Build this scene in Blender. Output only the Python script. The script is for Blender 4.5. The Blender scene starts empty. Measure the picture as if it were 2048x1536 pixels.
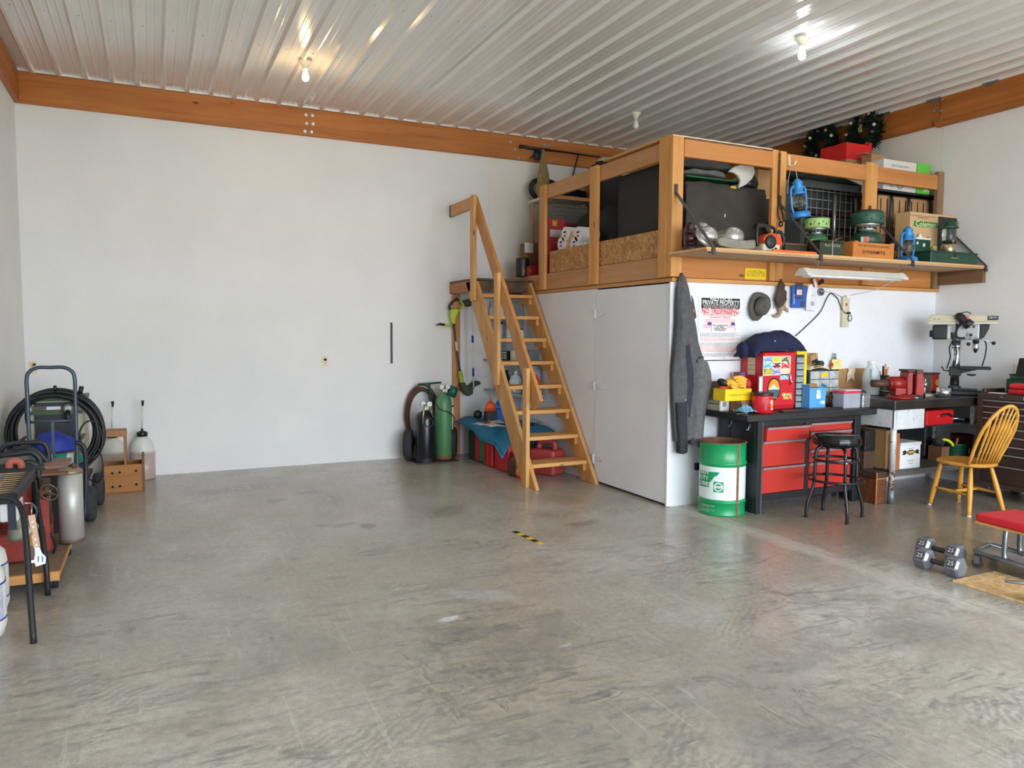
import bpy, bmesh, math, random
from mathutils import Vector, Matrix, noise as mnoise
random.seed(7)
SC = bpy.context.scene
COL = SC.collection
PI = math.pi
# ------------------------------------------------------------------ camera
CAM_F, CAM_YAW, CAM_PITCH, CAM_ROLL, CAM_H = 1496.0, 25.65, 3.994, 0.268, 1.5
def cam_axes():
    y, p, r = (math.radians(a) for a in (CAM_YAW, CAM_PITCH, CAM_ROLL))
    f = Vector((math.sin(y)*math.cos(p), math.cos(y)*math.cos(p), -math.sin(p)))
    rt = Vector((math.cos(y), -math.sin(y), 0))
    up = rt.cross(f)
    return math.cos(r)*rt + math.sin(r)*up, -math.sin(r)*rt + math.cos(r)*up, f
RT, UP, FW = cam_axes()
cd = bpy.data.cameras.new('camera'); cam = bpy.data.objects.new('camera', cd); COL.objects.link(cam)
cd.sensor_width = 36; cd.lens = 36*CAM_F/2048; cd.clip_end = 200
cam.matrix_world = Matrix(((RT.x, UP.x, -FW.x, 0), (RT.y, UP.y, -FW.y, 0), (RT.z, UP.z, -FW.z, CAM_H), (0, 0, 0, 1)))
SC.camera = cam
def ray(px, py): return FW + RT*((px-1024)/CAM_F) - UP*((py-768)/CAM_F)
EYE = Vector((0, 0, CAM_H))
def AX(px, py, x): d = ray(px, py); return EYE + d*(x/d.x)       # point of a survey sight line on the plane x
def AY(px, py, y): d = ray(px, py); return EYE + d*(y/d.y)
def AZ(px, py, z): d = ray(px, py); return EYE + d*((z-CAM_H)/d.z)
def PPM(p): return CAM_F/((Vector(p)-EYE).dot(FW))                # pixels per metre there
# ------------------------------------------------------------------ light
world = bpy.data.worlds.new('world'); SC.world = world; world.use_nodes = True
bg = world.node_tree.nodes['Background']; bg.inputs[0].default_value = (0.80, 0.885, 1.0, 1); bg.inputs[1].default_value = 8.8
sun = bpy.data.lights.new('sun', 'SUN'); sun.energy = 15.0; sun.angle = 0.02; sun.color = (1.0, 0.94, 0.85)
suno = bpy.data.objects.new('sun', sun); COL.objects.link(suno); suno.rotation_euler = (math.radians(-48), 0, math.radians(20))
DOOR = (0.2, 6.9, 0.0, 3.3, -2.6)      # big garage door opening: x0, x1, z0, z1, y of the front wall
pl = bpy.data.lights.new('door_portal', 'AREA'); pl.shape = 'RECTANGLE'; pl.size = DOOR[1]-DOOR[0]; pl.size_y = DOOR[3]-DOOR[2]
pl.cycles.is_portal = True
plo = bpy.data.objects.new('door_portal', pl); COL.objects.link(plo)
plo.location = ((DOOR[0]+DOOR[1])/2, DOOR[4]-0.03, (DOOR[2]+DOOR[3])/2); plo.rotation_euler = (PI/2, 0, 0)
vs = SC.view_settings
vs.view_transform = 'Standard'; vs.look = 'None'; vs.exposure = 0.5; vs.gamma = 1.0; vs.use_curve_mapping = False
SC.cycles.use_denoising = True
SC.cycles.max_bounces = 10; SC.cycles.diffuse_bounces = 6; SC.cycles.glossy_bounces = 4; SC.cycles.transmission_bounces = 6
SC.cycles.sample_clamp_indirect = 6.0; SC.cycles.caustics_reflective = False; SC.cycles.caustics_refractive = False
# ------------------------------------------------------------------ materials
def lin(c):
    return tuple(((v/255)/12.92 if v/255 <= .04045 else ((v/255+.055)/1.055)**2.4) for v in c)+(1.0,)
class NT:
    def __init__(s, name):
        s.m = bpy.data.materials.new(name); s.m.use_nodes = True; s.t = s.m.node_tree
        s.p = s.t.nodes['Principled BSDF']; s.tc = None
    def n(s, typ, **kw):
        nd = s.t.nodes.new(typ)
        for k, v in kw.items():
            if k.startswith('i_'): nd.inputs[k[2:].replace('_', ' ')].default_value = v
            else: setattr(nd, k, v)
        return nd
    def l(s, a, b): s.t.links.new(a, b)
    def co(s, scale=(1, 1, 1), rot=(0, 0, 0)):
        if s.tc is None: s.tc = s.n('ShaderNodeTexCoord')
        mp = s.n('ShaderNodeMapping'); mp.inputs['Scale'].default_value = scale; mp.inputs['Rotation'].default_value = rot
        s.l(s.tc.outputs['Object'], mp.inputs['Vector']); return mp.outputs['Vector']
    def noise(s, scale, detail=3, rough=.55, vec=None, dist=0):
        nd = s.n('ShaderNodeTexNoise'); nd.inputs['Scale'].default_value = scale; nd.inputs['Detail'].default_value = detail
        nd.inputs['Roughness'].default_value = rough; nd.inputs['Distortion'].default_value = dist
        s.l(vec if vec is not None else s.co(), nd.inputs['Vector']); return nd.outputs['Fac']
    def ramp(s, fac, stops, interp='LINEAR'):
        r = s.n('ShaderNodeValToRGB'); cr = r.color_ramp; cr.interpolation = interp
        while len(cr.elements) < len(stops): cr.elements.new(.5)
        for e, (pos, c) in zip(cr.elements, stops): e.position = pos; e.color = c if len(c) == 4 else tuple(c)+(1,)
        s.l(fac, r.inputs['Fac']); return r.outputs['Color']
    def mix(s, fac, a, b, mode='MIX'):
        x = s.n('ShaderNodeMix'); x.data_type = 'RGBA'; x.blend_type = mode
        for sock, v in ((x.inputs[0], fac), (x.inputs[6], a), (x.inputs[7], b)):
            if hasattr(v, 'links') or hasattr(v, 'is_linked'): s.l(v, sock)
            else: sock.default_value = v
        return x.outputs[2]
    def math(s, op, a, b=None, c=None):
        x = s.n('ShaderNodeMath'); x.operation = op
        for k, v in enumerate((a, b, c)):
            if v is None: continue
            if hasattr(v, 'is_linked'): s.l(v, x.inputs[k])
            else: x.inputs[k].default_value = v
        return x.outputs[0]
    def bump(s, h, strength=.3, dist=.01):
        b = s.n('ShaderNodeBump'); b.inputs['Strength'].default_value = strength; b.inputs['Distance'].default_value = dist
        s.l(h, b.inputs['Height']); s.l(b.outputs['Normal'], s.p.inputs['Normal'])
    def base(s, c):
        if hasattr(c, 'is_linked'): s.l(c, s.p.inputs['Base Color'])
        else: s.p.inputs['Base Color'].default_value = c
    def set(s, rough=.5, metal=0, spec=.5):
        s.p.inputs['Roughness'].default_value = rough; s.p.inputs['Metallic'].default_value = metal
        s.p.inputs['Specular IOR Level'].default_value = spec
_mats = {}
def mul(c, k): return tuple(min(1, v*k) for v in c[:3])+(1,)
def M(rgb, rough=.55, metal=0.0, var=.12, scale=9, bump=0, spec=.5, wear=None, wearamt=.62):
    """plain painted / plastic / cloth material with a slight procedural mottling; wear = colour of chips"""
    key = (rgb, rough, metal, var, scale, bump, spec, wear, wearamt)
    if key in _mats: return _mats[key]
    t = NT('mat_%02x%02x%02x_%d' % (rgb[0], rgb[1], rgb[2], len(_mats))); t.set(rough, metal, spec)
    c = lin(rgb); f = t.noise(scale, 4)
    col = t.ramp(f, [(.3, mul(c, 1-var)), (.7, mul(c, 1+var))])
    if wear:
        w = t.noise(scale*3.1, 6, .7); k = t.ramp(w, [(wearamt, (0, 0, 0, 1)), (wearamt+.03, (1, 1, 1, 1))])
        col = t.mix(k, col, lin(wear))
    t.base(col)
    if bump: t.bump(f if not wear else w, bump, .004)
    _mats[key] = t.m; return t.m
def wood(c1, c2, axis='X', scale=14, rough=.55, knots=True, rot=(0, 0, 0), key=''):
    k0 = ('wood', c1, c2, axis, scale, rough, knots, rot, key)
    if k0 in _mats: return _mats[k0]
    t = NT('wood_%d' % len(_mats)); t.set(rough, 0, .35)
    st = {'X': (.07, 1, 1), 'Y': (1, .07, 1), 'Z': (1, 1, .07)}[axis]
    g = t.noise(scale, 5, .6, t.co(st, rot), .6)
    col = t.ramp(g, [(.32, lin(c1)), (.68, lin(c2))])
    big = t.noise(1.7, 2); col = t.mix(t.ramp(big, [(.35, (0, 0, 0, 1)), (.75, (.35, .35, .35, 1))]), col, lin(c1))
    if knots:
        v = t.n('ShaderNodeTexVoronoi'); v.inputs['Scale'].default_value = 3.2
        st2 = {'X': (.6, 1.5, 1.5), 'Y': (1.5, .6, 1.5), 'Z': (1.5, 1.5, .6)}[axis]
        t.l(t.co(st2, rot), v.inputs['Vector'])
        kk = t.ramp(v.outputs['Distance'], [(.035, (1, 1, 1, 1)), (.075, (0, 0, 0, 1))])
        col = t.mix(kk, col, mul(lin(c1), .32))
    t.base(col); t.bump(g, .12, .003); _mats[k0] = t.m; return t.m
def osb(c1=(150, 100, 55), c2=(205, 158, 98), rot=(0, 0, 0), scale=30):
    k0 = ('osb', c1, c2, rot, scale)
    if k0 in _mats: return _mats[k0]
    t = NT('osb_%d' % len(_mats)); t.set(.65, 0, .3)
    cols = []
    for i, (sc_, r2) in enumerate((((.35, 1, 1), .5), ((1, .4, .45), -.7))):
        v = t.n('ShaderNodeTexVoronoi'); v.inputs['Scale'].default_value = scale
        t.l(t.co(sc_, (rot[0]+r2, rot[1]+r2, rot[2]+r2)), v.inputs['Vector'])
        cols.append(t.ramp(v.outputs['Color'], [(.1, lin(c1)), (.55, lin(((c1[0]+c2[0])//2, (c1[1]+c2[1])//2, (c1[2]+c2[2])//2))), (.9, lin(c2))]))
    f = t.ramp(t.noise(scale*.5, 2), [(.45, (0, 0, 0, 1)), (.55, (1, 1, 1, 1))])
    t.base(t.mix(f, cols[0], cols[1])); t.bump(t.noise(scale, 3), .3, .003)
    _mats[k0] = t.m; return t.m
def glass(rgb=(255, 255, 255), rough=.05, alpha_tr=.95):
    k0 = ('glass', rgb, rough)
    if k0 in _mats: return _mats[k0]
    t = NT('glass_%d' % len(_mats)); t.set(rough, 0, .5)
    f = t.noise(6, 2); c = lin(rgb); t.base(t.ramp(f, [(.3, mul(c, .96)), (.7, c)]))
    t.p.inputs['Transmission Weight'].default_value = alpha_tr; t.p.inputs['IOR'].default_value = 1.35
    _mats[k0] = t.m; return t.m
def emit(rgb, strength):
    t = NT('lit_%d' % len(_mats)); t.base(lin(rgb)); t.p.inputs['Emission Color'].default_value = lin(rgb); t.p.inputs['Emission Strength'].default_value = strength
    _mats[('e', rgb, strength)] = t.m; return t.m
# ------------------------------------------------------------------ mesh building
ROOTM = {}
def rot3(r):
    if isinstance(r, Matrix): return r.to_3x3()
    return (Matrix.Rotation(r[2], 3, 'Z') @ Matrix.Rotation(r[1], 3, 'Y') @ Matrix.Rotation(r[0], 3, 'X'))
def basis(d, up=(0, 0, 1)):
    """matrix whose z axis is d and y axis close to up"""
    z = Vector(d).normalized(); u = Vector(up)
    if abs(z.dot(u)) > .98*u.length: u = Vector((0, 1, 0)) if abs(z.y) < .9 else Vector((1, 0, 0))
    x = u.cross(z).normalized(); y = z.cross(x)
    return Matrix((x, y, z)).transposed()
class MB:
    def __init__(s, frame=None): s.v = []; s.f = []; s.sm = []; s.mi = []; s.frame = frame; s.m = 0
    def add(s, vs, fs, smooth=False):
        o = len(s.v); s.v += [Vector(p) for p in vs]; s.f += [tuple(i+o for i in f) for f in fs]
        s.sm += [smooth]*len(fs); s.mi += [s.m]*len(fs); return s
    def box(s, c, size, rot=(0, 0, 0)):
        R = rot3(rot); c = Vector(c); h = Vector(size)/2
        vs = [c+R @ Vector((sx*h.x, sy*h.y, sz*h.z)) for sz in (-1, 1) for sy in (-1, 1) for sx in (-1, 1)]
        return s.add(vs, [(0, 2, 3, 1), (4, 5, 7, 6), (0, 1, 5, 4), (2, 6, 7, 3), (0, 4, 6, 2), (1, 3, 7, 5)])
    def b2(s, lo, hi):
        lo, hi = Vector(lo), Vector(hi); return s.box((lo+hi)/2, [abs(a) for a in (hi-lo)])
    def beam(s, p0, p1, w, h, up=(0, 0, 1), ext=0):
        p0, p1 = Vector(p0), Vector(p1); d = p1-p0
        return s.box((p0+p1)/2, (w, h, d.length+2*ext), basis(d, up))
    def loft(s, rings, closed=True, caps=True, smooth=True):
        n = len(rings[0]); vs = [p for r in rings for p in r]; fs = []
        for i in range(len(rings)-1):
            for j in range(n if closed else n-1):
                k = (j+1) % n; fs.append((i*n+j, i*n+k, (i+1)*n+k, (i+1)*n+j))
        s.add(vs, fs, smooth)
        if caps and closed:
            o = len(s.v)-len(vs)
            s.f += [tuple(o+j for j in reversed(range(n))), tuple(o+(len(rings)-1)*n+j for j in range(n))]
            s.sm += [False]*2; s.mi += [s.m]*2
        return s
    def cyl(s, p0, p1, r0, r1=None, n=16, caps=True, smooth=True, sy=1.0, up=(0, 0, 1)):
        p0, p1 = Vector(p0), Vector(p1); r1 = r0 if r1 is None else r1; B = basis(p1-p0, up)
        ring = lambda p, r: [p+B @ Vector((r*math.cos(2*PI*i/n), sy*r*math.sin(2*PI*i/n), 0)) for i in range(n)]
        return s.loft([ring(p0, r0), ring(p1, r1)], True, caps, smooth)
    def lathe(s, prof, n=24, c=(0, 0, 0), rot=(0, 0, 0), smooth=True, caps=True, sx=1, sy=1):
        R = rot3(rot); c = Vector(c)
        rings = [[c+R @ Vector((sx*r*math.cos(2*PI*i/n), sy*r*math.sin(2*PI*i/n), z)) for i in range(n)] for r, z in prof]
        return s.loft(rings, True, caps, smooth)
    def tube(s, pts, r, n=8, closed=False, smooth=True, caps=True):
        pts = [Vector(p) for p in pts]; rings = []; N = len(pts); u = Vector((0, 0, 1))
        rr = r if isinstance(r, (list, tuple)) else [r]*N
        d0 = (pts[1]-pts[0]).normalized()
        if abs(d0.z) > .9: u = Vector((1, 0, 0))
        for i, p in enumerate(pts):
            if closed: d = pts[(i+1) % N]-pts[i-1]
            else: d = pts[min(i+1, N-1)]-pts[max(i-1, 0)]
            d = d.normalized() if d.length > 1e-9 else d0
            x = u.cross(d)
            if x.length < 1e-4: x = Vector((1, 0, 0)).cross(d)
            x.normalize(); y = d.cross(x); u = y
            rings.append([p+(x*math.cos(2*PI*k/n)+y*math.sin(2*PI*k/n))*rr[i] for k in range(n)])
        if closed: rings.append(rings[0])
        return s.loft(rings, True, caps and not closed, smooth)
    def prism(s, poly, h, mat4=None, smooth=False):
        """2D polygon in local xy, extruded by h along local z, placed by a 4x4 matrix"""
        T = mat4 or Matrix.Identity(4); n = len(poly)
        vs = [T @ Vector((x, y, 0)) for x, y in poly]+[T @ Vector((x, y, h)) for x, y in poly]
        fs = [tuple(reversed(range(n))), tuple(range(n, 2*n))]+[(i, (i+1) % n, n+(i+1) % n, n+i) for i in range(n)]
        s.add(vs, fs[:2], False); o = len(s.v)-2*n
        s.f += [tuple(o+i for i in f) for f in fs[2:]]; s.sm += [smooth]*n; s.mi += [s.m]*n; return s
    def ball(s, c, r, n=16, m=10, rot=(0, 0, 0), top=1.0, bot=-1.0, fn=None):
        r = (r, r, r) if isinstance(r, (int, float)) else r; R = rot3(rot); c = Vector(c); rings = []
        a0, a1 = math.asin(bot), math.asin(top)
        for j in range(m+1):
            a = a0+(a1-a0)*j/m; cr = max(math.cos(a), .002)
            ring = []
            for i in range(n):
                q = Vector((math.cos(2*PI*i/n)*cr, math.sin(2*PI*i/n)*cr, math.sin(a)))
                k = fn(q) if fn else 1
                ring.append(c+R @ Vector((q.x*r[0]*k, q.y*r[1]*k, q.z*r[2]*k)))
            rings.append(ring)
        return s.loft(rings, True, True, True)
    def grid(s, fn, nu, nv, thick=0, smooth=True):
        """surface fn(u,v)->point, optionally with thickness along the local normal"""
        P = [[Vector(fn(i/nu, j/nv)) for i in range(nu+1)] for j in range(nv+1)]
        vs = [p for r in P for p in r]; W = nu+1
        fs = [(j*W+i, j*W+i+1, (j+1)*W+i+1, (j+1)*W+i) for j in range(nv) for i in range(nu)]
        if thick:
            N = []
            for j in range(nv+1):
                for i in range(nu+1):
                    a = P[j][min(i+1, nu)]-P[j][max(i-1, 0)]; b = P[min(j+1, nv)][i]-P[max(j-1, 0)][i]
                    N.append(a.cross(b).normalized())
            o = len(vs); vs = vs+[p-n*thick for p, n in zip(vs, N)]
            fs2 = [tuple(o+k for k in reversed(f)) for f in fs]
            rim = [j*W for j in range(nv, 0, -1)]+list(range(0, nu))+[j*W+nu for j in range(nv)]+[nv*W+i for i in range(nu, 0, -1)]
            fs = fs+fs2+[(rim[k], o+rim[k], o+rim[(k+1) % len(rim)], rim[(k+1) % len(rim)]) for k in range(len(rim))]
        return s.add(vs, fs, smooth)
    def torus(s, c, R, r, rot=(0, 0, 0), n=28, m=8, sx=1, sy=1):
        Q = rot3(rot); c = Vector(c)
        return s.tube([c+Q @ Vector((R*sx*math.cos(2*PI*i/n), R*sy*math.sin(2*PI*i/n), 0)) for i in range(n)], r, m, closed=True)
    def build(s, name, mat, parent=None, bevel=0, label=None, cat=None, group=None, kind=None, seg=1, center=True):
        me = bpy.data.meshes.new(name); vs = s.v
        root = parent
        while root is not None and root.parent is not None: root = root.parent
        if root is not None and s.frame is None:
            inv = ROOTM.get(root.name, Matrix.Translation(root.location)).inverted(); vs = [inv @ p for p in vs]
        loc = Vector((0, 0, 0))
        if parent is None and s.frame is None and center:
            lo = [min(p[i] for p in vs) for i in range(3)]; hi = [max(p[i] for p in vs) for i in range(3)]
            loc = Vector(((lo[0]+hi[0])/2, (lo[1]+hi[1])/2, lo[2])); vs = [p-loc for p in vs]
        me.from_pydata([tuple(p) for p in vs], [], s.f)
        mats = mat if isinstance(mat, (list, tuple)) else [mat]
        for m_ in mats: me.materials.append(m_)
        for p, a, b in zip(me.polygons, s.sm, s.mi): p.use_smooth = a; p.material_index = b
        bm = bmesh.new(); bm.from_mesh(me)
        bmesh.ops.recalc_face_normals(bm, faces=bm.faces)
        if bevel:
            es = [e for e in bm.edges if len(e.link_faces) == 2 and e.calc_face_angle(0) > .6]
            bmesh.ops.bevel(bm, geom=es, offset=bevel, segments=seg, profile=.5, affect='EDGES', clamp_overlap=True)
        bm.to_mesh(me); bm.free()
        o = bpy.data.objects.new(name, me); COL.objects.link(o); o.location = loc
        if parent is not None: o.parent = parent
        if parent is None: ROOTM[o.name] = Matrix.Translation(loc)
        if label: o['label'] = label
        if cat: o['category'] = cat
        if group: o['group'] = group
        if kind: o['kind'] = kind
        return o
def thing(name, label, cat, loc=(0, 0, 0), rz=0, group=None, kind=None):
    o = bpy.data.objects.new(name, None); COL.objects.link(o); o.empty_display_size = .1
    o.location = loc; o.rotation_euler = (0, 0, rz)
    ROOTM[o.name] = Matrix.Translation(Vector(loc)) @ Matrix.Rotation(rz, 4, 'Z')
    if label: o['label'] = label
    if cat: o['category'] = cat
    if group: o['group'] = group
    if kind: o['kind'] = kind
    return o
def dup(root, loc, rz=None, label=None, group=None):
    def cp(o, par):
        c = o.copy(); COL.objects.link(c); c.parent = par
        for ch in [x for x in bpy.data.objects if x.parent == o]: cp(ch, c)
        return c
    r = cp(root, None); r.location = loc
    if rz is not None: r.rotation_euler = (0, 0, rz)
    ROOTM[r.name] = Matrix.Translation(Vector(loc)) @ Matrix.Rotation(r.rotation_euler[2], 4, 'Z')
    if label: r['label'] = label
    if group: r['group'] = group
    return r
def text(body, parent, origin, right, up, size, mat, name='lettering', align='CENTER', ext=.0006, width=None, bold=False, frame=None, fn=None):
    """flat lettering as a thin mesh; origin world (or local if frame) , right/up directions"""
    cu = bpy.data.curves.new(name, 'FONT'); cu.body = body; cu.size = 1; cu.align_x = align; cu.align_y = 'CENTER'
    cu.extrude = 0; cu.resolution_u = 2
    if bold: cu.offset = .018
    ob = bpy.data.objects.new(name, cu); COL.objects.link(ob)
    me = bpy.data.meshes.new_from_object(ob.evaluated_get(bpy.context.evaluated_depsgraph_get()))
    bpy.data.objects.remove(ob); bpy.data.curves.remove(cu)
    if fn: origin, right, up = (0, 0, 0), (1, 0, 0), (0, 1, 0)
    r = Vector(right).normalized(); u = Vector(up).normalized(); u = (u-r*u.dot(r)).normalized(); n = r.cross(u)
    xs = [v.co.x for v in me.vertices] or [0, 1]; w = max(xs)-min(xs)
    kx = (width/w) if width else size
    root = parent
    while root is not None and root.parent is not None: root = root.parent
    inv = Matrix.Identity(4)
    if root is not None and frame is None: inv = ROOTM.get(root.name, Matrix.Translation(root.location)).inverted()
    for v in me.vertices:
        v.co = inv @ (fn(v.co.x*kx, v.co.y*size) if fn else Vector(origin)+r*(v.co.x*kx)+u*(v.co.y*size)+n*ext)
    me.materials.append(mat); me.name = name
    o = bpy.data.objects.new(name, me); COL.objects.link(o); o.parent = parent
    return o
def X4(o, x, y, z=None):
    """4x4 placing local xy along given world vectors"""
    x = Vector(x).normalized(); y = Vector(y).normalized(); z = x.cross(y)
    return Matrix(((x.x, y.x, z.x, o[0]), (x.y, y.y, z.y, o[1]), (x.z, y.z, z.z, o[2]), (0, 0, 0, 1)))
def arc(c, r, a0, a1, n, x=(1, 0, 0), y=(0, 0, 1)):
    c, x, y = Vector(c), Vector(x), Vector(y)
    return [c+x*(r*math.cos(a0+(a1-a0)*i/n))+y*(r*math.sin(a0+(a1-a0)*i/n)) for i in range(n+1)]
def smooth_path(pts, k=6):
    """Catmull-Rom"""
    P = [Vector(p) for p in pts]; P = [2*P[0]-P[1]]+P+[2*P[-1]-P[-2]]; out = []
    for i in range(1, len(P)-2):
        for j in range(k):
            t = j/k; a, b, c, d = P[i-1:i+3]
            out.append(.5*((2*b)+(c-a)*t+(2*a-5*b+4*c-d)*t*t+(3*b-a-3*c+d)*t**3))
    out.append(P[-2]); return out
BLACK = M((24, 24, 26), .45); DKGREY = M((52, 53, 56), .5); RUBBER = M((30, 31, 34), .8); STEEL = M((165, 168, 170), .3, .9)
CHROME = M((200, 203, 205), .14, 1.0); WHITE = M((232, 232, 228), .5); PAPER = M((236, 234, 228), .8); CARD = M((176, 136, 92), .85, 0, .08, 5)
RED = M((205, 34, 32), .4); TXTK = M((28, 28, 30), .7); TXTW = M((238, 238, 236), .7); GOLD = M((200, 160, 60), .3, .8)
IRON = M((58, 56, 54), .5, .6, .2, 14)
# ------------------------------------------------------------------ the room
XL, XR, YB, YF, ZC = -1.11, 7.36, 8.5, -2.6, 3.93
LX, LY = 3.96, 5.15
def mat_wall(name, c, tint):
    t = NT(name); t.set(.62, 0, .3)
    f = t.noise(1.3, 3); g = t.noise(38, 4, .6)
    col = t.ramp(f, [(.3, lin(c)), (.7, lin(tint))]); col = t.mix(.06, col, t.ramp(g, [(.3, (.45, .45, .45, 1)), (.7, (1, 1, 1, 1))]), 'MULTIPLY')
    t.base(col); t.bump(g, .16, .004); return t.m
WALLM = mat_wall('wall_paint', (226, 226, 224), (234, 233, 230))
WALLM2 = mat_wall('wall_paint_bounce', (228, 224, 214), (233, 230, 221))  # same white paint, warmed in colour to carry light bounced off the loft
LOFTW = mat_wall('plywood_paint', (226, 227, 232), (236, 237, 241))
DKB, LTB = (112, 104, 96), (206, 206, 206)
BLOBS = [(1.31, 5.7, .12, .08, .5, DKB), (1.466, 5.63, .1, .08, .65, DKB), (1.17, 5.77, .08, .07, .45, DKB), (3.03, 4.98, .22, .1, .6, DKB), (1.37, 4.94, .2, .1, .35, DKB), (2.2, 5.8, .3, .16, .45, DKB), (.98, 6.8, .14, .08, .4, DKB), (1.28, 7.0, .14, .08, .45, DKB), (3.3, 5.75, .24, .2, .4, (140, 112, 84)), (5.2, 3.5, .16, .07, .6, (92, 78, 62)), (5.3, 3.3, .2, .07, .55, (92, 78, 62)), (1.38, 3.58, .075, .04, .9, (222, 222, 222)), (1.65, 3.84, .26, .1, .4, LTB), (1.74, 3.0, .05, .02, .6, LTB), (2.6, 3.1, .3, .2, .25, LTB), (1.3, 3.4, .2, .16, .3, DKB), (2.5, 2.5, .3, .2, .3, (126, 124, 122)), (1.2, 2.3, .4, .25, .3, (128, 126, 122)), (2.1, 1.9, .35, .2, .35, (122, 122, 122)), (3.4, 2.4, .5, .2, .3, (130, 126, 118)), (3.6, 4.1, .4, .2, .25, (128, 124, 116))]
def floor_mat():
    t = NT('concrete_floor'); t.set(.4, 0, .5)
    v = t.co()
    big = t.noise(.55, 5, .6); mid = t.noise(2.6, 6, .65); fine = t.noise(26, 5, .7); fine2 = t.noise(95, 3, .6)
    streak = t.noise(5.5, 7, .72, t.co((.7, 2.6, 1), (0, 0, .55)), 1.2)
    streak2 = t.noise(7.5, 7, .75, t.co((2.4, .8, 1), (0, 0, .25)), 1.6)
    col = t.ramp(big, [(.30, lin((162, 155, 143))), (.52, lin((187, 181, 170))), (.72, lin((202, 199, 192)))])
    col = t.mix(t.ramp(mid, [(.45, (0, 0, 0, 1)), (.68, (.5, .5, .5, 1))]), col, lin((152, 145, 133)))
    col = t.mix(t.ramp(t.noise(.42, 4, .6, t.co((1, 1, 1), (0, 0, .4)), .5), [(.46, (0, 0, 0, 1)), (.62, (.62, .62, .62, 1))]), col, lin((160, 149, 127)))
    col = t.mix(t.ramp(t.noise(.7, 5, .65, t.co((1, 1, 1), (0, 0, 1.9)), .8), [(.55, (0, 0, 0, 1)), (.68, (.55, .55, .55, 1))]), col, lin((128, 126, 124)))
    # dark rubbed tyre marks, strongest nearer the door
    sx = t.n('ShaderNodeSeparateXYZ'); t.l(v, sx.inputs[0])
    near = t.math('SMOOTH_MIN', 1.0, t.math('MAXIMUM', .12, t.math('MULTIPLY_ADD', sx.outputs['Y'], -.2, 1.35)), .1)
    k1 = t.math('MULTIPLY', t.ramp(streak, [(.49, (0, 0, 0, 1)), (.62, (1, 1, 1, 1))]), t.ramp(t.noise(1.1, 3), [(.38, (0, 0, 0, 1)), (.58, (1, 1, 1, 1))]))
    k2 = t.math('MULTIPLY', t.ramp(streak2, [(.51, (0, 0, 0, 1)), (.63, (1, 1, 1, 1))]), t.ramp(t.noise(.9, 3, .5, t.co((1, 1, 1), (0, 0, 1.3))), [(.46, (0, 0, 0, 1)), (.66, (1, 1, 1, 1))]))
    k = t.math('MULTIPLY', t.math('MULTIPLY', t.math('MAXIMUM', k1, k2), near), .8)
    col = t.mix(k, col, lin((100, 100, 100)))
    # curved tyre tracks: bands of tread blocks along wide arcs
    tread = t.n('ShaderNodeTexWave'); tread.bands_direction = 'X'; tread.inputs['Scale'].default_value = 8.0; tread.inputs['Distortion'].default_value = 7.0; tread.inputs['Detail'].default_value = 2; tread.inputs['Detail Scale'].default_value = 1.4
    t.l(t.co((1, 1, 1), (0, 0, .9)), tread.inputs['Vector'])
    trd = t.ramp(tread.outputs['Fac'], [(.42, (0, 0, 0, 1)), (.6, (1, 1, 1, 1))]); acc = None
    for cx_, cy_, R_, w_ in ((-4.2, -.6, 5.7, .13), (-4.2, -.6, 7.2, .13), (6.5, -2.6, 5.2, .14), (6.5, -2.6, 6.7, .12), (1.6, -5.4, 7.3, .13), (-1.0, 9.0, 6.6, .12)):
        dn_ = t.n('ShaderNodeVectorMath'); dn_.operation = 'DISTANCE'; t.l(v, dn_.inputs[0]); dn_.inputs[1].default_value = (cx_, cy_, 0)
        e_ = t.math('ABSOLUTE', t.math('SUBTRACT', dn_.outputs['Value'], R_)); m_ = t.ramp(e_, [(w_*.6, (1, 1, 1, 1)), (w_, (0, 0, 0, 1))])
        acc = m_ if acc is None else t.math('MAXIMUM', acc, m_)
    fade = t.ramp(t.noise(.9, 3, .5, t.co((1, 1, 1), (0, 0, 2.1))), [(.42, (0, 0, 0, 1)), (.62, (1, 1, 1, 1))])
    tk = t.math('MULTIPLY', t.math('MULTIPLY', t.math('MULTIPLY', acc, trd), fade), t.math('MULTIPLY', near, .42)); col = t.mix(tk, col, lin((112, 112, 112)))
    # round oily spots
    vo = t.n('ShaderNodeTexVoronoi'); vo.inputs['Scale'].default_value = 1.9
    nz = t.n('ShaderNodeTexNoise'); nz.inputs['Scale'].default_value = 3.0; nz.inputs['Detail'].default_value = 3; t.l(v, nz.inputs['Vector'])
    ad = t.n('ShaderNodeVectorMath'); ad.operation = 'MULTIPLY_ADD'; ad.inputs[1].default_value = (.35, .35, .35); t.l(nz.outputs['Color'], ad.inputs[0]); t.l(v, ad.inputs[2])
    t.l(ad.outputs[0], vo.inputs['Vector'])
    spot = t.math('MULTIPLY', t.ramp(vo.outputs['Distance'], [(.10, (1, 1, 1, 1)), (.22, (0, 0, 0, 1))]), t.ramp(t.noise(.8, 2, .5, t.co((1, 1, 1), (0, 0, .8))), [(.5, (0, 0, 0, 1)), (.6, (.55, .55, .55, 1))]))
    col = t.mix(spot, col, lin((104, 99, 94)))
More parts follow.
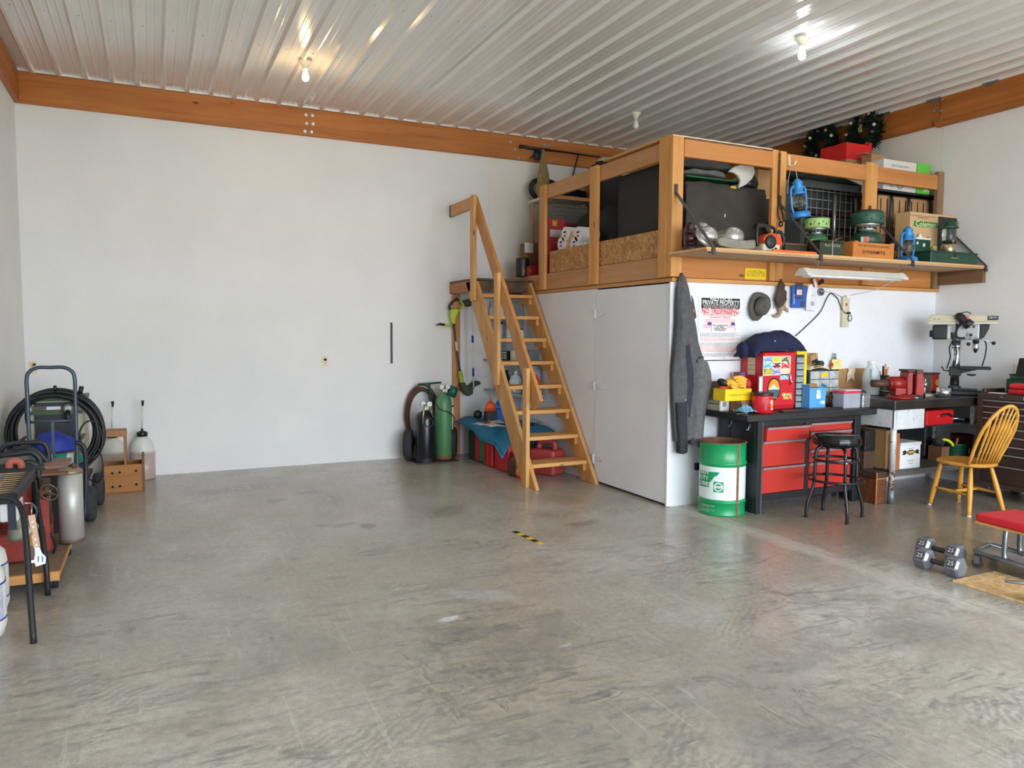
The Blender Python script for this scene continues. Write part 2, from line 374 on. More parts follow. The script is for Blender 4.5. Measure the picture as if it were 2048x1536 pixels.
    def blob(x, y, rx, ry, rz, amt, c_):
        nonlocal col
        mp = t.n('ShaderNodeMapping'); mp.vector_type = 'TEXTURE'; mp.inputs['Location'].default_value = (x, y, 0); mp.inputs['Rotation'].default_value = (0, 0, rz); mp.inputs['Scale'].default_value = (rx, ry, 1)
        t.l(ad2.outputs[0], mp.inputs['Vector']); ln_ = t.n('ShaderNodeVectorMath'); ln_.operation = 'LENGTH'; t.l(mp.outputs[0], ln_.inputs[0])
        col = t.mix(t.ramp(ln_.outputs['Value'], [(.55, (amt, amt, amt, 1)), (1.0, (0, 0, 0, 1))]), col, lin(c_))
    ad2 = t.n('ShaderNodeVectorMath'); ad2.operation = 'MULTIPLY_ADD'; ad2.inputs[1].default_value = (.22, .22, 0); t.l(nz.outputs['Color'], ad2.inputs[0]); t.l(v, ad2.inputs[2])
    for x, y, rx, ry, amt, c_ in BLOBS: blob(x+.11, y+.11, rx, ry, x*7 % 3, amt, c_)
    # pale cement scrapes and a dusty worn band beside the control joint
    lt = t.math('MULTIPLY', t.ramp(t.noise(3.1, 8, .75, t.co((1.6, .9, 1), (0, 0, .9)), .8), [(.60, (0, 0, 0, 1)), (.70, (.5, .5, .5, 1))]), .8)
    col = t.mix(lt, col, lin((196, 196, 196)))
    dx = t.math('ABSOLUTE', t.math('SUBTRACT', sx.outputs['X'], 4.06))
    band = t.math('MULTIPLY', t.ramp(t.math('ADD', dx, t.math('MULTIPLY', mid, .22)), [(.10, (1, 1, 1, 1)), (.24, (0, 0, 0, 1))]), .8)
    col = t.mix(band, col, lin((204, 199, 189)))
    bay = t.ramp(sx.outputs['X'], [(.0, (0, 0, 0, 1)), (1.0, (1, 1, 1, 1))])
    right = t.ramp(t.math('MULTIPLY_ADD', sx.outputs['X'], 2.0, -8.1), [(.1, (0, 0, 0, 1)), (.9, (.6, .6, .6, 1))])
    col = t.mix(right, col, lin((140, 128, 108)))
    col = t.mix(.62, col, t.ramp(fine, [(.3, (.6, .59, .58, 1)), (.62, (1.06, 1.06, 1.06, 1))]), 'MULTIPLY')
    scr = t.ramp(t.noise(3.0, 4, .6, t.co((11, .5, 1), (0, 0, .45)), .4), [(.63, (0, 0, 0, 1)), (.67, (.3, .3, .3, 1))]); col = t.mix(scr, col, lin((206, 203, 196)))
    scr = t.ramp(t.noise(3.0, 4, .6, t.co((.5, 12, 1), (0, 0, -.35)), .4), [(.64, (0, 0, 0, 1)), (.68, (.35, .35, .35, 1))]); col = t.mix(scr, col, lin((108, 104, 98)))
    col = t.mix(.5, col, t.ramp(t.noise(150, 3, .7), [(.34, (.62, .61, .6, 1)), (.5, (1, 1, 1, 1)), (.66, (1.12, 1.12, 1.12, 1))]), 'MULTIPLY')
    t.base(col)
    r = t.ramp(t.math('ADD', t.math('MULTIPLY', mid, .6), t.math('MULTIPLY', k, .5)), [(.2, (.19, .19, .19, 1)), (.6, (.36, .36, .36, 1))])
    r = t.math('ADD', r, t.math('MULTIPLY', band, .25)); t.l(r, t.p.inputs['Roughness'])
    t.bump(fine2, .08, .002); return t.m
FLOORM = floor_mat()
fl = thing('floor', 'grey polished concrete floor with scuffs and a control joint', None, (0, 0, 0), kind='structure')
b = MB(); b.b2((XL-.1, YF, -.12), (4.075, YB+.1, 0)); b.build('slab', FLOORM, fl)
b = MB(); b.b2((4.083, YF, -.12), (XR+.1, YB+.1, 0)); b.build('slab', FLOORM, fl)
b = MB(); b.b2((4.075, YF, -.12), (4.083, YB+.1, -.004)); b.build('joint_filler', M((176, 166, 150), .9), fl)
gr = MB(); gr.b2((-40, -42, -.14), (50, YF, -.02)); gr.build('ground', M((186, 180, 168), .9, 0, .15, .4), None, label='pale concrete apron outside the open garage door', kind='structure')
# walls: drywall sheets with thin joints
def wall(name, boxes, label, mats):
    w = thing(name, label, None, boxes[0][0], kind='structure')
    for i, (lo, hi) in enumerate(boxes):
        b = MB(); b.b2(lo, hi); b.build('wall_panel', mats[i % len(mats)], w)
    return w
SEAMX = 3.765
wall('wall_back', [((XL, YB, 0), (SEAMX-.001, YB+.12, ZC)), ((SEAMX+.001, YB, 0), (XR, YB+.12, ZC)), ], 'white painted back wall of the workshop', [WALLM, WALLM2])
wall('wall_left', [((XL-.12, YF, 0), (XL, YB+.12, ZC))], 'white painted side wall behind the pressure washer', [WALLM])
wall('wall_right', [((XR, LY+.001, 0), (XR+.12, YB+.12, ZC)), ((XR, LY-1.22, 0), (XR+.12, LY-.001, ZC)), ((XR, YF, 0), (XR+.12, LY-1.222, ZC))], 'white painted wall behind the tool chest', [WALLM2, WALLM, WALLM])
x0, x1, z0, z1, yf = DOOR
wall('wall_front', [((XL-.12, YF-.12, 0), (x0, YF, ZC)), ((x1, YF-.12, 0), (XR+.12, YF, ZC)), ((x0, YF-.12, z1), (x1, YF, ZC))], 'white front wall around the open garage door', [WALLM])
# ceiling: ribbed steel liner sheets running front to back
CEILM = None
def ceil_mat():
    t = NT('ceiling_steel'); t.set(.2, 0, .6)
    f = t.noise(.7, 2); t.base(t.ramp(f, [(.3, lin((224, 223, 219))), (.7, lin((231, 230, 226)))]))
    t.p.inputs['Coat Weight'].default_value = .6; t.p.inputs['Coat Roughness'].default_value = .12
    t.bump(t.noise(1.6, 2, .5, t.co((1, .35, 1))), .04, .05); return t.m
CEILM = ceil_mat()
ce = thing('ceiling', 'white ribbed steel ceiling sheets', None, (0, 0, ZC), kind='structure')
PITCH = .2235
def rib_profile(xa, xb, lap=0):
    pts = [(xa, 0)]; k = math.ceil((xa+.95)/PITCH)
    while -.95+k*PITCH < xb-.02:
        c = -.95+k*PITCH
        if c-.03 > xa: pts += [(c-.036, 0), (c-.014, -.028), (c+.010, -.028), (c+.020, 0)]
        for m_ in (.085, .145):
            if c+m_+.02 < xb: pts += [(c+m_-.012, 0), (c+m_-.005, -.003), (c+m_+.005, -.003), (c+m_+.012, 0)]
        k += 1
    return pts+[(xb, 0)]
ys_split = 7.31
def ceil_sheet(xa, xb, ya, yb, z):
    b = MB(); pr = rib_profile(xa, xb)
    b.loft([[Vector((x, ya, z+h)) for x, h in pr], [Vector((x, yb, z+h)) for x, h in pr]], closed=False, caps=False, smooth=False)
    n = len(pr); b.loft([[Vector((x, ya, z+h+.002)) for x, h in pr], [Vector((x, yb, z+h+.002)) for x, h in pr]], closed=False, caps=False, smooth=False)
    return b.build('ceiling_panel', CEILM, ce)
step = PITCH*4; k = 0; xa = XL
edges = [XL]+[-.95+PITCH*(4*i-.24) for i in range(0, 12) if XL+.1 < -.95+PITCH*(4*i-.24) < XR-.1]+[XR]
for i in range(len(edges)-1):
    xa, xb = edges[i], edges[i+1]
    if xa < 2.85 < xb or xa < 3.0 < xb or xa < 3.6 < xb:
        ceil_sheet(xa, xb, YF, ys_split+.04, ZC-.003); ceil_sheet(xa, xb, ys_split, YB, ZC)
    else: ceil_sheet(xa, xb, YF, YB, ZC)
b = MB()
for yy in (YB-.45, YB-1.65, YB-2.85, YB-4.05, YB-5.25):
    kx = 0
    while -.95+kx*PITCH < XR-.1:
        x = -.95+kx*PITCH+.05
        b.cyl((x, yy, ZC+.001), (x, yy, ZC-.005), .007, .005, 6); kx += 1
b.build('screw_heads', STEEL, ce, kind='stuff')
b = MB(); b.b2((XL-.12, YF-.12, ZC+.005), (XR+.12, YB+.12, ZC+.1)); b.build('ceiling_backing', WHITE, ce)
# orange timber beams
BEAMY = wood((160, 94, 40), (196, 126, 62), 'X', 10, .5); BEAMX = wood((150, 86, 36), (186, 116, 56), 'Y', 10, .5)
t1 = thing('trim_1', 'orange stained timber beam along the top of the back wall', None, (3, YB-.04, 3.62), kind='structure')
b = MB(); b.b2((XL, YB-.045, 3.62), (XR, YB, 3.905)); b.build('beam', BEAMY, t1, .003)
b = MB(); b.b2((XL, YB-.035, 3.905), (XR, YB, ZC)); b.build('spacer_strip', wood((130, 72, 30), (160, 94, 44), 'X', 10), t1)
b = MB(); b.b2((XL, YB-.05, 3.91), (XR, YB-.036, ZC-.0)); b.build('edge_flashing', CEILM, t1)
def bolts(px, plane, parent, spots, horizontal):
    for p in spots:
        b = MB()
        d = Vector((0, -1, 0)) if horizontal else Vector((-1, 0, 0)); p = Vector(p)
        b.cyl(p, p+d*.004, .017, .017, 10); b.cyl(p+d*.004, p+d*.013, .010, .008, 6); b.build('bolt', STEEL, parent)
bolts(0, 0, t1, [AY(px, py, YB-.045) for px, py in ((612, 230), (625, 231), (613, 247), (626, 248), (610, 263), (623, 264), (1021, 284), (1030, 299), (1037, 316), (1089, 290), (1098, 291))], True)
t2 = thing('trim_2', 'orange stained timber beam along the top of the wall behind the loft', None, (XR-.04, 3, 3.62), kind='structure')
b = MB(); b.b2((XR-.045, LY, 3.635), (XR, YB-.045, 3.905)); b.build('beam', BEAMX, t2, .003)
b = MB(); b.b2((XR-.055, YF, 3.66), (XR, LY, 3.905)); b.build('beam', BEAMX, t2, .003)
b = MB(); b.b2((XR-.075, YF, 3.615), (XR, LY+.05, 3.66)); b.build('lower_strip', wood((146, 84, 34), (184, 112, 52), 'Y', 10), t2, .003)
b = MB(); b.b2((XR-.035, YF, 3.905), (XR, YB, ZC)); b.build('spacer_strip', wood((146, 84, 34), (184, 112, 52), 'Y', 10), t2)
bolts(0, 0, t2, [AX(px, py, XR-.055) for px, py in ((1870, 204), (1884, 200), (1869, 222), (1882, 221), (1866, 242), (1882, 242))], False)
for px, py in ((1981, 163), (1868, 196), (1767, 227), (1674, 252), (1590, 275)):
    p = AX(px, py, XR-.06); b = MB(); b.box((XR-.062, p.y, 3.9), (.012, .16, .02)); b.box((XR-.066, p.y, 3.885), (.004, .05, .03)); b.build('bracket_clip', STEEL, t2)
t3 = thing('trim_3', 'orange stained timber beam along the top of the side wall', None, (XL+.04, 3, 3.62), kind='structure')
b = MB(); b.b2((XL, YF, 3.62), (XL+.045, YB-.045, 3.905)); b.build('beam', BEAMX, t3, .003)
b = MB(); b.b2((XL, YF, 3.905), (XL+.03, YB-.045, ZC)); b.build('spacer_strip', wood((110, 58, 24), (140, 78, 36), 'Y', 10), t3)
# loft walls and plywood door below the platform
b = MB(); b.b2((LX, 6.335, .0), (LX+.03, YB, 1.925)); b.build('wall_loft_side', LOFTW, label='white plywood wall under the loft beside the stairs', kind='structure')
wf = MB(); wf.b2((LX+.03, LY, 0), (XR, LY+.03, 1.93)); wf = wf.build('wall_loft_front', LOFTW, label='white wall under the loft behind the red workbench', kind='structure')
b = MB(); b.b2((LX-.012, LY-.006, .005), (LX+.029, LY+.013, 1.926)); b.build('trim_4', LOFTW, label='white corner trim at the loft wall', kind='structure')
dr = thing('door_1', 'white plywood storage door under the loft with three strap hinges', None, (LX, 5.75, .02), kind='structure')
b = MB(); b.b2((LX-.004, LY+.014, .022), (LX+.016, 6.328, 1.915)); b.build('door_leaf', LOFTW, dr, .002)
b = MB(); b.b2((LX+.02, LY+.03, 0), (LX+.03, 6.335, 1.925)); b.build('door_backing', M((40, 38, 36), .9), dr)
HINGE = M((222, 224, 228), .35, .3)
for px, py in ((1192, 628), (1190.5, 773), (1188.5, 917)):
    p = AX(px, py, LX-.006); z = p.z
    h = MB(); h.b2((LX-.018, 6.318, z-.045), (LX-.002, 6.355, z+.045)); h.cyl((LX-.016, 6.331, z-.048), (LX-.016, 6.331, z+.048), .008, n=8)
    h.prism([(0, -.036), (.16, -.009), (.16, .009), (0, .036)], .004, X4((LX-.009, 6.318, z), (0, -1, 0), (0, 0, 1)))
    h.v[-8:] = [v for v in h.v[-8:]]
    ho = h.build('hinge', HINGE, dr)
    for d in (.06, .14):
        b = MB(); b.cyl((LX-.009, 6.318-d, z), (LX-.014, 6.318-d, z), .007, n=8); b.build('screw', HINGE, ho)
# ------------------------------------------------------------------ loft platform with railing
PINEX = wood((186, 128, 70), (218, 164, 100), 'X', 12, .5); PINEY = wood((184, 126, 70), (214, 160, 98), 'Y', 12, .5); PINEZ = wood((188, 128, 68), (222, 166, 98), 'Z', 12, .5)
GREYZ = wood((118, 92, 66), (152, 124, 92), 'Z', 16, .7); GREYY = wood((96, 66, 44), (140, 108, 78), 'Y', 9, .7)
RIMX = wood((178, 112, 58), (204, 142, 82), 'X', 8, .55); RIMY = wood((178, 128, 82), (204, 156, 108), 'Y', 8, .55)
DZ = 2.15
lo = thing('storage_loft', 'pine storage loft in the corner with railing and chipboard kickboards', 'loft', (5.6, 6.8, 1.92))
def part(name, mat, root, lo_, hi_, bev=.003):
    b = MB(); b.b2(lo_, hi_); return b.build(name, mat, root, bev)
part('deck', osb(), lo, (LX+.04, LY+.04, DZ-.025), (XR, YB-.05, DZ-.005), 0)
part('plate', PINEY, lo, (LX-.006, LY-.02, 1.928), (LX+.06, 7.73, 1.962)); part('plate', PINEX, lo, (LX+.065, LY-.035, 1.93), (XR-.002, LY+.05, 1.962))
part('rim_joist', RIMY, lo, (LX, LY+.02, 1.967), (LX+.038, YB-.05, DZ-.004)); part('rim_joist', RIMX, lo, (LX+.04, LY-.004, 1.967), (XR-.002, LY+.034, DZ-.008))
part('kickboard', osb((156, 108, 62), (206, 160, 104), (0, 0, 0), 44), lo, (LX+.012, LY+.1, DZ), (LX+.026, 7.33, 2.385))
for ya, yb, zt in ((7.36, 7.485, 3.115), (6.285, 6.42, 3.115)):
    part('railing_post', PINEZ, lo, (LX-.04, ya, 1.968), (LX-.002, yb, zt))
part('railing_post', PINEZ, lo, (LX-.04, LY+.035, 1.968), (LX-.002, LY+.145, 3.125)); 
part('railing_post', PINEZ, lo, (LX-.038, LY-.04, 1.968), (LX+.075, LY-.002, 3.125)); part('railing_post', PINEZ, lo, (LX-.036, LY, 1.968), (LX-.002, LY+.032, 3.12))
part('top_rail', RIMY, lo, (LX, LY+.02, 2.965), (LX+.038, 7.47, 3.115)); part('rail_cap', PINEY, lo, (LX-.03, LY+.04, 3.128), (LX+.05, 6.2, 3.145), .002)
for xa, xb, za in ((LX+.08, 5.02, 2.965), (5.185, 6.205, 2.965), (6.375, 7.255, 2.965)):
    part('top_rail', RIMX, lo, (xa, LY-.04, za), (xb, LY-.002, za+.145))
part('railing_post', PINEZ, lo, (5.022, LY-.04, 1.968), (5.088, LY-.002, 3.13)); part('railing_post', PINEZ, lo, (5.092, LY-.042, 1.968), (5.182, LY-.002, 3.125))
part('railing_post', PINEZ, lo, (6.208, LY-.042, 1.968), (6.372, LY-.002, 3.14)); part('railing_post', GREYZ, lo, (7.258, LY-.04, 1.968), (XR-.004, LY-.002, 3.15))
part('wall_cleat', GREYY, lo, (XR-.045, 4.64, 2.0), (XR-.002, LY-.045, 2.155))
b = MB(); b.b2((LX-.035, LY-.034, 3.127), (5.02, LY-.004, 3.135)); b.build('rail_cap', M((226, 206, 170), .6), lo)
# landing at the head of the stairs
ld = thing('stair_landing', 'small timber landing at the top of the stairs against the back wall', 'landing', (3.6, 8.1, 1.95))
part('deck_board', M((92, 66, 48), .7, 0, .5, 7), ld, (3.24, 7.72, 2.072), (LX-.005, YB-.002, 2.095))
part('rim_board', wood((150, 92, 54), (184, 126, 82), 'Y'), ld, (3.24, 7.74, 1.95), (3.278, YB-.002, 2.07))
part('rim_board', M((88, 62, 46), .7, 0, .55, 9), ld, (3.28, 7.735, 1.95), (LX-.006, 7.77, 2.07))
part('support_post', wood((176, 118, 74), (208, 152, 104), 'Z'), ld, (3.27, YB-.045, .0), (3.362, YB-.004, 1.948))
# ------------------------------------------------------------------ open stairs
st = thing('open_staircase', 'steep open pine stairs with board handrail up to the loft', 'stairs', (3.57, 6.9, 0))
TR0 = Vector((0, 6.385, .215)); DS = Vector((0, .1745, .243)); slope = DS.normalized()
STRM = wood((190, 136, 76), (216, 166, 102), 'Z', 10, .5, True, (-.62, 0, 0))
def stringer(x0_, x1_, top):
    # parallelogram board cut level on the floor
    nrm = Vector((0, -slope.z, slope.y)); w = .235
    def at(z, off): k = z/slope.z; return (TR0.y-.02-TR0.z/DS.z*DS.y + k*slope.y + off, z)
    hw = w/slope.z
    poly = [at(0, -.0), at(0, hw), at(top, hw), at(top, 0)]
    b = MB(); b.prism([(p[0], p[1]) for p in poly], x1_-x0_, Matrix(((0, 0, 1, x0_), (1, 0, 0, 0), (0, 1, 0, 0), (0, 0, 0, 1))))
    return b.build('stringer', STRM, st, .002)
stringer(3.24, 3.278, 2.06); stringer(3.905, 3.943, 2.06)
TREADM = wood((196, 140, 78), (222, 170, 104), 'X', 9, .5)
TREADT = wood((150, 128, 98), (184, 160, 124), 'X', 9, .6, False)
for i in range(8):
    p = TR0+DS*i
    b = MB(); b.b2((3.279, p.y-.002, p.z-.038), (3.904, p.y+.26, p.z)); tr = b.build('tread', TREADM, st, .003)
    for xx in (3.279, 3.868):
        b = MB(); b.b2((xx, p.y+.012, p.z-.105), (xx+.036, p.y+.235, p.z-.040)); b.build('cleat', PINEY, st, .002)
ZP = wood((194, 140, 78), (222, 172, 106), 'Z', 10, .5)
def post(y0_, y1_, za, zb, x_=3.196): return part('newel_post', ZP, st, (x_, y0_, za), (x_+.04, y1_, zb))
post(6.345, 6.43, .0, 1.155, 3.2); post(7.02, 7.11, .95, 2.105, 3.2); post(7.66, 7.76, 1.84, 2.995, 3.2)
b = MB()
ha, hb = AX(952.8, 392, 3.26), AX(1084, 802, 3.26); dd = (hb-ha).normalized(); nn = Vector((0, dd.z, -dd.y))
if nn.z > 0: nn = -nn
poly = [ha+dd*.02, ha+dd*.02+nn*.05+Vector((0, 0, -.1)), AX(1068, 818, 3.26), hb]
b.prism([(p.y, p.z) for p in [ha, ha+Vector((0, 0, -.235)), AX(1068, 818, 3.26), hb]], .036, Matrix(((0, 0, 1, 3.241), (1, 0, 0, 0), (0, 1, 0, 0), (0, 0, 0, 1))))
b.build('handrail', wood((176, 118, 62), (208, 150, 88), 'Z', 10, .5, True, (-.6, 0, 0)), st, .003)
part('upper_handrail', wood((196, 142, 90), (216, 164, 110), 'Y'), st, (3.241, 7.765, 2.865), (3.277, YB-.004, 3.0))
part('rail_end_block', DKGREY, st, (3.238, YB-.035, 2.862), (3.28, YB-.003, 3.002))
# ------------------------------------------------------------------ shelf on the front of the loft
sh = thing('bracket_shelf', 'long pine shelf hung on the loft front by diagonal steel straps', 'shelf', (5.6, 4.9, 2.13))
SHZ = 2.165
part('shelf_board', wood((196, 150, 98), (222, 180, 126), 'X', 7, .55), sh, (LX-.07, 4.63, SHZ-.022), (XR-.004, LY-.045, SHZ), .002)
b = MB(); b.b2((LX-.06, 4.632, SHZ-.034), (XR-.05, LY-.05, SHZ-.023)); b.build('under_board', wood((168, 140, 108), (196, 168, 134), 'X', 7, .6, False), sh)
def brace(x, topz, yb_=LY-.043):
    b = MB(); pts = [(yb_-.004, topz+.07), (yb_-.004, topz), (4.622, SHZ-.004), (4.618, SHZ-.06)]
    pts = [Vector((x, y, z)) for y, z in pts]
    b.beam(pts[0], pts[1], .032, .006, (0, 1, 0)); b.beam(pts[1], pts[2], .032, .006, (0, 1, 1)); b.beam(pts[2], pts[3], .032, .006, (0, 1, 0)); b.box((x, 4.64, SHZ-.04), (.032, .05, .005))
    return b.build('strap_brace', M((66, 62, 60), .55, .3, .2, 20), sh)
brace(3.955, 2.66); brace(5.11, 2.66); brace(6.27, 2.66); brace(XR-.03, 2.66, LY-.02)
# ------------------------------------------------------------------ green oil drum
GREEN = M((20, 148, 88), .3, 0, .06, 4, 0, .5, (96, 78, 60), .74); RUST = M((118, 80, 52), .8, .2, .25, 20)
dc = Vector((4.275, 4.825, 0)); dr_, dh = .188, .60
dm = thing('oil_drum', 'green and white open-topped steel oil drum with a rusty seam', 'drum', dc)
def ringp(z, r=dr_): return [(r, z-.014), (r+.007, z-.007), (r+.009, z), (r+.007, z+.007), (r, z+.014)]
prof = [(dr_-.006, 0), (dr_+.003, .004), (dr_+.003, .012), (dr_, .018)]+ringp(.115)+[(dr_, .135)]
b = MB(); b.lathe(prof, 40, dc, caps=False); b.build('lower_body', GREEN, dm)
b = MB(); b.lathe([(dr_, .135), (dr_, .405)], 40, dc, caps=False); b.build('label_band', M((222, 236, 232), .35, 0, .03), dm)
b = MB(); b.lathe([(dr_, .405)]+ringp(.43)+[(dr_, dh-.012), (dr_+.005, dh-.006), (dr_+.004, dh), (dr_-.004, dh)], 40, dc, caps=False); b.build('upper_body', GREEN, dm)
b = MB(); b.lathe([(dr_-.004, dh), (dr_-.005, .02), (.01, .018)], 40, dc, caps=False); b.build('inside', RUST, dm)
b = MB(); b.torus(dc+Vector((0, 0, dh)), dr_+.001, .006, n=40); b.build('rim', M((120, 78, 60), .7, .2, .3, 18), dm)
da0 = math.atan2(-dc.y, -dc.x)
def drumpt(u, z, e=.0022): a = da0+u/dr_; return dc+Vector((math.cos(a)*(dr_+e), math.sin(a)*(dr_+e), z))
def drumpatch(poly, mat, name, e=.0018, nu=10):
    """poly: list of (u,z); triangulated strip across u"""
    us = [p[0] for p in poly]; b = MB(); u0, u1 = min(us), max(us); rows = []
    def span(u):
        zs = []
        for (a, za), (c, zc) in zip(poly, poly[1:]+poly[:1]):
            if (a-u)*(c-u) <= 0 and abs(a-c) > 1e-9: zs.append(za+(zc-za)*(u-a)/(c-a))
        return (min(zs), max(zs)) if zs else (poly[0][1], poly[0][1])
    for i in range(nu+1):
        u = u0+(u1-u0)*min(max(i/nu, .001), .999); z0_, z1_ = span(u); rows.append([drumpt(u, z0_, e), drumpt(u, z1_, e)])
    b.loft(rows, closed=False, caps=False, smooth=True); return b.build(name, mat, dm)
LG = M((24, 150, 96), .4)
drumpatch([(-.235, .36), (-.02, .365), (-.045, .33), (-.07, .325), (-.08, .29), (-.235, .29)], LG, 'printed_banner')
drumpatch([(-.235, .292), (-.09, .292), (-.095, .235), (-.235, .225)], LG, 'printed_banner')
for s_, u_, z_, w_ in (('HEAVY', -.175, .348, .13), ('DUTY', -.175, .305, .12), ('LUBES', -.165, .258, .15)):
    text(s_, dm, None, None, None, .045, TXTW, 'lettering', width=w_, bold=True, fn=lambda x, y, u_=u_, z_=z_: drumpt(u_+x, z_+y, .003))
drumpatch([(-.068, .2), (.012, .2), (.012, .285), (-.068, .285)], LG, 'logo_square')
def disc(uc, zc, r, e, mat, nm):
    b = MB(); b.add([drumpt(uc, zc, e)]+[drumpt(uc+r*math.cos(2*PI*i/24), zc+r*math.sin(2*PI*i/24), e) for i in range(24)], [(0, 1+i, 1+(i+1) % 24) for i in range(24)]); b.build(nm, mat, dm)
disc(-.028, .2425, .036, .0024, TXTW, 'logo_disc'); disc(-.028, .2425, .027, .0028, LG, 'logo_disc')
drumpatch([(-.06, .233), (.004, .233), (.004, .252), (-.06, .252)], TXTW, 'logo_bar', .0032)
text('Castrol', dm, None, None, None, .02, M((200, 60, 50), .6), 'lettering', width=.054, fn=lambda x, y: drumpt(-.028+x, .2425+y, .0038))
for i_, (s_, z_) in enumerate((('CONTAINS HEAVY DUTY ENGINE', .082), ('LUBRICATING OIL', .068), ('RECYCLE USED OIL KEEP', .046), ('CLEAN AND DRY', .032))):
    text(s_, dm, None, None, None, .011, TXTW, 'lettering', width=.13 if i_ % 2 == 0 else .08, fn=lambda x, y, i_=i_, z_=z_: drumpt(-.12+x-(.02 if i_ % 2 else 0), z_+y, .003))
b = MB(); us = .132
for u0, u1 in ((us-.011, us+.011),):
    zs = [.0, .1, .115, .13, .42, .43, .45, dh]; rows = []
    for z in zs:
        e = .011 if z in (.115, .43) else .003; rows.append([drumpt(u0, z, e), drumpt(u1, z, e)])
    b.loft(rows, closed=False, caps=False)
b.build('rusty_seam', M((150, 112, 82), .8, .1, .3, 25), dm)
b = MB(); b.tube([drumpt(us, z, .004) for z in (.0, .2, .4, dh)], .003, 5); b.build('seam_bead', RUST, dm)
# ------------------------------------------------------------------ black workbench with red drawers
wb = thing('drawer_workbench', 'black steel workbench with two columns of red drawers', 'workbench', (5.07, 4.85, 0))
BB = M((32, 33, 36), .42, 0, .15, 6); BS = M((48, 50, 56), .45, .2, .1, 6); RD = M((186, 46, 36), .45, 0, .05, 4); PULL = M((168, 150, 152), .35, .5)
BT = .835
b = MB(); b.b2((4.31, 4.58, BT-.056), (5.82, 5.12, BT)); b.build('worktop', M((36, 36, 38), .4, 0, .25, 5, 0, .5, (70, 68, 66), .66), wb, .006)
for xa, xb in ((4.47, 4.525), (5.605, 5.68)):
    b = MB(); b.b2((xa, 4.63, 0), (xb, 4.665, BT-.057)); b.b2((xa if xa < 5 else xb-.012, 4.665, 0), ((xa+.012) if xa < 5 else xb, 4.81, BT-.057)); b.build('leg', BB, wb, .003)
    b = MB(); b.b2((xa, 4.98, 0), (xb, 5.09, BT-.057)); b.build('leg', BB, wb, .003)
b = MB(); b.b2((4.512, 4.628, .0), (4.527, 4.64, BT-.06)); b.build('leg_edge', M((84, 86, 90), .4, .3), wb)
b = MB(); b.b2((4.482, 4.80, .10), (4.494, 4.98, BT-.057)); b.build('side_panel', BS, wb); b = MB(); b.b2((5.655, 4.80, .10), (5.667, 4.98, BT-.057)); b.build('side_panel', BB, wb)
b = MB(); b.b2((4.5, 4.66, .12), (5.65, 5.08, BT-.06)); b.build('cabinet_body', BB, wb)
b = MB(); b.b2((4.525, 4.64, .735), (5.605, 4.66, BT-.057)); b.build('front_rail', BB, wb); b = MB(); b.b2((4.525, 4.64, .10), (5.605, 4.662, .158)); b.build('front_rail', BB, wb)
b = MB(); b.b2((5.015, 4.642, .155), (5.062, 4.662, .735)); b.build('divider', BB, wb)
def drawer(xa, xb, za, zb, out=0):
    b = MB(); b.b2((xa, 4.636-out, za), (xb, 4.668, zb)); d = b.build('drawer', RD, wb, .003)
    b = MB(); b.b2((xa+.001, 4.626-out, zb-.018), (xb-.001, 4.637-out, zb+.001)); b.box(((xa+xb)/2, 4.623-out, zb-.004), (xb-xa-.004, .008, .008)); b.build('pull_strip', PULL, d)
    return d
d0 = drawer(4.535, 5.012, .608, .722, .04); drawer(4.53, 5.01, .388, .602); drawer(4.53, 5.01, .163, .382)
for za, zb in ((.657, .728), (.607, .652), (.502, .602), (.388, .497), (.163, .383)): drawer(5.065, 5.565, za, zb)
b = MB(); b.box((4.92, 4.5952, .635), (.075, .001, .018)); b.build('name_plate', M((196, 70, 60), .3, .4), d0); text('WORKBENCH', d0, (4.92, 4.594, .635), (1, 0, 0), (0, 0, 1), .012, M((150, 30, 28), .5), width=.066)
for px, py in ((1463, 848), (1500, 855)):
    p = AX(px, py, 4.468); b = MB(); q = Vector((4.466, p.y, p.z+.02))
    b.tube([q, q+Vector((-.012, 0, -.02)), q+Vector((-.014, .0, -.04)), q+Vector((-.026, 0, -.045)), q+Vector((-.034, 0, -.03))], .004, 6); b.box(q+Vector((0, 0, -.004)), (.004, .016, .03)); b.build('hook', STEEL, wb)
for xx in (4.55, 4.78, 5.0, 5.1, 5.35, 5.58):
    b = MB(); b.cyl((xx, 4.64, .76), (xx, 4.635, .76), .006, n=6); b.build('rivet', IRON, wb)
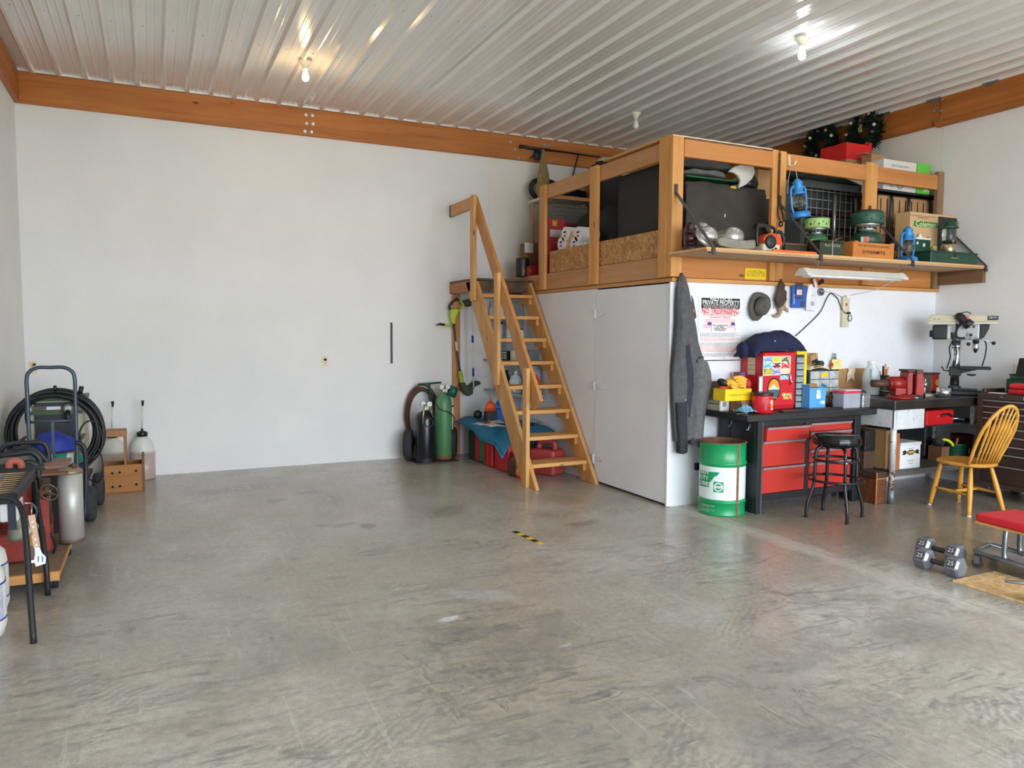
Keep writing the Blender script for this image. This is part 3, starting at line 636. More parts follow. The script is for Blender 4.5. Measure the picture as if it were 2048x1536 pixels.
# ------------------------------------------------------------------ black bar stool
sc = Vector((4.993, 4.297, 0))
bs = thing('bar_stool', 'black round padded swivel stool with four splayed tube legs', 'stool', sc)
GLB = M((14, 14, 16), .12, 0, .1, 5)
b = MB(); b.lathe([(.165, .595), (.178, .61), (.182, .64), (.178, .668), (.165, .682), (.10, .69), (.0, .692)], 36, sc, (.0, .0, 0)); b.build('seat_pad', GLB, bs)
b = MB(); b.lathe([(.183, .605), (.186, .612), (.186, .645), (.183, .652)], 36, sc, (0, 0, 0), caps=False); b.build('seat_band', M((20, 20, 22), .08, .3), bs)
b = MB(); b.lathe([(.1, .575), (.1, .596)], 20, sc); b.build('swivel_plate', IRON, bs)
lt = M((26, 27, 30), .25, .1)
for k, a in enumerate((157, 245, 335, 63)):
    a = math.radians(a); d = Vector((math.cos(a), math.sin(a), 0)); U = Vector((0, 0, 1))
    pts = smooth_path([sc+d*.02+U*.585, sc+d*.11+U*.587, sc+d*.155+U*.565, sc+d*.168+U*.52, sc+d*.172+U*.40, sc+d*.176+U*.29, sc+d*.20+U*.20, sc+d*.226+U*.115, sc+d*.232+U*.06, sc+d*.232+U*.012], 4)
    b = MB(); b.tube(pts, .0135, 10); lg = b.build('leg', lt, bs)
    b = MB(); b.cyl(sc+d*.232, sc+d*.232+U*.018, .0155, n=12); b.build('foot_cap', RUBBER, lg)
    b = MB(); b.cyl(sc+d*.184+U*.475, sc+d*.192+U*.475, .006, n=8); b.build('rivet', CHROME, lg); b = MB(); b.cyl(sc+d*.19+U*.315, sc+d*.2+U*.315, .006, n=8); b.build('rivet', CHROME, lg)
for r_, z_, nm in ((.168, .475, 'upper_ring'), (.212, .315, 'foot_ring')):
    b = MB(); b.torus(sc+Vector((0, 0, z_)), r_, .0105, n=36); b.build(nm, lt, bs)
# ------------------------------------------------------------------ windsor chair
cc = Vector((6.252, 4.02, 0)); crz = math.radians(-5)
ch = thing('windsor_chair', 'honey oak hoop-back chair standing in front of the brown tool chest', 'chair', cc, crz)
OAK = wood((196, 138, 52), (222, 166, 76), 'Z', 9, .32, False); OAKS = wood((190, 132, 50), (216, 160, 72), 'X', 7, .3, False)
seat = []
n = 28
for i in range(n):
    a = 2*PI*i/n; x = .215*math.copysign(abs(math.cos(a))**.75, math.cos(a)); y = .215*math.copysign(abs(math.sin(a))**.75, math.sin(a))
    if y < 0: x *= 1-.18*(-y/.215)
    seat.append((x, y))
b = MB(ch); rings = []
for k, z in ((.93, .392), (1.0, .402), (1.0, .415), (.97, .424)): rings.append([Vector((x*k, y*k, z)) for x, y in seat])
b.loft(rings, smooth=False); top = [Vector((x*.55, y*.55-.01, .414)) for x, y in seat]; b.f.pop(); b.sm.pop(); b.mi.pop()
b.loft([rings[-1], [Vector((x*.8, y*.8, .42)) for x, y in seat], top], smooth=True); b.build('seat', OAKS, ch)
feet = {'fl': (-.15, .225), 'fr': (.21, .235), 'bl': (-.22, -.205), 'br': (.175, -.215)}
tops = {'fl': (-.12, .15), 'fr': (.13, .15), 'bl': (-.115, -.12), 'br': (.115, -.12)}
fp = {}
for k in feet:
    t_ = Vector((*tops[k], .40)); f_ = Vector((*feet[k], 0)); b = MB(ch); pts = [t_+(f_-t_)*u for u in (0, .12, .35, .6, .85, 1)]
    b.tube(pts, [.013, .016, .0205, .0215, .018, .0165], 12); lg = b.build('leg', OAK, ch); fp[k] = (t_, f_)
    b = MB(ch); b.cyl(f_+Vector((0, 0, .001)), f_+Vector((0, 0, .012)), .018, n=12); b.build('glide', M((220, 218, 212), .5), lg)
def onleg(k, z): t_, f_ = fp[k]; return f_+(t_-f_)*(z/.40)
for a_, b_ in (('fl', 'bl'), ('fr', 'br')):
    p, q = onleg(a_, .165), onleg(b_, .165); b = MB(ch); b.tube([p+(q-p)*u for u in (0, .2, .5, .8, 1)], [.008, .011, .016, .011, .008], 10); b.build('stretcher', OAK, ch)
p, q = (onleg('fl', .165)+onleg('bl', .165))/2, (onleg('fr', .165)+onleg('br', .165))/2
b = MB(ch); b.tube([p+(q-p)*u for u in (0, .2, .5, .8, 1)], [.008, .011, .016, .011, .008], 10); b.build('stretcher', OAK, ch)
def lean(y0, z): return y0-(z-.415)*.42
def hp(a):
    x = .205*math.cos(a); zz = .42+.50*max(0, math.sin(a))**.75
    x *= 1+.10*math.sin(a)*(1 if abs(math.cos(a)) > .3 else abs(math.cos(a))/.3)
    return Vector((x*.84 if math.sin(a) < .08 else x*(.84+.16*min(1, math.sin(a)*2)), lean(-.135-.035*math.sin(a)**2*0, zz)-.0, zz))
b = MB(ch); b.tube([hp(PI*i/40) for i in range(41)], .0145, 10); b.build('back_hoop', OAK, ch)
for i in range(7):
    u = (i-3)/3.4; xb = u*.125; xt = u*.165
    zt = .42+.50*max(0, 1-(abs(xt)/.218)**2)**.375 if abs(xt) < .218 else .5
    p = Vector((xb, -.165+.012*abs(u), .415)); q = Vector((xt, lean(-.135, zt), zt-.006))
    b = MB(ch); b.tube([p+(q-p)*u2 for u2 in (0, .3, .55, .68, .8, 1)], [.0075, .0095, .011, .0145, .0085, .006], 8); b.build('spindle', OAK, ch)
# ------------------------------------------------------------------ brown roller tool chest
tc = thing('tool_chest', 'dark brown roller tool chest with many drawers and silver pulls', 'tool chest', (7.1, 3.78, 0))
BR = M((70, 54, 46), .42, .1, .1, 6); BRD = M((60, 46, 39), .4, .1, .1, 6); ALU = M((176, 172, 170), .3, .7)
CX, CY0, CY1, CZ0, CZ1 = 6.85, 3.18, 4.34, .11, .962
b = MB(); b.b2((CX+.012, CY0, CZ0), (XR-.01, CY1, CZ1)); b.build('cabinet', BR, tc, .004)
b = MB(); b.b2((CX, CY0+.055, CZ0), (CX+.012, CY1-.055, .15)); b.b2((CX, CY1-.055, CZ0), (CX+.012, CY1, CZ1)); b.b2((CX, CY0, CZ0), (CX+.012, CY0+.055, CZ1)); b.b2((CX, CY0+.055, .912), (CX+.012, CY1-.055, CZ1)); b.build('face_frame', BR, tc)
zt = [.905, .85, .795, .742, .66, .586, .503, .424, .318, .155]
for i in range(9):
    za, zb = zt[i+1]+.004, zt[i]
    b = MB(); b.b2((CX+.003, CY0+.06, za), (CX+.012, CY1-.06, zb)); d = b.build('drawer', BRD, tc, .002)
    b = MB(); b.b2((CX-.014, CY0+.06, zb-.014), (CX+.004, CY1-.06, zb-.002)); b.build('pull', ALU, d, .003)
b = MB(); b.cyl((CX+.001, 4.13, .937), (CX-.006, 4.13, .937), .014, n=16); b.build('lock', CHROME, tc)
b = MB(); b.b2((CX-.002, 3.86, .925), (CX+.001, 3.935, .952)); b.build('badge', M((226, 224, 220), .4), tc)
b = MB(); b.box((CX+.2, CY1-.02, CZ1+.018), (.3, .035, .035)); b.build('top_lip', BR, tc, .004)
for yy in (4.2, 3.3):
    for xx in (CX+.09, XR-.1):
        b = MB(); b.cyl((xx-.016, yy, .048), (xx+.016, yy, .048), .048, n=18); w_ = b.build('caster_wheel', RUBBER, tc)
        b = MB(); b.b2((xx-.022, yy-.03, .05), (xx-.018, yy+.03, .112)); b.b2((xx+.018, yy-.03, .05), (xx+.022, yy+.03, .112)); b.b2((xx-.03, yy-.035, .105), (xx+.03, yy+.035, .11)); b.build('fork', STEEL, w_)
# ------------------------------------------------------------------ hex dumbbells
def dumbbell(c0, c1, label):
    c0, c1 = Vector(c0), Vector(c1); d = (c1-c0).normalized(); mid = (c0+c1)/2
    t = thing('hex_dumbbell', label, 'dumbbell', (mid.x, mid.y, 0), group='grey hex dumbbells')
    GR = M((112, 116, 122), .5, .2, .15, 14, 0, .5, (96, 70, 50), .74)
    for s_, c in ((-1, c0), (1, c1)):
        ax = d*s_; B = basis(ax, (0, 0, 1)); b = MB(); R = .069
        hexr = lambda r, o: [c+ax*o+B @ Vector((r*math.sin(PI/3*i+PI/6), r*math.cos(PI/3*i+PI/6), 0)) for i in range(6)]
        b.loft([hexr(R*.72, -.046), hexr(R, -.030), hexr(R, .030), hexr(R*.80, .044)], smooth=False); h = b.build('head', GR, t, .002)
        # white paint flash on the upper flat facing the handle side and a black size plate
        for j in range(6):
            a = PI/3*(j+.5)+PI/6; nrm = B @ Vector((math.sin(a), math.cos(a), 0))
            if nrm.z > .3 and nrm.x < -.2:
                o_ = c+nrm*(R*.868); tx = ax*(-s_ if True else 1); up_ = nrm.cross(Vector(d)).normalized()
                if up_.z < 0: up_ = -up_
                b = MB(); b.box(o_, (.05, .001, .05), Matrix((d, nrm, d.cross(nrm))).transposed()); b.build('size_plate', M((66, 66, 68), .6), h)
                text('25', h, o_, d, up_, .04, TXTW, width=.036, ext=.0016 if d.cross(up_).dot(nrm) > 0 else -.0016)
        e_ = d if s_ < 0 else d
        k0, k1 = (R*.72, .046) if s_ < 0 else (R*.80, .044)
        for j in range(6):
            a0_, a1_ = PI/3*j+PI/6, PI/3*(j+1)+PI/6; am = (a0_+a1_)/2; nrm = B @ Vector((math.sin(am), math.cos(am), 0))
            if nrm.z > .3 and nrm.x < -.2:
                V = lambda r, o, a: c+d*o+B @ Vector((r*math.sin(a), r*math.cos(a), 0))
                p00, p01, p10, p11 = V(k0, k1, a0_), V(k0, k1, a1_), V(R, .03, a0_), V(R, .03, a1_)
                L = lambda u, v: (p00*(1-u)+p01*u)*(1-v)+(p10*(1-u)+p11*u)*v+d*.0012+nrm*.0012
                b = MB(); b.add([L(.12, .05), L(.88, .05), L(.88, .9), L(.12, .9)], [(0, 1, 2, 3)]); b.build('paint_mark', TXTW, h)
    b = MB(); b.tube([c0+d*.03, c0+d*.06, mid, c1-d*.06, c1-d*.03], [.017, .0165, .0185, .0165, .017], 14); b.build('handle', M((70, 70, 72), .5, .5), t)
    return t
dumbbell((4.43, 3.10, .060), (4.445, 2.905, .060), 'grey hex dumbbell with chipped paint lying nearest the chipboard sheet')
dumbbell((4.70, 3.28, .060), (4.715, 3.085, .060), 'grey hex dumbbell lying behind the other one, beside the rolling seat')
# ------------------------------------------------------------------ rolling mechanic seat
rs = thing('rolling_seat', 'low rolling mechanic seat with red pad and steel tray', 'seat', (4.93, 2.7, 0))
A0, A1, A2 = Vector((4.70, 2.90)), Vector((5.07, 2.98)), Vector((4.67, 2.56))
ex = (A1-A0).normalized(); ey = (A2-A0).normalized()
pc = A0+ex*.18+ey*.22; ang = math.atan2(ey.y, ey.x)
b = MB(); b.box((pc.x, pc.y, .338), (.44, .36, .05), (0, 0, ang)); b.build('seat_pad', M((206, 30, 46), .5, 0, .06), rs, .012, seg=2)
b = MB(); b.box((pc.x, pc.y, .305), (.44, .36, .014), (0, 0, ang)); b.build('seat_board', wood((190, 140, 80), (220, 170, 104), 'Y'), rs)
trc = Vector((4.855, 2.755)); ta = ang
def loc2(u, v, z): return Vector((trc.x+ey.x*u+ex.x*v, trc.y+ey.y*u+ex.y*v, z))
o2 = [(-.24, -.14), (-.26, -.10), (-.26, .10), (-.24, .14), (.24, .14), (.26, .10), (.26, -.10), (.24, -.14)]
b = MB(); b.tube([loc2(u, v, .098) for u, v in o2], .017, 8, closed=True); b.build('tray_rim', M((118, 124, 130), .25, .8), rs)
b = MB(); b.loft([[loc2(u, v, .085) for u, v in o2], [loc2(u, v, .092) for u, v in o2]], smooth=False); b.build('tray', M((150, 150, 146), .5, .4, .2), rs)
for v in (-.11, .11):
    b = MB(); b.tube(smooth_path([loc2(-.02, v*1.1, .099), loc2(-.05, v*1.15, .105), loc2(-.06, v*1.15, .14), loc2(-.06, v*1.1, .24), loc2(-.06, v, .298)], 4), .015, 8); b.build('support_tube', M((120, 126, 130), .25, .8), rs)
for i_, (u, v) in enumerate(((-.23, -.13), (-.23, .13), (.23, -.13), (.23, .13))):
    p = loc2(u, v, .03); b = MB(); ax = Vector((ex.x, ex.y, 0)); b.cyl(p-ax*.012, p+ax*.012, .030, n=18); w_ = b.build('caster_wheel', M((60, 62, 64), .6), rs)
    b = MB(); b.beam(p+ax*.016, p+ax*.016+Vector((0, 0, .05)), .034, .003, ax); b.beam(p-ax*.016, p-ax*.016+Vector((0, 0, .05)), .034, .003, ax); b.box(p+Vector((0, 0, .052)), (.05, .05, .006)); b.build('caster_fork', STEEL, w_)
# chipboard sheet and weight plate
b = MB(); b.b2((4.335, 1.7, .001), (4.74, 2.845, .012)); b.build('chipboard_sheet', osb((196, 154, 100), (240, 212, 164), (0, 0, .3), 62), label='loose chipboard sheet lying on the concrete beside the rolling seat', cat='board')
wp = AZ(2062, 1203, .012); wr = .098
pt = thing('exercise_wheel', 'black rimmed wheel with a chrome axle handle standing on the chipboard', 'exercise wheel', wp)
wa = Vector((.62, -.78, 0)); c0 = wp+Vector((0, 0, wr))
b = MB(); b.torus(c0, wr-.012, .012, basis(wa), n=32); b.build('tyre', RUBBER, pt)
b = MB(); b.cyl(c0-wa*.012, c0+wa*.012, wr-.016, n=28); b.build('hub', BLACK, pt)
b = MB(); b.cyl(c0-wa*.13, c0+wa*.13, .011, n=12); b.build('axle', CHROME, pt)
for k in range(5):
    a = 2*PI*k/5; B = basis(wa); q = c0-wa*.013+B @ Vector((math.cos(a)*.05, math.sin(a)*.05, 0)); b = MB(); b.cyl(q, q-wa*.003, .014, n=10); b.build('hub_hole', M((210, 208, 204), .5), pt)
# striped tape on the floor
ft = thing('floor_tape', 'short strip of yellow and black hazard tape on the floor', 'tape', (2.435, 4.8, 0))
pa, pb = Vector((2.42, 4.99, .001)), Vector((2.45, 4.60, .001))
for i in range(6):
    b = MB(); q0, q1 = pa+(pb-pa)*(i/6), pa+(pb-pa)*((i+1)/6); b.beam(q0, q1, .045, .0012, (0, 0, 1)); b.build('stripe', M((38, 34, 28), .6) if i % 2 == 0 else M((226, 190, 44), .6), ft)
# ------------------------------------------------------------------ steel corner bench
CHIP = M((214, 220, 222), .5, .1, .06, 9, .2, .5, (70, 72, 76), .635); PIPE = M((206, 208, 206), .5, .2, .1, 9, .2, .5, (92, 70, 56), .60)
mb = thing('steel_bench', 'heavy dark steel corner bench with chipped white apron and pipe leg', 'workbench', (6.55, 4.75, 0))
MT = .915
b = MB(); b.b2((5.80, 4.39, MT-.082), (XR-.02, 5.10, MT)); b.build('worktop', M((78, 74, 70), .32, .75, .3, 4), mb, .006)
b = MB(); b.b2((5.796, 4.386, MT-.084), (5.803, 4.393, MT+.001)); b.build('corner_edge', STEEL, mb)
b = MB(); b.b2((5.815, 4.41, .675), (5.828, 5.09, MT-.083)); b.build('side_apron', CHIP, mb)
b = MB(); b.b2((5.815, 4.405, .66), (6.21, 4.42, MT-.083)); b.build('front_apron', CHIP, mb)
b = MB(); b.b2((6.955, 4.43, .65), (6.98, 4.47, MT-.083)); b.b2((6.94, 4.43, .65), (6.98, 4.45, .68)); b.build('drawer_runner', CHIP, mb)
b = MB(); b.b2((6.3, 4.5, .648), (XR-.03, 5.09, .66)); b.build('drawer_tray', M((56, 60, 66), .6, .3), mb)
b = MB(); b.cyl((5.845, 4.43, .30), (5.845, 4.43, MT-.083), .027, n=16); b.build('leg', PIPE, mb)
b = MB(); b.cyl((5.845, 4.43, .12), (5.845, 4.43, .30), .026, n=16); b.build('leg', M((170, 160, 150), .6, .3, .2, 12, .2, .5, (96, 60, 40), .5), mb)
b = MB(); b.cyl((5.845, 4.43, 0), (5.845, 4.43, .125), .029, n=16); b.build('leg_socket', M((128, 134, 138), .5, .6), mb)
for xx, yy in ((7.28, 4.45), (5.86, 5.05), (7.28, 5.05)):
    b = MB(); b.cyl((xx, yy, 0), (xx, yy, MT-.083), .026, n=12); b.build('leg', PIPE, mb)
b = MB(); b.b2((5.83, 4.42, .265), (XR-.03, 5.09, .29)); b.b2((5.83, 4.418, .24), (XR-.03, 4.43, .29)); b.b2((5.83, 4.42, .24), (5.842, 5.09, .29)); b.build('lower_shelf', M((112, 110, 106), .5, .5, .2), mb)
b = MB(); b.b2((6.72, 5.02, .29), (6.76, 5.06, .648)); b.build('inner_post', DKGREY, mb)
LS = .29
def box_obj(name, mat, lo_, hi_, label, cat, bev=.002, group=None, rz=0):
    b = MB(); c = (Vector(lo_)+Vector(hi_))/2; s_ = Vector(hi_)-Vector(lo_); b.box(c, [abs(v) for v in s_], (0, 0, rz)); return b.build(name, mat, None, bev, label, cat, group)
# under the steel bench
t = thing('cardboard_carton', 'plain brown cardboard carton behind the pipe leg of the steel bench', 'box', (5.99, 4.80, LS))
b = MB(); b.b2((5.885, 4.53, LS+.001), (5.978, 5.05, .635)); b.build('carton_body', CARD, t, .002); b = MB(); b.b2((5.887, 4.6, .635), (5.976, 4.97, .639)); b.build('flap', CARD, t)
for i, (xa, xb, h) in enumerate(((5.905, 5.945, .62), (5.95, 5.972, .45))):
    p = thing('x', None, None) if 0 else None
    box_obj('wood_offcut', wood((150, 84, 44), (182, 110, 62), 'Z', key=str(i)), (xa, 4.44+.03*i, LS), (xb, 4.48+.03*i, h), ('tall' if i == 0 else 'short')+' orange wood offcut standing by the pipe leg of the steel bench', 'wood')
t = thing('carton_white', 'white carton with a black and gold printed emblem under the steel bench', 'box', (6.13, 4.58, LS)); t.name = 'printed_carton'
b = MB(); b.b2((5.985, 4.46, LS+.001), (6.255, 4.72, .52)); b.build('carton_body', M((226, 228, 230), .7, 0, .03), t, .002)
b = MB(); b.b2((5.98, 4.455, .50), (6.26, 4.725, .526)); b.build('carton_lid', M((210, 212, 212), .7, 0, .05), t, .002)
em = Vector((6.125, 4.4588, .435))
b = MB(); b.prism([(.058*math.cos(a)*(1 if i % 2 else .8), .026*math.sin(a)*(1 if i % 2 else .8)) for i, a in enumerate([2*PI*k/16 for k in range(16)])], .0008, X4(em, (1, 0, 0), (0, 0, 1))); eo = b.build('emblem', TXTK, t)
b = MB(); b.prism([(.042*math.cos(2*PI*k/16), .013*math.sin(2*PI*k/16)) for k in range(16)], .0008, X4(em-Vector((0, .001, 0)), (1, 0, 0), (0, 0, 1))); b.build('emblem_band', M((206, 168, 40), .5), eo)
for s_ in (-1, 1):
    b = MB(); b.prism([(s_*.05, .0), (s_*.075, .025), (s_*.115, .012), (s_*.10, -.002), (s_*.118, -.016), (s_*.08, -.018)], .0008, X4(em, (1, 0, 0), (0, 0, 1))); b.build('emblem_wing', TXTK, eo)
for s_, dz, w_ in (('BIKE CLUB', .036, .07), ('ORIGINAL BLEND', -.075, .085), ('12 BOTTLES', -.1, .05)): text(s_, t, em+Vector((0, -.0006, dz)), (1, 0, 0), (0, 0, 1), .011, TXTK, width=w_)
t = thing('equipment_case', 'large black plastic case behind the white printed carton', 'case', (6.44, 4.85, LS))
b = MB(); b.b2((6.30, 4.745, LS+.002), (6.83, 5.0, .632)); b.build('case_body', BLACK, t, .02, seg=2); b = MB(); b.b2((6.70, 4.735, LS+.03), (6.73, 4.75, .60)); b.build('case_rib', DKGREY, t, .004); b = MB(); b.box((6.76, 4.79, .636), (.035, .02, .01)); b.build('blue_latch', M((50, 90, 190), .5), t)
t = thing('green_tub', 'green plastic tub with a wooden handle sticking out under the bench', 'tub', (6.96, 4.60, LS))
b = MB(); b.lathe([(.085, LS+.002), (.105, .44), (.112, .452), (.105, .452), (.08, .31), (.01, .305)], 24, (6.96, 4.60, 0), caps=False); b.build('tub_body', M((24, 74, 50), .45), t)
b = MB(); b.cyl((6.94, 4.60, .32), (6.955, 4.58, .50), .012, n=10); b.build('tool_handle', wood((170, 100, 52), (200, 130, 72), 'Z', 14, .5, False), t)
b = MB(); b.box((7.01, 4.498, .385), (.05, .003, .05), (0, 0, .35)); b.build('sticker', M((204, 190, 130), .6), t)
b = MB(); b.lathe([(.085, LS+.002), (.10, .50), (.106, .51), (.098, .51), (.08, .31), (.01, .305)], 24, (7.20, 4.70, 0), caps=False); b.build('maroon_bucket', M((92, 26, 30), .5), label='maroon bucket under the steel bench next to the green tub', cat='bucket')
box_obj('small_carton', M((122, 84, 58), .8), (6.70, 4.56, LS+.001), (6.81, 4.70, .43), 'small brown carton beside the black case under the bench', 'box')
g = thing('work_gloves', 'black work gloves with a yellow cuff on the small brown carton', 'gloves', (6.70, 4.6, .43))
b = MB(); b.ball((6.74, 4.63, .468), (.075, .06, .035), 14, 8, (0, .3, .4), fn=lambda q: 1+.15*mnoise.noise(q*3)); b.build('glove_body', M((38, 44, 44), .8), g)
b = MB(); b.tube(smooth_path([(6.74, 4.59, .50), (6.79, 4.57, .49), (6.82, 4.55, .465), (6.835, 4.54, .435)], 4), [.006]+[.014]*11+[.008], 8); b.build('glove_cuff', M((206, 200, 40), .7), g)
t = thing('red_toolbox', 'red steel toolbox with black handle in the steel bench drawer space', 'toolbox', (6.55, 4.62, .66))
b = MB(); b.b2((6.33, 4.47, .661), (6.72, 4.68, .80)); b.build('box_body', M((196, 30, 32), .35, 0, .06, 4, 0, .5, (90, 30, 28), .74), t, .012, seg=2)
b = MB(); b.tube(smooth_path([(6.52, 4.465, .74), (6.56, 4.452, .758), (6.62, 4.452, .758), (6.68, 4.465, .74)], 5), .010, 8); b.build('handle', BLACK, t); b = MB(); b.box((6.49, 4.468, .738), (.05, .01, .022)); b.build('latch', M((214, 60, 60), .3), t)
b = MB(); b.tube([(6.78, 4.6, .672), (6.86, 4.55, .70), (6.92, 4.5, .69)], .012, 6); b.build('hand_tool', STEEL, None, label='steel hand tool lying right of the red toolbox', cat='tool')
# old leather covered wooden boxes between the benches
LEA = M((96, 54, 30), .6, 0, .35, 22, .2, .5, (190, 110, 46), .6); LEAD = M((66, 46, 34), .7, 0, .3, 12, .2)
t = thing('leather_box', 'scuffed brown leather box on the floor under the other old box', 'box', (5.74, 4.62, 0))
b = MB(); b.b2((5.690, 4.46, .002), (5.822, 4.86, .225)); b.build('box_body', LEA, t, .004); b = MB(); b.b2((5.685, 4.455, .23), (5.827, 4.865, .285)); b.build('box_lid', LEAD, t, .004)
b = MB(); b.b2((5.684, 4.453, .0), (5.692, 4.46, .285)); b.build('worn_edge', M((196, 130, 66), .7), t); b = MB(); b.b2((5.692, 4.457, .222), (5.822, 4.46, .23)); b.build('worn_edge', M((196, 120, 56), .7), t)
t = thing('wooden_chest', 'tall battered brown wooden case with black top stacked on the leather box', 'box', (5.77, 4.7, .286))
b = MB(); b.b2((5.70, 4.60, .287), (5.82, 4.84, .45)); b.build('case_body', M((74, 50, 38), .65, 0, .3, 12, .2, .5, (140, 92, 52), .72), t, .004)
b = MB(); b.b2((5.695, 4.595, .452), (5.828, 4.845, .64)); b.build('case_top', M((20, 17, 15), .6, 0, .2, 14, .2, .5, (150, 104, 58), .62), t, .004)
b = MB(); b.tube([(5.694, 4.66, .42), (5.68, 4.66, .40), (5.68, 4.66, .36), (5.694, 4.66, .34)], .006, 6); b.build('handle', STEEL, t)
# ------------------------------------------------------------------ things on the steel bench
t = thing('milk_jug', 'translucent plastic gallon jug on the steel bench', 'jug', (6.15, 4.92, MT))
JP = M((206, 220, 222), .3, 0, .03); JP2 = NT('jug_plastic'); JP2.set(.3, 0, .4); JP2.base(JP2.ramp(JP2.noise(5), [(.3, lin((208, 222, 224))), (.7, lin((220, 230, 230)))])); JP2.p.inputs['Subsurface Weight'].default_value = .3; JP2 = JP2.m
b = MB(); b.lathe([(.062, .002), (.076, .01), (.078, .17), (.066, .23), (.034, .285), (.030, .30)], 24, (6.15, 4.92, MT), smooth=True); b.build('jug_body', JP2, t)
b = MB(); b.lathe([(.034, .295), (.036, .3), (.036, .322), (.03, .326)], 20, (6.15, 4.92, MT)); b.build('cap', WHITE, t)
b = MB(); b.tube(smooth_path([(6.10, 4.87, MT+.25), (6.08, 4.85, MT+.215), (6.082, 4.852, MT+.15), (6.10, 4.865, MT+.12)], 5), .012, 8); b.build('handle', JP2, t)
t = thing('bench_vise', 'big red swivel bench vise on the corner of the steel bench', 'vise', (6.13, 4.6, MT))
VR = M((142, 25, 19), .42, .1, .12, 7, .1, .5, (78, 50, 42), .66); VI = M((84, 62, 52), .55, .5, .25, 12)
b = MB(); b.lathe([(.125, .001), (.125, .014), (.075, .03), (.062, .05), (.06, .09)], 20, (6.10, 4.57, MT)); b.build('swivel_base', VR, t)
ax = Vector((.92, -.39, 0)); pv = Vector((6.07, 4.57, MT+.135)); up = Vector((0, 0, 1)); sd = ax.cross(up)
b = MB(); b.cyl(pv-ax*.09, pv+ax*.05, .062, .066, 20); b.cyl(pv-ax*.10, pv-ax*.09, .045, .062, 20); b.box(pv+Vector((0, 0, -.07)), (.1, .1, .06), (0, 0, math.atan2(ax.y, ax.x))); b.build('body', VR, t)
b = MB(); b.cyl(pv-ax*.245, pv-ax*.09, .034, .034, 16); b.build('slide_tube', M((92, 66, 52), .6, .4, .2, 10), t)
ra = math.atan2(ax.y, ax.x); TV = Matrix.Translation(pv) @ Matrix.Rotation(ra, 4, 'Z') @ Matrix.Rotation(PI/2, 4, 'X')
b = MB(); b.prism([(.045, -.10), (.075, -.11), (.10, -.08), (.098, .06), (.10, .085), (.105, .11), (.05, .11), (.04, .05)], .13, TV @ Matrix.Translation((0, 0, -.065))); b.build('fixed_jaw', VR, t, .008)
b = MB(); b.prism([(.125, -.10), (.19, -.11), (.215, -.07), (.20, .05), (.19, .09), (.175, .11), (.12, .11), (.128, .05)], .13, TV @ Matrix.Translation((0, 0, -.065))); b.build('moving_jaw', VR, t, .008)
b = MB(); b.prism([(.04, .108), (.04, .128), (.108, .128), (.108, .085), (.098, .085), (.096, .108)], .15, TV @ Matrix.Translation((0, 0, -.075))); b.prism([(.125, .085), (.118, .128), (.18, .128), (.185, .108)], .15, TV @ Matrix.Translation((0, 0, -.075))); b.build('jaw_plates', VI, t, .003)
b = MB(); b.cyl(pv+ax*.09-up*.02, pv+ax*.25-up*.02, .018, n=12); b.build('screw', VI, t)
b = MB(); hc = pv+ax*.245-up*.03; b.cyl(hc+up*.055, hc-up*.115, .008, n=10); b.ball(hc+up*.06, .013, 10, 6); b.ball(hc-up*.118, .013, 10, 6); b.build('tommy_bar', CHROME, t)
b = MB(); b.cyl(hc-ax*.02+up*.02, hc+ax*.015+up*.02, .024, n=14); b.build('screw_head', STEEL, t)
b = MB(); b.box((6.16, 4.452, MT+.012), (.03, .012, .01)); b.build('swivel_lock', M((214, 200, 198), .4), t)
# brush holder, cartons, cans
t = thing('brush_cup', 'black cup of brushes and pencils behind the vise', 'cup', (6.40, 4.99, MT))
b = MB(); b.lathe([(.045, .002), (.055, .18), (.05, .18), (.04, .02)], 18, (6.40, 4.99, MT), caps=False); b.build('cup', BLACK, t)
for i_, (dx, dy, h, c_) in enumerate(((.0, .0, .27, BLACK), (.03, .01, .29, wood((198, 160, 100), (220, 186, 126), 'Z', 14, .5, False)), (-.03, .0, .22, M((190, 70, 40), .5)), (.015, -.02, .24, M((216, 96, 40), .5)), (.045, 0, .26, wood((214, 180, 130), (226, 196, 150), 'Z', 14, .5, False)))):
    b = MB(); b.beam((6.40+dx*.6, 4.99+dy, MT+.03), (6.40+dx*1.6, 4.99+dy, MT+h), .016, .008, (0, 1, 0)); b.build('brush', c_, t)
box_obj('grey_carton', M((206, 208, 208), .6, 0, .04), (6.46, 4.90, MT+.001), (6.62, 5.04, MT+.165), 'pale grey carton between the brush cup and the vise jaws', 'box')
box_obj('book_stack', M((150, 142, 120), .7), (6.24, 4.80, MT+.001), (6.38, 4.93, MT+.022), 'thin tan book lying behind the vise', 'book')
b = MB(); b.lathe([(.05, .022), (.09, .03), (.085, .05), (.05, .045)], 18, (6.3, 4.86, MT), sx=.9); b.build('steel_dish', STEEL, label='shallow steel dish on the tan book', cat='dish')
box_obj('rusty_plate', M((78, 66, 58), .7, .3, .2, 14), (6.66, 4.76, MT+.001), (6.80, 4.80, MT+.19), 'rusty brown steel plate standing behind the vise jaws', 'plate')
box_obj('magazine', M((170, 168, 158), .6), (6.46, 4.58, MT+.001), (6.64, 4.72, MT+.02), 'grey magazine lying beside the vise', 'magazine')
t = thing('foil_tape', 'roll of silver foil tape on the steel bench edge', 'tape roll', (6.58, 4.53, MT))
b = MB(); b.lathe([(.03, .002), (.062, .002), (.062, .085), (.03, .085)], 20, (6.60, 4.50, MT), caps=False); b.build('foil', M((196, 198, 200), .22, .9, .3, 30, .4), t); b = MB(); b.lathe([(.03, .003), (.03, .084)], 16, (6.60, 4.50, MT), caps=False); b.build('core', CARD, t)
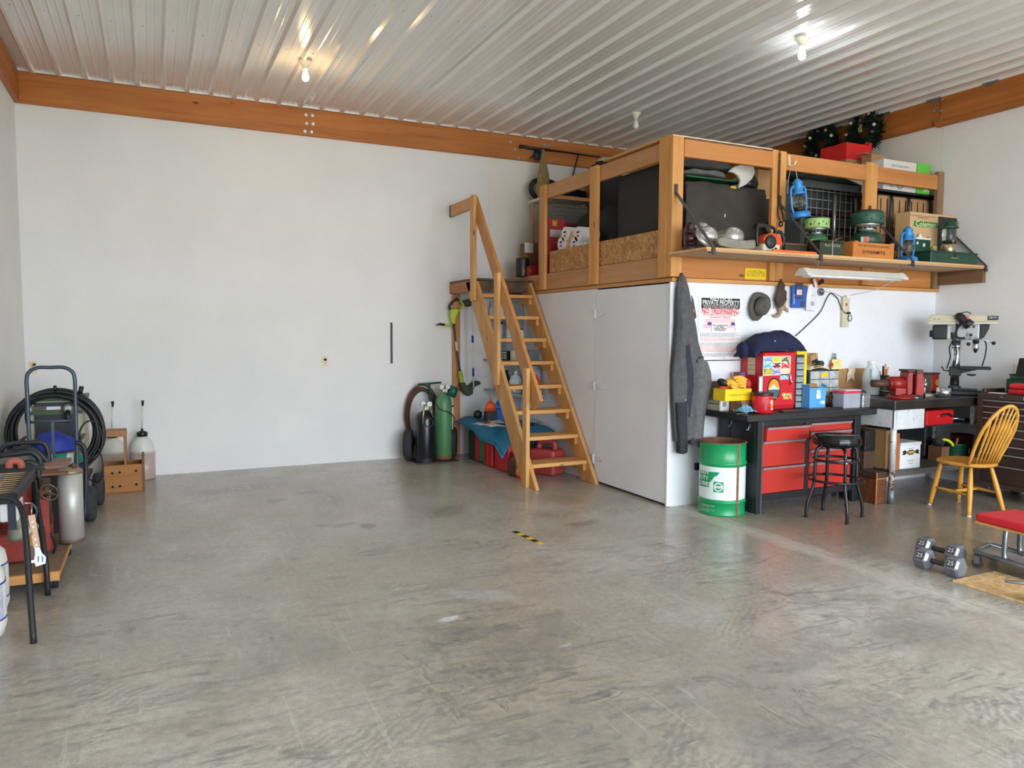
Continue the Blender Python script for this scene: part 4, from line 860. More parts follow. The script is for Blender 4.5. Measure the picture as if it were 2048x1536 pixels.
t = thing('red_tin', 'red square tin with a yellow label behind the drill press', 'tin', (6.97, 4.93, MT))
b = MB(); b.b2((6.88, 4.88, MT+.001), (7.09, 5.02, MT+.185)); b.build('tin_body', M((178, 28, 34), .35, .1), t, .02, seg=2); b = MB(); b.b2((6.876, 4.876, MT+.18), (7.094, 5.024, MT+.198)); b.build('lid', M((88, 24, 28), .4, .2), t, .008)
b = MB(); b.box((6.945, 4.878, MT+.085), (.045, .003, .11)); lb = b.build('label', M((230, 190, 40), .6), t); text('1', lb, (6.945, 4.8755, MT+.11), (1, 0, 0), (0, 0, 1), .03, TXTK); b = MB(); b.cyl((7.05, 4.879, MT+.10), (7.05, 4.876, MT+.10), .03, n=16); b.build('round_label', M((196, 150, 60), .6), t)
b = MB(); b.box((6.905, 4.8785, MT+.055), (.018, .003, .06)); b.build('label', M((224, 220, 216), .6), t)
# drill press
DPX = Vector((6.99, 4.66, MT)); dx = Vector((.55, -.835, 0)); dn = Vector((-.835, -.55, 0)); U = Vector((0, 0, 1)); dpa = math.atan2(dx.y, dx.x)
dp = thing('drill_press', 'benchtop drill press with cream belt cover and clip-on black lamp', 'drill press', DPX)
CREAM = M((196, 190, 160), .4, 0, .05); DPG = M((168, 172, 174), .4, .2, .05)
def Q(a, n_, z): return DPX+dx*a+dn*n_+U*z
b = MB(); b.box(Q(.06, 0, .022), (.36, .22, .04), (0, 0, dpa)); b.box(Q(.09, 0, .05), (.2, .15, .02), (0, 0, dpa)); b.build('base', M((40, 42, 46), .45), dp, .008)
b = MB(); b.lathe([(.058, .04), (.055, .075), (.04, .09)], 18, DPX); b.build('column_flange', M((40, 42, 46), .45), dp)
b = MB(); b.cyl(Q(0, 0, .08), Q(0, 0, .60), .039, n=20); b.build('column', CHROME, dp)
b = MB(); b.lathe([(.042, .455), (.044, .46), (.044, .472), (.042, .477)], 20, DPX); b.build('column_collar', M((190, 192, 192), .35, .5), dp)
b = MB(); b.box(Q(.16, 0, .262), (.26, .22, .026), (0, 0, dpa)); b.box(Q(.0, 0, .225), (.1, .1, .09), (0, 0, dpa)); b.prism([(.03, .2), (.2, .25), (.2, .262), (.03, .262)], .05, Matrix.Translation(DPX) @ Matrix.Rotation(dpa, 4, 'Z') @ Matrix.Rotation(PI/2, 4, 'X') @ Matrix.Translation((0, 0, -.025))); b.build('work_table', M((34, 35, 38), .4, .2), dp, .006)
b = MB(); b.tube([Q(-.04, .03, .23), Q(-.09, .04, .23), Q(-.115, .045, .27)], .007, 8); b.tube([Q(.10, .07, .20), Q(.14, .08, .195), Q(.17, .085, .20)], .009, 8); b.build('table_crank', BLACK, dp)
# head
b = MB(); b.box(Q(.085, 0, .605), (.20, .15, .155), (0, 0, dpa)); b.cyl(Q(0, 0, .525), Q(0, 0, .6), .05, n=18); b.build('head_casting', DPG, dp, .012, seg=2)
b = MB(); b.box(Q(-.14, 0, .60), (.13, .13, .14), (0, 0, dpa)); b.box(Q(-.215, 0, .585), (.03, .08, .07), (0, 0, dpa)); b.build('motor', M((26, 27, 30), .4), dp, .014, seg=2)
b = MB(); b.box(Q(-.065, .05, .60), (.03, .05, .12), (0, 0, dpa)); b.build('motor_mount', M((186, 188, 188), .4), dp, .004)
b = MB()
cov = [(-.25, 0), (-.22, .075), (.30, .065), (.325, .055), (.33, 0)]
b.prism(cov, .19, Matrix.Translation(Q(0, 0, .695)) @ Matrix.Rotation(dpa, 4, 'Z') @ Matrix.Rotation(PI/2, 4, 'X') @ Matrix.Translation((0, 0, -.095))); b.build('belt_cover', CREAM, dp, .01, seg=2)
b = MB(); b.box(Q(.04, 0, .687), (.57, .18, .02), (0, 0, dpa)); b.build('cover_base', M((206, 204, 190), .4), dp, .004)
b = MB(); b.box(Q(.285, .0965, .733), (.085, .003, .04), (0, 0, dpa)); bp = b.build('badge', M((28, 34, 52), .4), dp); text('DELTA', bp, Q(.285, .0985, .737), dx, U, .02, M((226, 232, 240), .5), width=.06)
for a in (-.19, -.155):
    b = MB(); b.cyl(Q(a, .095, .725), Q(a, .099, .725), .005, n=8); b.build('screw', BLACK, dp)
b = MB(); b.prism([(.185, -.08), (.225, -.05), (.26, .03), (.265, .07), (.185, .075)], .10, Matrix.Translation(Q(0, 0, .605)) @ Matrix.Rotation(dpa, 4, 'Z') @ Matrix.Rotation(PI/2, 4, 'X') @ Matrix.Translation((0, 0, -.05))); b.build('switch_hood', M((24, 25, 28), .4), dp, .006)
b = MB(); b.box(Q(.10, .0765, .655), (.09, .003, .022), (0, 0, dpa)); nb = b.build('name_badge', TXTK, dp); b = MB(); b.box(Q(.095, .0785, .655), (.06, .002, .009), (0, 0, dpa)); b.build('name_strip', TXTW, nb)
b = MB(); b.cyl(Q(.115, .074, .575), Q(.115, .10, .575), .026, n=18); hub = b.build('feed_hub', DPG, dp); b = MB(); b.cyl(Q(.115, .098, .575), Q(.115, .104, .575), .015, n=14); b.build('hub_cap', BLACK, hub)
for a, z, n_ in ((.30, .50, .10), (.10, .49, .14), (.165, .52, .06)):
    b = MB(); b.cyl(Q(.12, .09, .565), Q(a, n_, z), .004, n=6); h_ = b.build('feed_lever', CHROME, hub); b = MB(); b.ball(Q(a, n_, z), .018, 12, 8); b.build('knob', BLACK, hub)
b = MB(); b.lathe([(.028, .53), (.028, .50), (.02, .498)], 16, Q(.16, 0, 0)); b.build('quill', M((60, 62, 64), .3, .6), dp)
b = MB(); b.lathe([(.006, .405), (.014, .41), (.02, .43), (.028, .436), (.030, .46), (.026, .485), (.024, .498)], 18, Q(.16, 0, 0)); b.build('chuck', CHROME, dp)
b = MB(); b.tube(smooth_path([Q(.23, .02, .53), Q(.245, .02, .47), Q(.24, .0, .38), Q(.22, -.02, .28)], 6), .006, 8); b.build('light_cord', RUBBER, dp)
b = MB(); b.tube(smooth_path([Q(-.06, .06, .62), Q(-.03, .075, .54), Q(-.055, .08, .45), Q(-.045, .07, .36), Q(-.07, .05, .25)], 6), .006, 8); b.build('power_cord', RUBBER, dp)
b = MB(); b.tube(smooth_path([Q(-.01, .085, .70), Q(.0, .09, .62), Q(-.01, .09, .52), Q(.005, .075, .40), Q(.0, .05, .30)], 6), .006, 8); b.build('power_cord', RUBBER, dp)
lm = thing('clip_lamp', 'black clip-on gooseneck lamp on the drill press head', 'lamp', Q(.02, .08, .56))
b = MB(); b.tube(smooth_path([Q(.07, .085, .545), Q(.02, .09, .545), Q(-.005, .09, .57), Q(.0, .10, .63), Q(.03, .11, .685)], 6), .011, 10); b.build('gooseneck', RUBBER, lm)
la, lb_ = Q(.02, .115, .745), Q(.105, .125, .665); ld_ = (lb_-la).normalized()
b = MB(); b.lathe([(.012, -.052), (.036, -.035), (.040, .0), (.036, .05), (.037, .06), (.044, .065), (.046, .11), (.042, .112), (.02, .1)], 20, la+ld_*.01, basis(ld_)); b.build('lamp_head', BLACK, lm)
b = MB(); b.box(la+ld_*.055+Vector((.0, -.03, .028)), (.02, .012, .03), (.3, -.6, dpa)); b.build('red_sticker', M((224, 92, 60), .5), lm)
b = MB(); b.tube(smooth_path([la+U*.01, la+U*.04+dx*.02, la+U*.045+dx*.06, la+U*.03+dx*.09], 5), .005, 6); b.build('lamp_cord', RUBBER, lm)
# things on the tool chest
gt = CZ1
t = thing('green_metal_box', 'dark green metal box on the back of the brown tool chest', 'box', (7.17, 4.0, gt))
b = MB(); b.b2((7.05, 3.6, gt+.001), (7.28, 4.21, gt+.13)); b.build('box_body', M((22, 62, 42), .4, .1, .1), t, .004); b = MB(); b.b2((7.045, 3.6, gt+.132), (7.285, 4.18, gt+.155)); b.build('lid', M((26, 70, 48), .4, .1), t, .004)
b = MB(); b.box((7.046, 4.0, gt+.11), (.01, .05, .04)); b.build('latch', STEEL, t); 
t = thing('red_tool_case', 'red moulded tool case on the front edge of the brown tool chest', 'case', (6.95, 3.85, gt))
b = MB(); b.b2((6.88, 3.55, gt+.001), (7.02, 4.1, gt+.05)); b.build('case_base', M((176, 30, 34), .45, 0, .1), t, .02, seg=2); b = MB(); b.b2((6.882, 3.55, gt+.052), (7.018, 4.095, gt+.10)); b.build('case_lid', M((202, 40, 40), .45, 0, .1, 9, 0, .5, (120, 60, 50), .7), t, .022, seg=2)
t = thing('flip_phone', 'black tilted display stand on the green metal box', 'display', (7.15, 4.13, gt+.155)); t.name = 'display_stand'
b = MB(); b.box((7.165, 4.10, gt+.24), (.03, .16, .16), (0, .3, 0)); b.build('screen_body', BLACK, t, .004); b = MB(); b.box((7.14, 4.14, gt+.165), (.1, .14, .016)); b.build('foot', BLACK, t); b = MB(); b.box((7.145, 4.06, gt+.24), (.003, .1, .05), (0, .3, 0)); b.build('label', M((214, 216, 220), .5), t)
t = thing('wrench', 'open chrome wrench resting on the green metal box', 'wrench', (7.2, 4.07, gt+.157)); b = MB(); b.beam((7.22, 3.85, gt+.165), (7.22, 4.0, gt+.165), .02, .012); b.torus((7.22, 4.0, gt+.165), .018, .006); b.build('shaft', STEEL, t)
box_obj('paper_scrap', PAPER, (6.87, 4.13, gt+.001), (6.95, 4.26, gt+.006), 'small white paper scrap on the tool chest corner', 'paper')
def outlet(root_p, normal, label):
    n_ = Vector(normal); t = thing('power_outlet', label, 'outlet', root_p); up = Vector((0, 0, 1)); r = up.cross(n_); p = Vector(root_p)
    IV = M((222, 210, 172), .45, 0, .04)
    b = MB(); b.prism([(-.036, -.058), (.036, -.058), (.036, .058), (-.036, .058)], .006, X4(p, r, up)); b.build('cover_plate', IV, t, .002)
    for dz in (-.02, .02):
        b = MB(); b.prism([(.016*math.cos(2*PI*k/14), .014*math.sin(2*PI*k/14)) for k in range(14)], .003, X4(p+n_*.006+up*dz, r, up)); s_ = b.build('socket', M((206, 192, 150), .5), t)
        for dx_ in (-.006, .006):
            b = MB(); b.prism([(dx_-.001, -.005), (dx_+.001, -.005), (dx_+.001, .005), (dx_-.001, .005)], .001, X4(p+n_*.009+up*dz, r, up)); b.build('slot', TXTK, s_)
    return t
outlet(AX(2037, 740, XR), (-1, 0, 0), 'ivory wall outlet above the green metal box')
o_ = outlet(AY(650, 722, YB), (0, -1, 0), 'ivory wall outlet in the middle of the back wall'); p = AY(650, 719, YB); b = MB(); b.cyl(p+Vector((0, -.006, 0)), p+Vector((0, -.03, 0)), .014, n=10); b.build('plug', TXTK, o_)
o_ = outlet(AY(66, 735, YB), (0, -1, 0), 'ivory wall outlet behind the hand truck handle'); p = AY(69, 729, YB); b = MB(); b.cyl(p+Vector((0, -.006, 0)), p+Vector((0, -.03, 0)), .012, n=10); b.build('plug', TXTK, o_)
p0, p1 = AY(782.5, 645, YB), AY(782.5, 727, YB); b = MB(); b.b2((p0.x-.012, YB-.012, p1.z), (p0.x+.012, YB-.001, p0.z)); b.build('metal_bar', DKGREY, label='dark vertical metal strip fixed on the back wall', cat='strip')
# ------------------------------------------------------------------ things on the black workbench
def xs_at(px, y): return AY(px, 800, y).x
def zs_at(px, py, y): return AY(px, py, y).z
# red cabinet with stickers
fy = 4.85; xa, xb = xs_at(1526, fy), xs_at(1590, fy); zt_ = zs_at(1526, 705, fy)
t = thing('red_cabinet', 'red metal cabinet covered in stickers on the black workbench', 'cabinet', ((xa+xb)/2, 4.98, BT))
RC = M((200, 26, 38), .38, .05, .05, 4)
b = MB(); b.b2((xa, fy+.012, BT+.001), (xb, 5.115, zt_)); b.build('cabinet_body', RC, t, .003)
b = MB(); b.b2((xa+.004, fy, BT+.03), (xb-.004, fy+.011, zt_-.004)); dd_ = b.build('door', RC, t, .004)
def fp_(px, py): p = AY(px, py, fy-.001); return p
def sticker(px0, py0, px1, py1, mat, nm='sticker', par=None, y=None):
    a, c = AY(px0, py0, fy), AY(px1, py1, fy); b = MB(); b.b2((a.x, fy-.0012, c.z), (c.x, fy-.0001, a.z)); return b.build(nm, mat, par or dd_)
def carpic(seed, cols):
    tt = NT('car_print_%d' % seed); tt.set(.5, 0, .4); sx = tt.n('ShaderNodeSeparateXYZ'); tt.l(tt.tc.outputs['Object'] if tt.tc else tt.co(), sx.inputs[0])
    f = tt.noise(22+seed, 2, .4, tt.co((1, 1, 1.6), (0, 0, seed))); tt.base(tt.ramp(f, [(.38, lin(cols[0])), (.46, lin(cols[1])), (.56, lin(cols[2])), (.62, lin((235, 235, 235)))], 'CONSTANT')); return tt.m
cols = [((110, 150, 210), (225, 230, 235), (70, 90, 130)), ((200, 210, 60), (235, 232, 120), (90, 100, 60)), ((90, 96, 70), (210, 208, 190), (60, 60, 50)), ((90, 180, 225), (220, 235, 240), (50, 110, 170)), ((120, 40, 50), (225, 220, 220), (70, 70, 80)), ((205, 40, 50), (230, 225, 225), (120, 30, 40)), ((190, 190, 60), (60, 66, 60), (220, 210, 120)), ((140, 140, 210), (225, 226, 240), (90, 90, 150))]
sticker(1526.5, 712.5, 1580.5, 750, M((222, 206, 170), .6), 'sticker_sheet'); k = 0
for r_ in range(3):
    for c_ in range(3):
        if r_ == 2 and c_ == 2: continue
        x0_, y0_ = 1528+17.3*c_, 714+12*r_; a, c2 = AY(x0_, y0_, fy), AY(x0_+16, y0_+10.8, fy); b = MB(); b.b2((a.x, fy-.0022, c2.z), (c2.x, fy-.0012, a.z)); b.build('car_sticker', carpic(k, cols[k]), dd_)
        # little car body silhouette
        m = (a+c2)/2; w = (c2.x-a.x)*.42; h = (a.z-c2.z)*.28; b = MB(); b.prism([(-w, -h), (w, -h), (w*.95, 0), (w*.45, h*.25), (w*.2, h), (-w*.4, h), (-w*.6, h*.15), (-w, -.1*h)], .0006, X4((m.x, fy-.0023, m.z), (1, 0, 0), (0, 0, 1))); b.build('car_shape', M(cols[k][0], .5), dd_); k += 1
sticker(1561, 748.5, 1577, 759, carpic(11, cols[3]), 'car_sticker'); sticker(1564, 786, 1583, 798, carpic(12, ((210, 30, 40), (226, 200, 90), (60, 120, 60))), 'car_sticker')
mc = AY(1547.5, 778, fy); sxr, szr = 17.5/PPM(mc), 23/PPM(mc)
def ell(rx, rz, e, mat, nm, clip=None, par=dd_, n=28):
    b = MB(); pts = [(rx*math.cos(2*PI*i/n), rz*math.sin(2*PI*i/n)) for i in range(n)]
    if clip: pts = [(x, min(max(z, clip[0]), clip[1])) for x, z in pts]
    b.prism(pts, .0005, X4((mc.x, fy-e, mc.z), (1, 0, 0), (0, 0, 1))); return b.build(nm, mat, par)
ell(sxr, szr, .0012, TXTK, 'oval_sticker'); ell(sxr*.84, szr*.86, .0018, M((236, 150, 40), .5), 'sunset', (szr*.1, szr)); ell(sxr*.84, szr*.86, .0017, M((238, 214, 70), .5), 'sky_band', (-.1*szr, szr*.4)); ell(sxr*.84, szr*.86, .0019, M((70, 96, 106), .5), 'valley', (-szr, -szr*.05))
b = MB(); b.prism([(-.8*sxr, -.05*szr), (-.4*sxr, .2*szr), (-.05*sxr, .42*szr), (.35*sxr, .12*szr), (.8*sxr, -.05*szr)], .0005, X4((mc.x, fy-.0024, mc.z), (1, 0, 0), (0, 0, 1))); b.build('mountain', M((200, 206, 214), .5), dd_)
text('MOTEL 66', dd_, (mc.x, fy-.0026, mc.z-szr*.78), (1, 0, 0), (0, 0, 1), .016, M((240, 210, 60), .5), width=sxr*1.1)
b = MB(); p0, p1 = AY(1578, 746, fy), AY(1579, 769, fy); b.tube([p0+Vector((0, -.002, 0)), p0+Vector((0, -.018, -.01)), p1+Vector((0, -.018, .01)), p1+Vector((0, -.002, 0))], .005, 8); b.build('handle', CHROME, dd_); b = MB(); b.cyl(AY(1583, 763, fy), AY(1583, 763, fy-.012), .008, n=10); b.build('lock', CHROME, dd_)
b = MB(); b.b2((xa-.0015, 4.955, BT+.30), (xa-.0002, 5.045, zt_-.012)); lbl = b.build('side_label', M((214, 196, 160), .7), t)
for zz in (BT+.385, BT+.345): b = MB(); b.b2((xa-.002, 4.955, zz), (xa-.0015, 5.045, zz+.003)); b.build('label_rule', M((120, 90, 70), .7), lbl)
# navy cloth heaped on the cabinet
NAVY = M((24, 30, 62), .9, 0, .2, 20, .3)
def heap(c, rx, ry, h, mat, name, label, cat, seed=0, fl=0.0, n=30, m=12, freq=2.2, amp=.35):
    c = Vector(c); b = MB(); rings = []
    for j in range(m+1):
        a = (j/m)*PI/2; cr, sr = math.cos(a), math.sin(a); ring = []
        for i in range(n):
            th = 2*PI*i/n; q = Vector((math.cos(th)*cr*freq+seed, math.sin(th)*cr*freq, sr*freq)); k = 1+amp*mnoise.noise(q)
            ring.append(c+Vector((rx*max(cr, .01)*math.cos(th)*k, ry*max(cr, .01)*math.sin(th)*k, h*sr*(1+amp*mnoise.noise(q*1.3+Vector((3, 1, 2)))))))
        rings.append(ring)
    rings[0] = [Vector((p.x, p.y, c.z+fl)) for p in rings[0]]
    b.loft(rings); return b.build(name, mat, None, 0, label, cat)
nv = thing('navy_jacket', 'navy blue jacket heaped on top of the red sticker cabinet', 'jacket', ((xa+xb)/2, 4.98, zt_))
b = MB()
xc0, xc1 = xs_at(1488, 4.95), xs_at(1590, 4.95)
def navy(u, v):
    x = xc0+(xc1-xc0)*u; y = 4.83+.27*v
    prof = [(0, .0), (.03, .05), (.12, .10), (.25, .15), (.4, .165), (.55, .175), (.68, .185), (.8, .165), (.92, .12), (.985, .06), (1, .03)]
    for (a, ha_), (c, hc_) in zip(prof, prof[1:]):
        if a <= u <= c: h = ha_+(hc_-ha_)*(u-a)/(c-a); break
    k = math.sin(PI*min(max(v, 0), 1))**.42; z = zt_+.010+h*k+.012*mnoise.noise(Vector((u*9, v*5, 1)))
    if u < .1: z -= .05*(1-u/.1)
    return (x, y, z)
b.grid(navy, 40, 14, .006); b.build('cloth', NAVY, nv)
b = MB(); p0 = AY(1480, 706, 4.86); b.ball((xs_at(1492, 4.84), 4.90, zt_+.02), (.035, .06, .07), 14, 8, fn=lambda q: 1+.2*mnoise.noise(q*3)); b.build('sleeve', NAVY, nv)
b = MB(); q = AY(1550, 682, 4.835); b.box(q, (.024, .002, .01), (.3, 0, .3)); b.build('logo_patch', M((180, 186, 200), .6), nv)
# yellow framed parts organiser
oy = 4.86; x0_, x1_ = xs_at(1590, oy)+.004, xs_at(1611, oy)
t = thing('yellow_organizer', 'parts organiser with yellow frame and small grey drawers by the red cabinet', 'organiser', ((x0_+x1_)/2, 4.97, BT))
b = MB(); b.b2((x0_, oy+.004, BT+.001), (x1_-.03, 5.1, zs_at(1595, 706, oy))); b.build('case', M((48, 52, 58), .5), t)
YEL = M((236, 204, 32), .4); zz = zs_at(1595, 703, oy)
b = MB(); b.b2((x1_-.03, oy-.004, BT+.001), (x1_, 5.1, zz-.028)); b.b2((x0_, oy-.004, zz-.028), (x1_, 5.1, zz+.001)); b.build('yellow_frame', YEL, t, .003)
for i in range(8):
    h = (zz-.04-BT-.01)/8; za = BT+.008+i*h; b = MB(); b.b2((x0_+.004, oy-.002, za), (x1_-.034, oy+.004, za+h-.012)); d = b.build('drawer', M((148, 156, 158), .25, 0, .15, 20), t); b = MB(); b.b2((x0_+.02, oy-.008, za+.004), (x1_-.05, oy-.002, za+.010)); b.build('pull', M((190, 196, 196), .3), d)
# dark drawer unit
oy2 = 4.93; x0_, x1_ = xs_at(1617, oy2), xs_at(1676, oy2); zz = zs_at(1640, 740, oy2)
t = thing('drawer_unit', 'dark blue small-parts drawer unit with clear drawers', 'organiser', ((x0_+x1_)/2, 5.02, BT))
b = MB(); b.b2((x0_, oy2, BT+.001), (x1_, 5.11, zz)); b.build('case', M((44, 52, 66), .5), t, .004)
CLR = M((178, 184, 182), .15, 0, .25, 26, 0, .6)
for r_ in range(4):
    for c_ in range(3):
        w = (x1_-x0_-.016)/3; h = (zz-BT-.02)/4; xx = x0_+.008+c_*w; z_ = zz-.008-(r_+1)*h
        b = MB(); b.b2((xx+.003, oy2-.008, z_+.003), (xx+w-.003, oy2+.001, z_+h-.003)); d = b.build('drawer', CLR, t, .001)
        b = MB(); b.b2((xx+w*.3, oy2-.016, z_+.006), (xx+w*.7, oy2-.008, z_+.012)); b.build('pull', M((200, 204, 200), .2), d)
b = MB(); b.b2((xs_at(1640, oy2), oy2-.012, zs_at(1640, 754, oy2)), (xs_at(1652, oy2), oy2-.009, zs_at(1640, 745, oy2))); b.build('yellow_tab', YEL, t)
# papers, carton, roll, tags on the drawer unit
PALE = M((236, 222, 168), .8)
t = thing('paper_sheaf', 'curled sheaf of pale yellow papers on the dark drawer unit', 'paper', (x0_+.12, 5.02, zz))
b = MB(); b.grid(lambda u, v: (x0_+.01+.25*u, 4.93+.16*v, zz+.004+.022*math.sin(PI*u)*(1-.5*v)+.006*mnoise.noise(Vector((u*4, v*3, 0)))), 14, 6, .003); b.build('sheet', PALE, t)
b = MB(); b.grid(lambda u, v: (x0_+.03+.22*u, 4.935+.15*v, zz+.012+.03*math.sin(PI*u**.7)*(1-.4*v)), 14, 6, .002); b.build('sheet', M((240, 230, 190), .8), t)
t = thing('torn_carton', 'torn brown carton with black print leaning on the drawer unit papers', 'box', (x0_-.0, 5.05, zz))
cz = zs_at(1614, 738, 5.03); b = MB(); b.box((xs_at(1618, 5.05), 5.05, zz+.095), (.115, .085, .09), (.0, -.22, .2)); b.build('carton_body', CARD, t, .001); b = MB(); b.box((xs_at(1618, 5.05)+.004, 5.002, zz+.075), (.09, .003, .03), (0, -.22, .2)); b.build('print_band', TXTK, t)
b = MB(); b.grid(lambda u, v: (xs_at(1602, 5.05)+.06*u, 5.03+.06*v, zz+.10+.05*u+.03*v-.03*math.sin(3*u)), 5, 5, .003); b.build('flap', CARD, t)
b = MB(); p = AY(1637, 726, 5.0); b.cyl((p.x, 4.96, zz+.055), (p.x, 5.07, zz+.055), .028, n=18); b.build('black_spool', M((40, 42, 44), .5), label='black spool lying beside the torn carton', cat='spool')
t = thing('key_tags', 'bunch of keys with a yellow note tag above the drawer unit', 'keys', (xs_at(1668, 5.1), 5.09, zz+.03))
kp = AY(1668, 712, 5.13); b = MB(); b.cyl((kp.x, 5.15, kp.z+.02), (kp.x, 5.11, kp.z+.022), .004, n=8); b.build('hook', STEEL, t)
for i in range(4):
    b = MB(); b.torus((kp.x-.01+.008*i, 5.12, kp.z), .014, .0018, (PI/2, 0, .3*i), n=14, m=6); b.beam((kp.x-.01+.008*i, 5.12, kp.z-.012), (kp.x-.03+.02*i, 5.12, kp.z-.055), .009, .002, (0, 1, 0)); b.build('key', STEEL, t)
b = MB(); a, c = AY(1664, 719, 5.11), AY(1683, 738, 5.11); b.b2((a.x, 5.108, c.z), (c.x, 5.112, a.z)); nt = b.build('note', M((240, 226, 150), .8), t); text('KEYS', nt, ((a.x+c.x)/2, 5.107, a.z-.03), (1, 0, 0), (0, 0, 1), .016, M((150, 130, 80), .8))
b = MB(); b.box((kp.x-.045, 5.11, kp.z-.085), (.028, .006, .04), (0, .3, 0)); b.build('red_fob', M((190, 40, 40), .5), t)
# cardboard sheet with a pale glove over it
xk0, xk1 = xs_at(1672, 5.12), xs_at(1728, 5.12); t = thing('cardboard_sheet', 'brown cardboard sheet standing against the wall behind the benches', 'cardboard', ((xk0+xk1)/2, 5.12, BT))
b = MB(); b.b2((xk0, 5.123, BT+.001), (xk1, 5.132, zs_at(1700, 737, 5.12))); b.build('sheet', CARD, t)
zk = zs_at(1700, 737, 5.12); xg = xs_at(1700, 5.11)
t = thing('cloth_glove', 'limp cream cotton glove hung over the brown cardboard sheet', 'glove', (xg, 5.11, zk-.13)); CRM = M((222, 206, 176), .9)
b = MB(); b.grid(lambda u, v: (xg-.04+.085*u+.01*math.sin(v*5), 5.117-.012*math.sin(PI*u)-.006*math.sin(8*u), zk+.004-.075*v), 8, 6, .006); b.build('palm', CRM, t)
for i, (dx_, L) in enumerate(((-.045, .055), (-.02, .035), (.01, .03), (.035, .05))):
    b = MB(); b.tube([(xg+dx_*.8, 5.111, zk-.06), (xg+dx_, 5.108, zk-.075-L*.5), (xg+dx_*1.25, 5.108, zk-.075-L)], [.011, .010, .006], 8); b.build('finger', CRM, t)
# blue box with open brown flaps
by = 4.765; x0_, x1_ = xs_at(1619, by), xs_at(1651, by); zz = zs_at(1630, 776, by)
t = thing('blue_carton', 'sky blue open carton with white labels on the black workbench', 'box', ((x0_+x1_)/2, 4.82, BT))
SKY = M((84, 164, 222), .55, 0, .04)
b = MB(); b.b2((x0_, by, BT+.001), (x1_, by+.085, zz)); b.build('carton_body', SKY, t, .001)
b = MB(); b.beam((x0_+.004, by+.045, zz), (x0_-.006, by+.045, zz+.03), .09, .002, (1, 0, 0)); b.build('flap', SKY, t)
b = MB(); b.grid(lambda u, v: (x0_+(x1_-x0_)*u, by+.088+.02*v, zz+.03*v), 2, 2, .002); b.build('flap', CARD, t); b = MB(); b.b2((x0_+.003, by+.003, zz-.001), (x1_-.003, by+.087, zz+.0005)); b.build('inside', M((150, 110, 70), .9), t)
b = MB(); b.beam((x1_, by+.03, zz), (x1_+.004, by+.02, zz+.028), .06, .002, (1, 0, 0)); b.build('flap', SKY, t)
for a0, b0, a1, b1 in ((1634, 780, 1640, 787), (1633, 788, 1641, 797), (1641, 802, 1649, 807)):
    a, c = AY(a0, b0, by), AY(a1, b1, by); b = MB(); b.b2((a.x, by-.001, c.z), (c.x, by+.0005, a.z)); b.build('label', TXTW, t)
# bottles and jar
def bottle(px, y, r, h, neck, col, label, nm='glass_bottle', cap=None):
    x = xs_at(px, y); t = thing(nm, label, 'bottle', (x, y, BT)); b = MB(); b.lathe([(r*.9, .001), (r, .006), (r, h*.58), (r*.45, h*.76), (neck, h*.8), (neck, h*.97), (neck*1.2, h*.975), (neck*1.2, h), (neck*.7, h)], 18, (x, y, BT)); b.build('glass', col, t)
    if cap: b = MB(); b.lathe([(neck*1.4, h*.96), (neck*1.4, h*1.03)], 12, (x, y, BT)); b.build('cap', cap, t)
    return t
AMB = M((92, 44, 18), .08, 0, .2, 8, 0, .7); GRG = M((132, 150, 130), .08, 0, .15, 8, 0, .7)
bottle(1661.5, 4.86, .034, .135, .012, AMB, 'brown glass bottle beside the blue carton'); bottle(1668, 4.80, .016, .115, .009, GRG, 'slim green glass bottle beside the brown bottle'); bottle(1676, 4.84, .022, .13, .011, M((156, 172, 160), .08, 0, .15, 8, 0, .7), 'clear greenish glass bottle left of the grey tub'); bottle(1683.5, 4.76, .013, .07, .009, M((206, 170, 150), .3), 'tiny pink bottle left of the grey tub', 'small_bottle', M((200, 60, 60), .5))
# grey tub, tin box
ty = 4.66; x0_, x1_ = xs_at(1688, ty), xs_at(1721, ty); zz = zs_at(1700, 787, ty)
t = thing('plastic_tub', 'grey plastic tub with a pink and white lid on the workbench corner', 'tub', ((x0_+x1_)/2, 4.72, BT))
b = MB(); b.b2((x0_, ty, BT+.001), (x1_, ty+.12, zz)); b.build('tub_body', M((162, 164, 176), .4, 0, .1, 12), t, .004); b = MB(); b.b2((x0_-.006, ty-.004, zz), (x1_+.004, ty+.124, zz+.022)); b.build('lid', M((206, 70, 90), .5, 0, .25, 9), t, .003)
b = MB(); b.b2((x0_+.02, ty+.0, zz+.023), (x1_+.01, ty+.11, zz+.03)); b.build('magazine_on_lid', M((214, 200, 204), .6, 0, .2, 14), t)
x0_, x1_ = xs_at(1721.5, 4.64)+.03, xs_at(1743, 4.64)-.012; t = thing('tin_box', 'small hammered aluminium box with handle next to the pink-lid tub', 'box', ((x0_+x1_)/2, 4.69, BT))
b = MB(); b.b2((x0_, 4.64, BT+.001), (x1_, 4.76, zs_at(1730, 790, 4.64))); b.build('box_body', M((190, 192, 192), .3, .7, .3, 40, .5), t, .005); b = MB(); zq = zs_at(1730, 790, 4.64); b.b2((x0_-.004, 4.636, zq), (x1_+.002, 4.764, zq+.012)); b.build('lid', M((176, 178, 176), .3, .6), t, .003)
b = MB(); b.tube(smooth_path([(x0_+.004, 4.69, zq+.012), (x0_+.02, 4.69, zq+.032), (x1_-.02, 4.69, zq+.032), (x1_-.004, 4.69, zq+.012)], 4), .005, 8); b.build('handle', DKGREY, t)
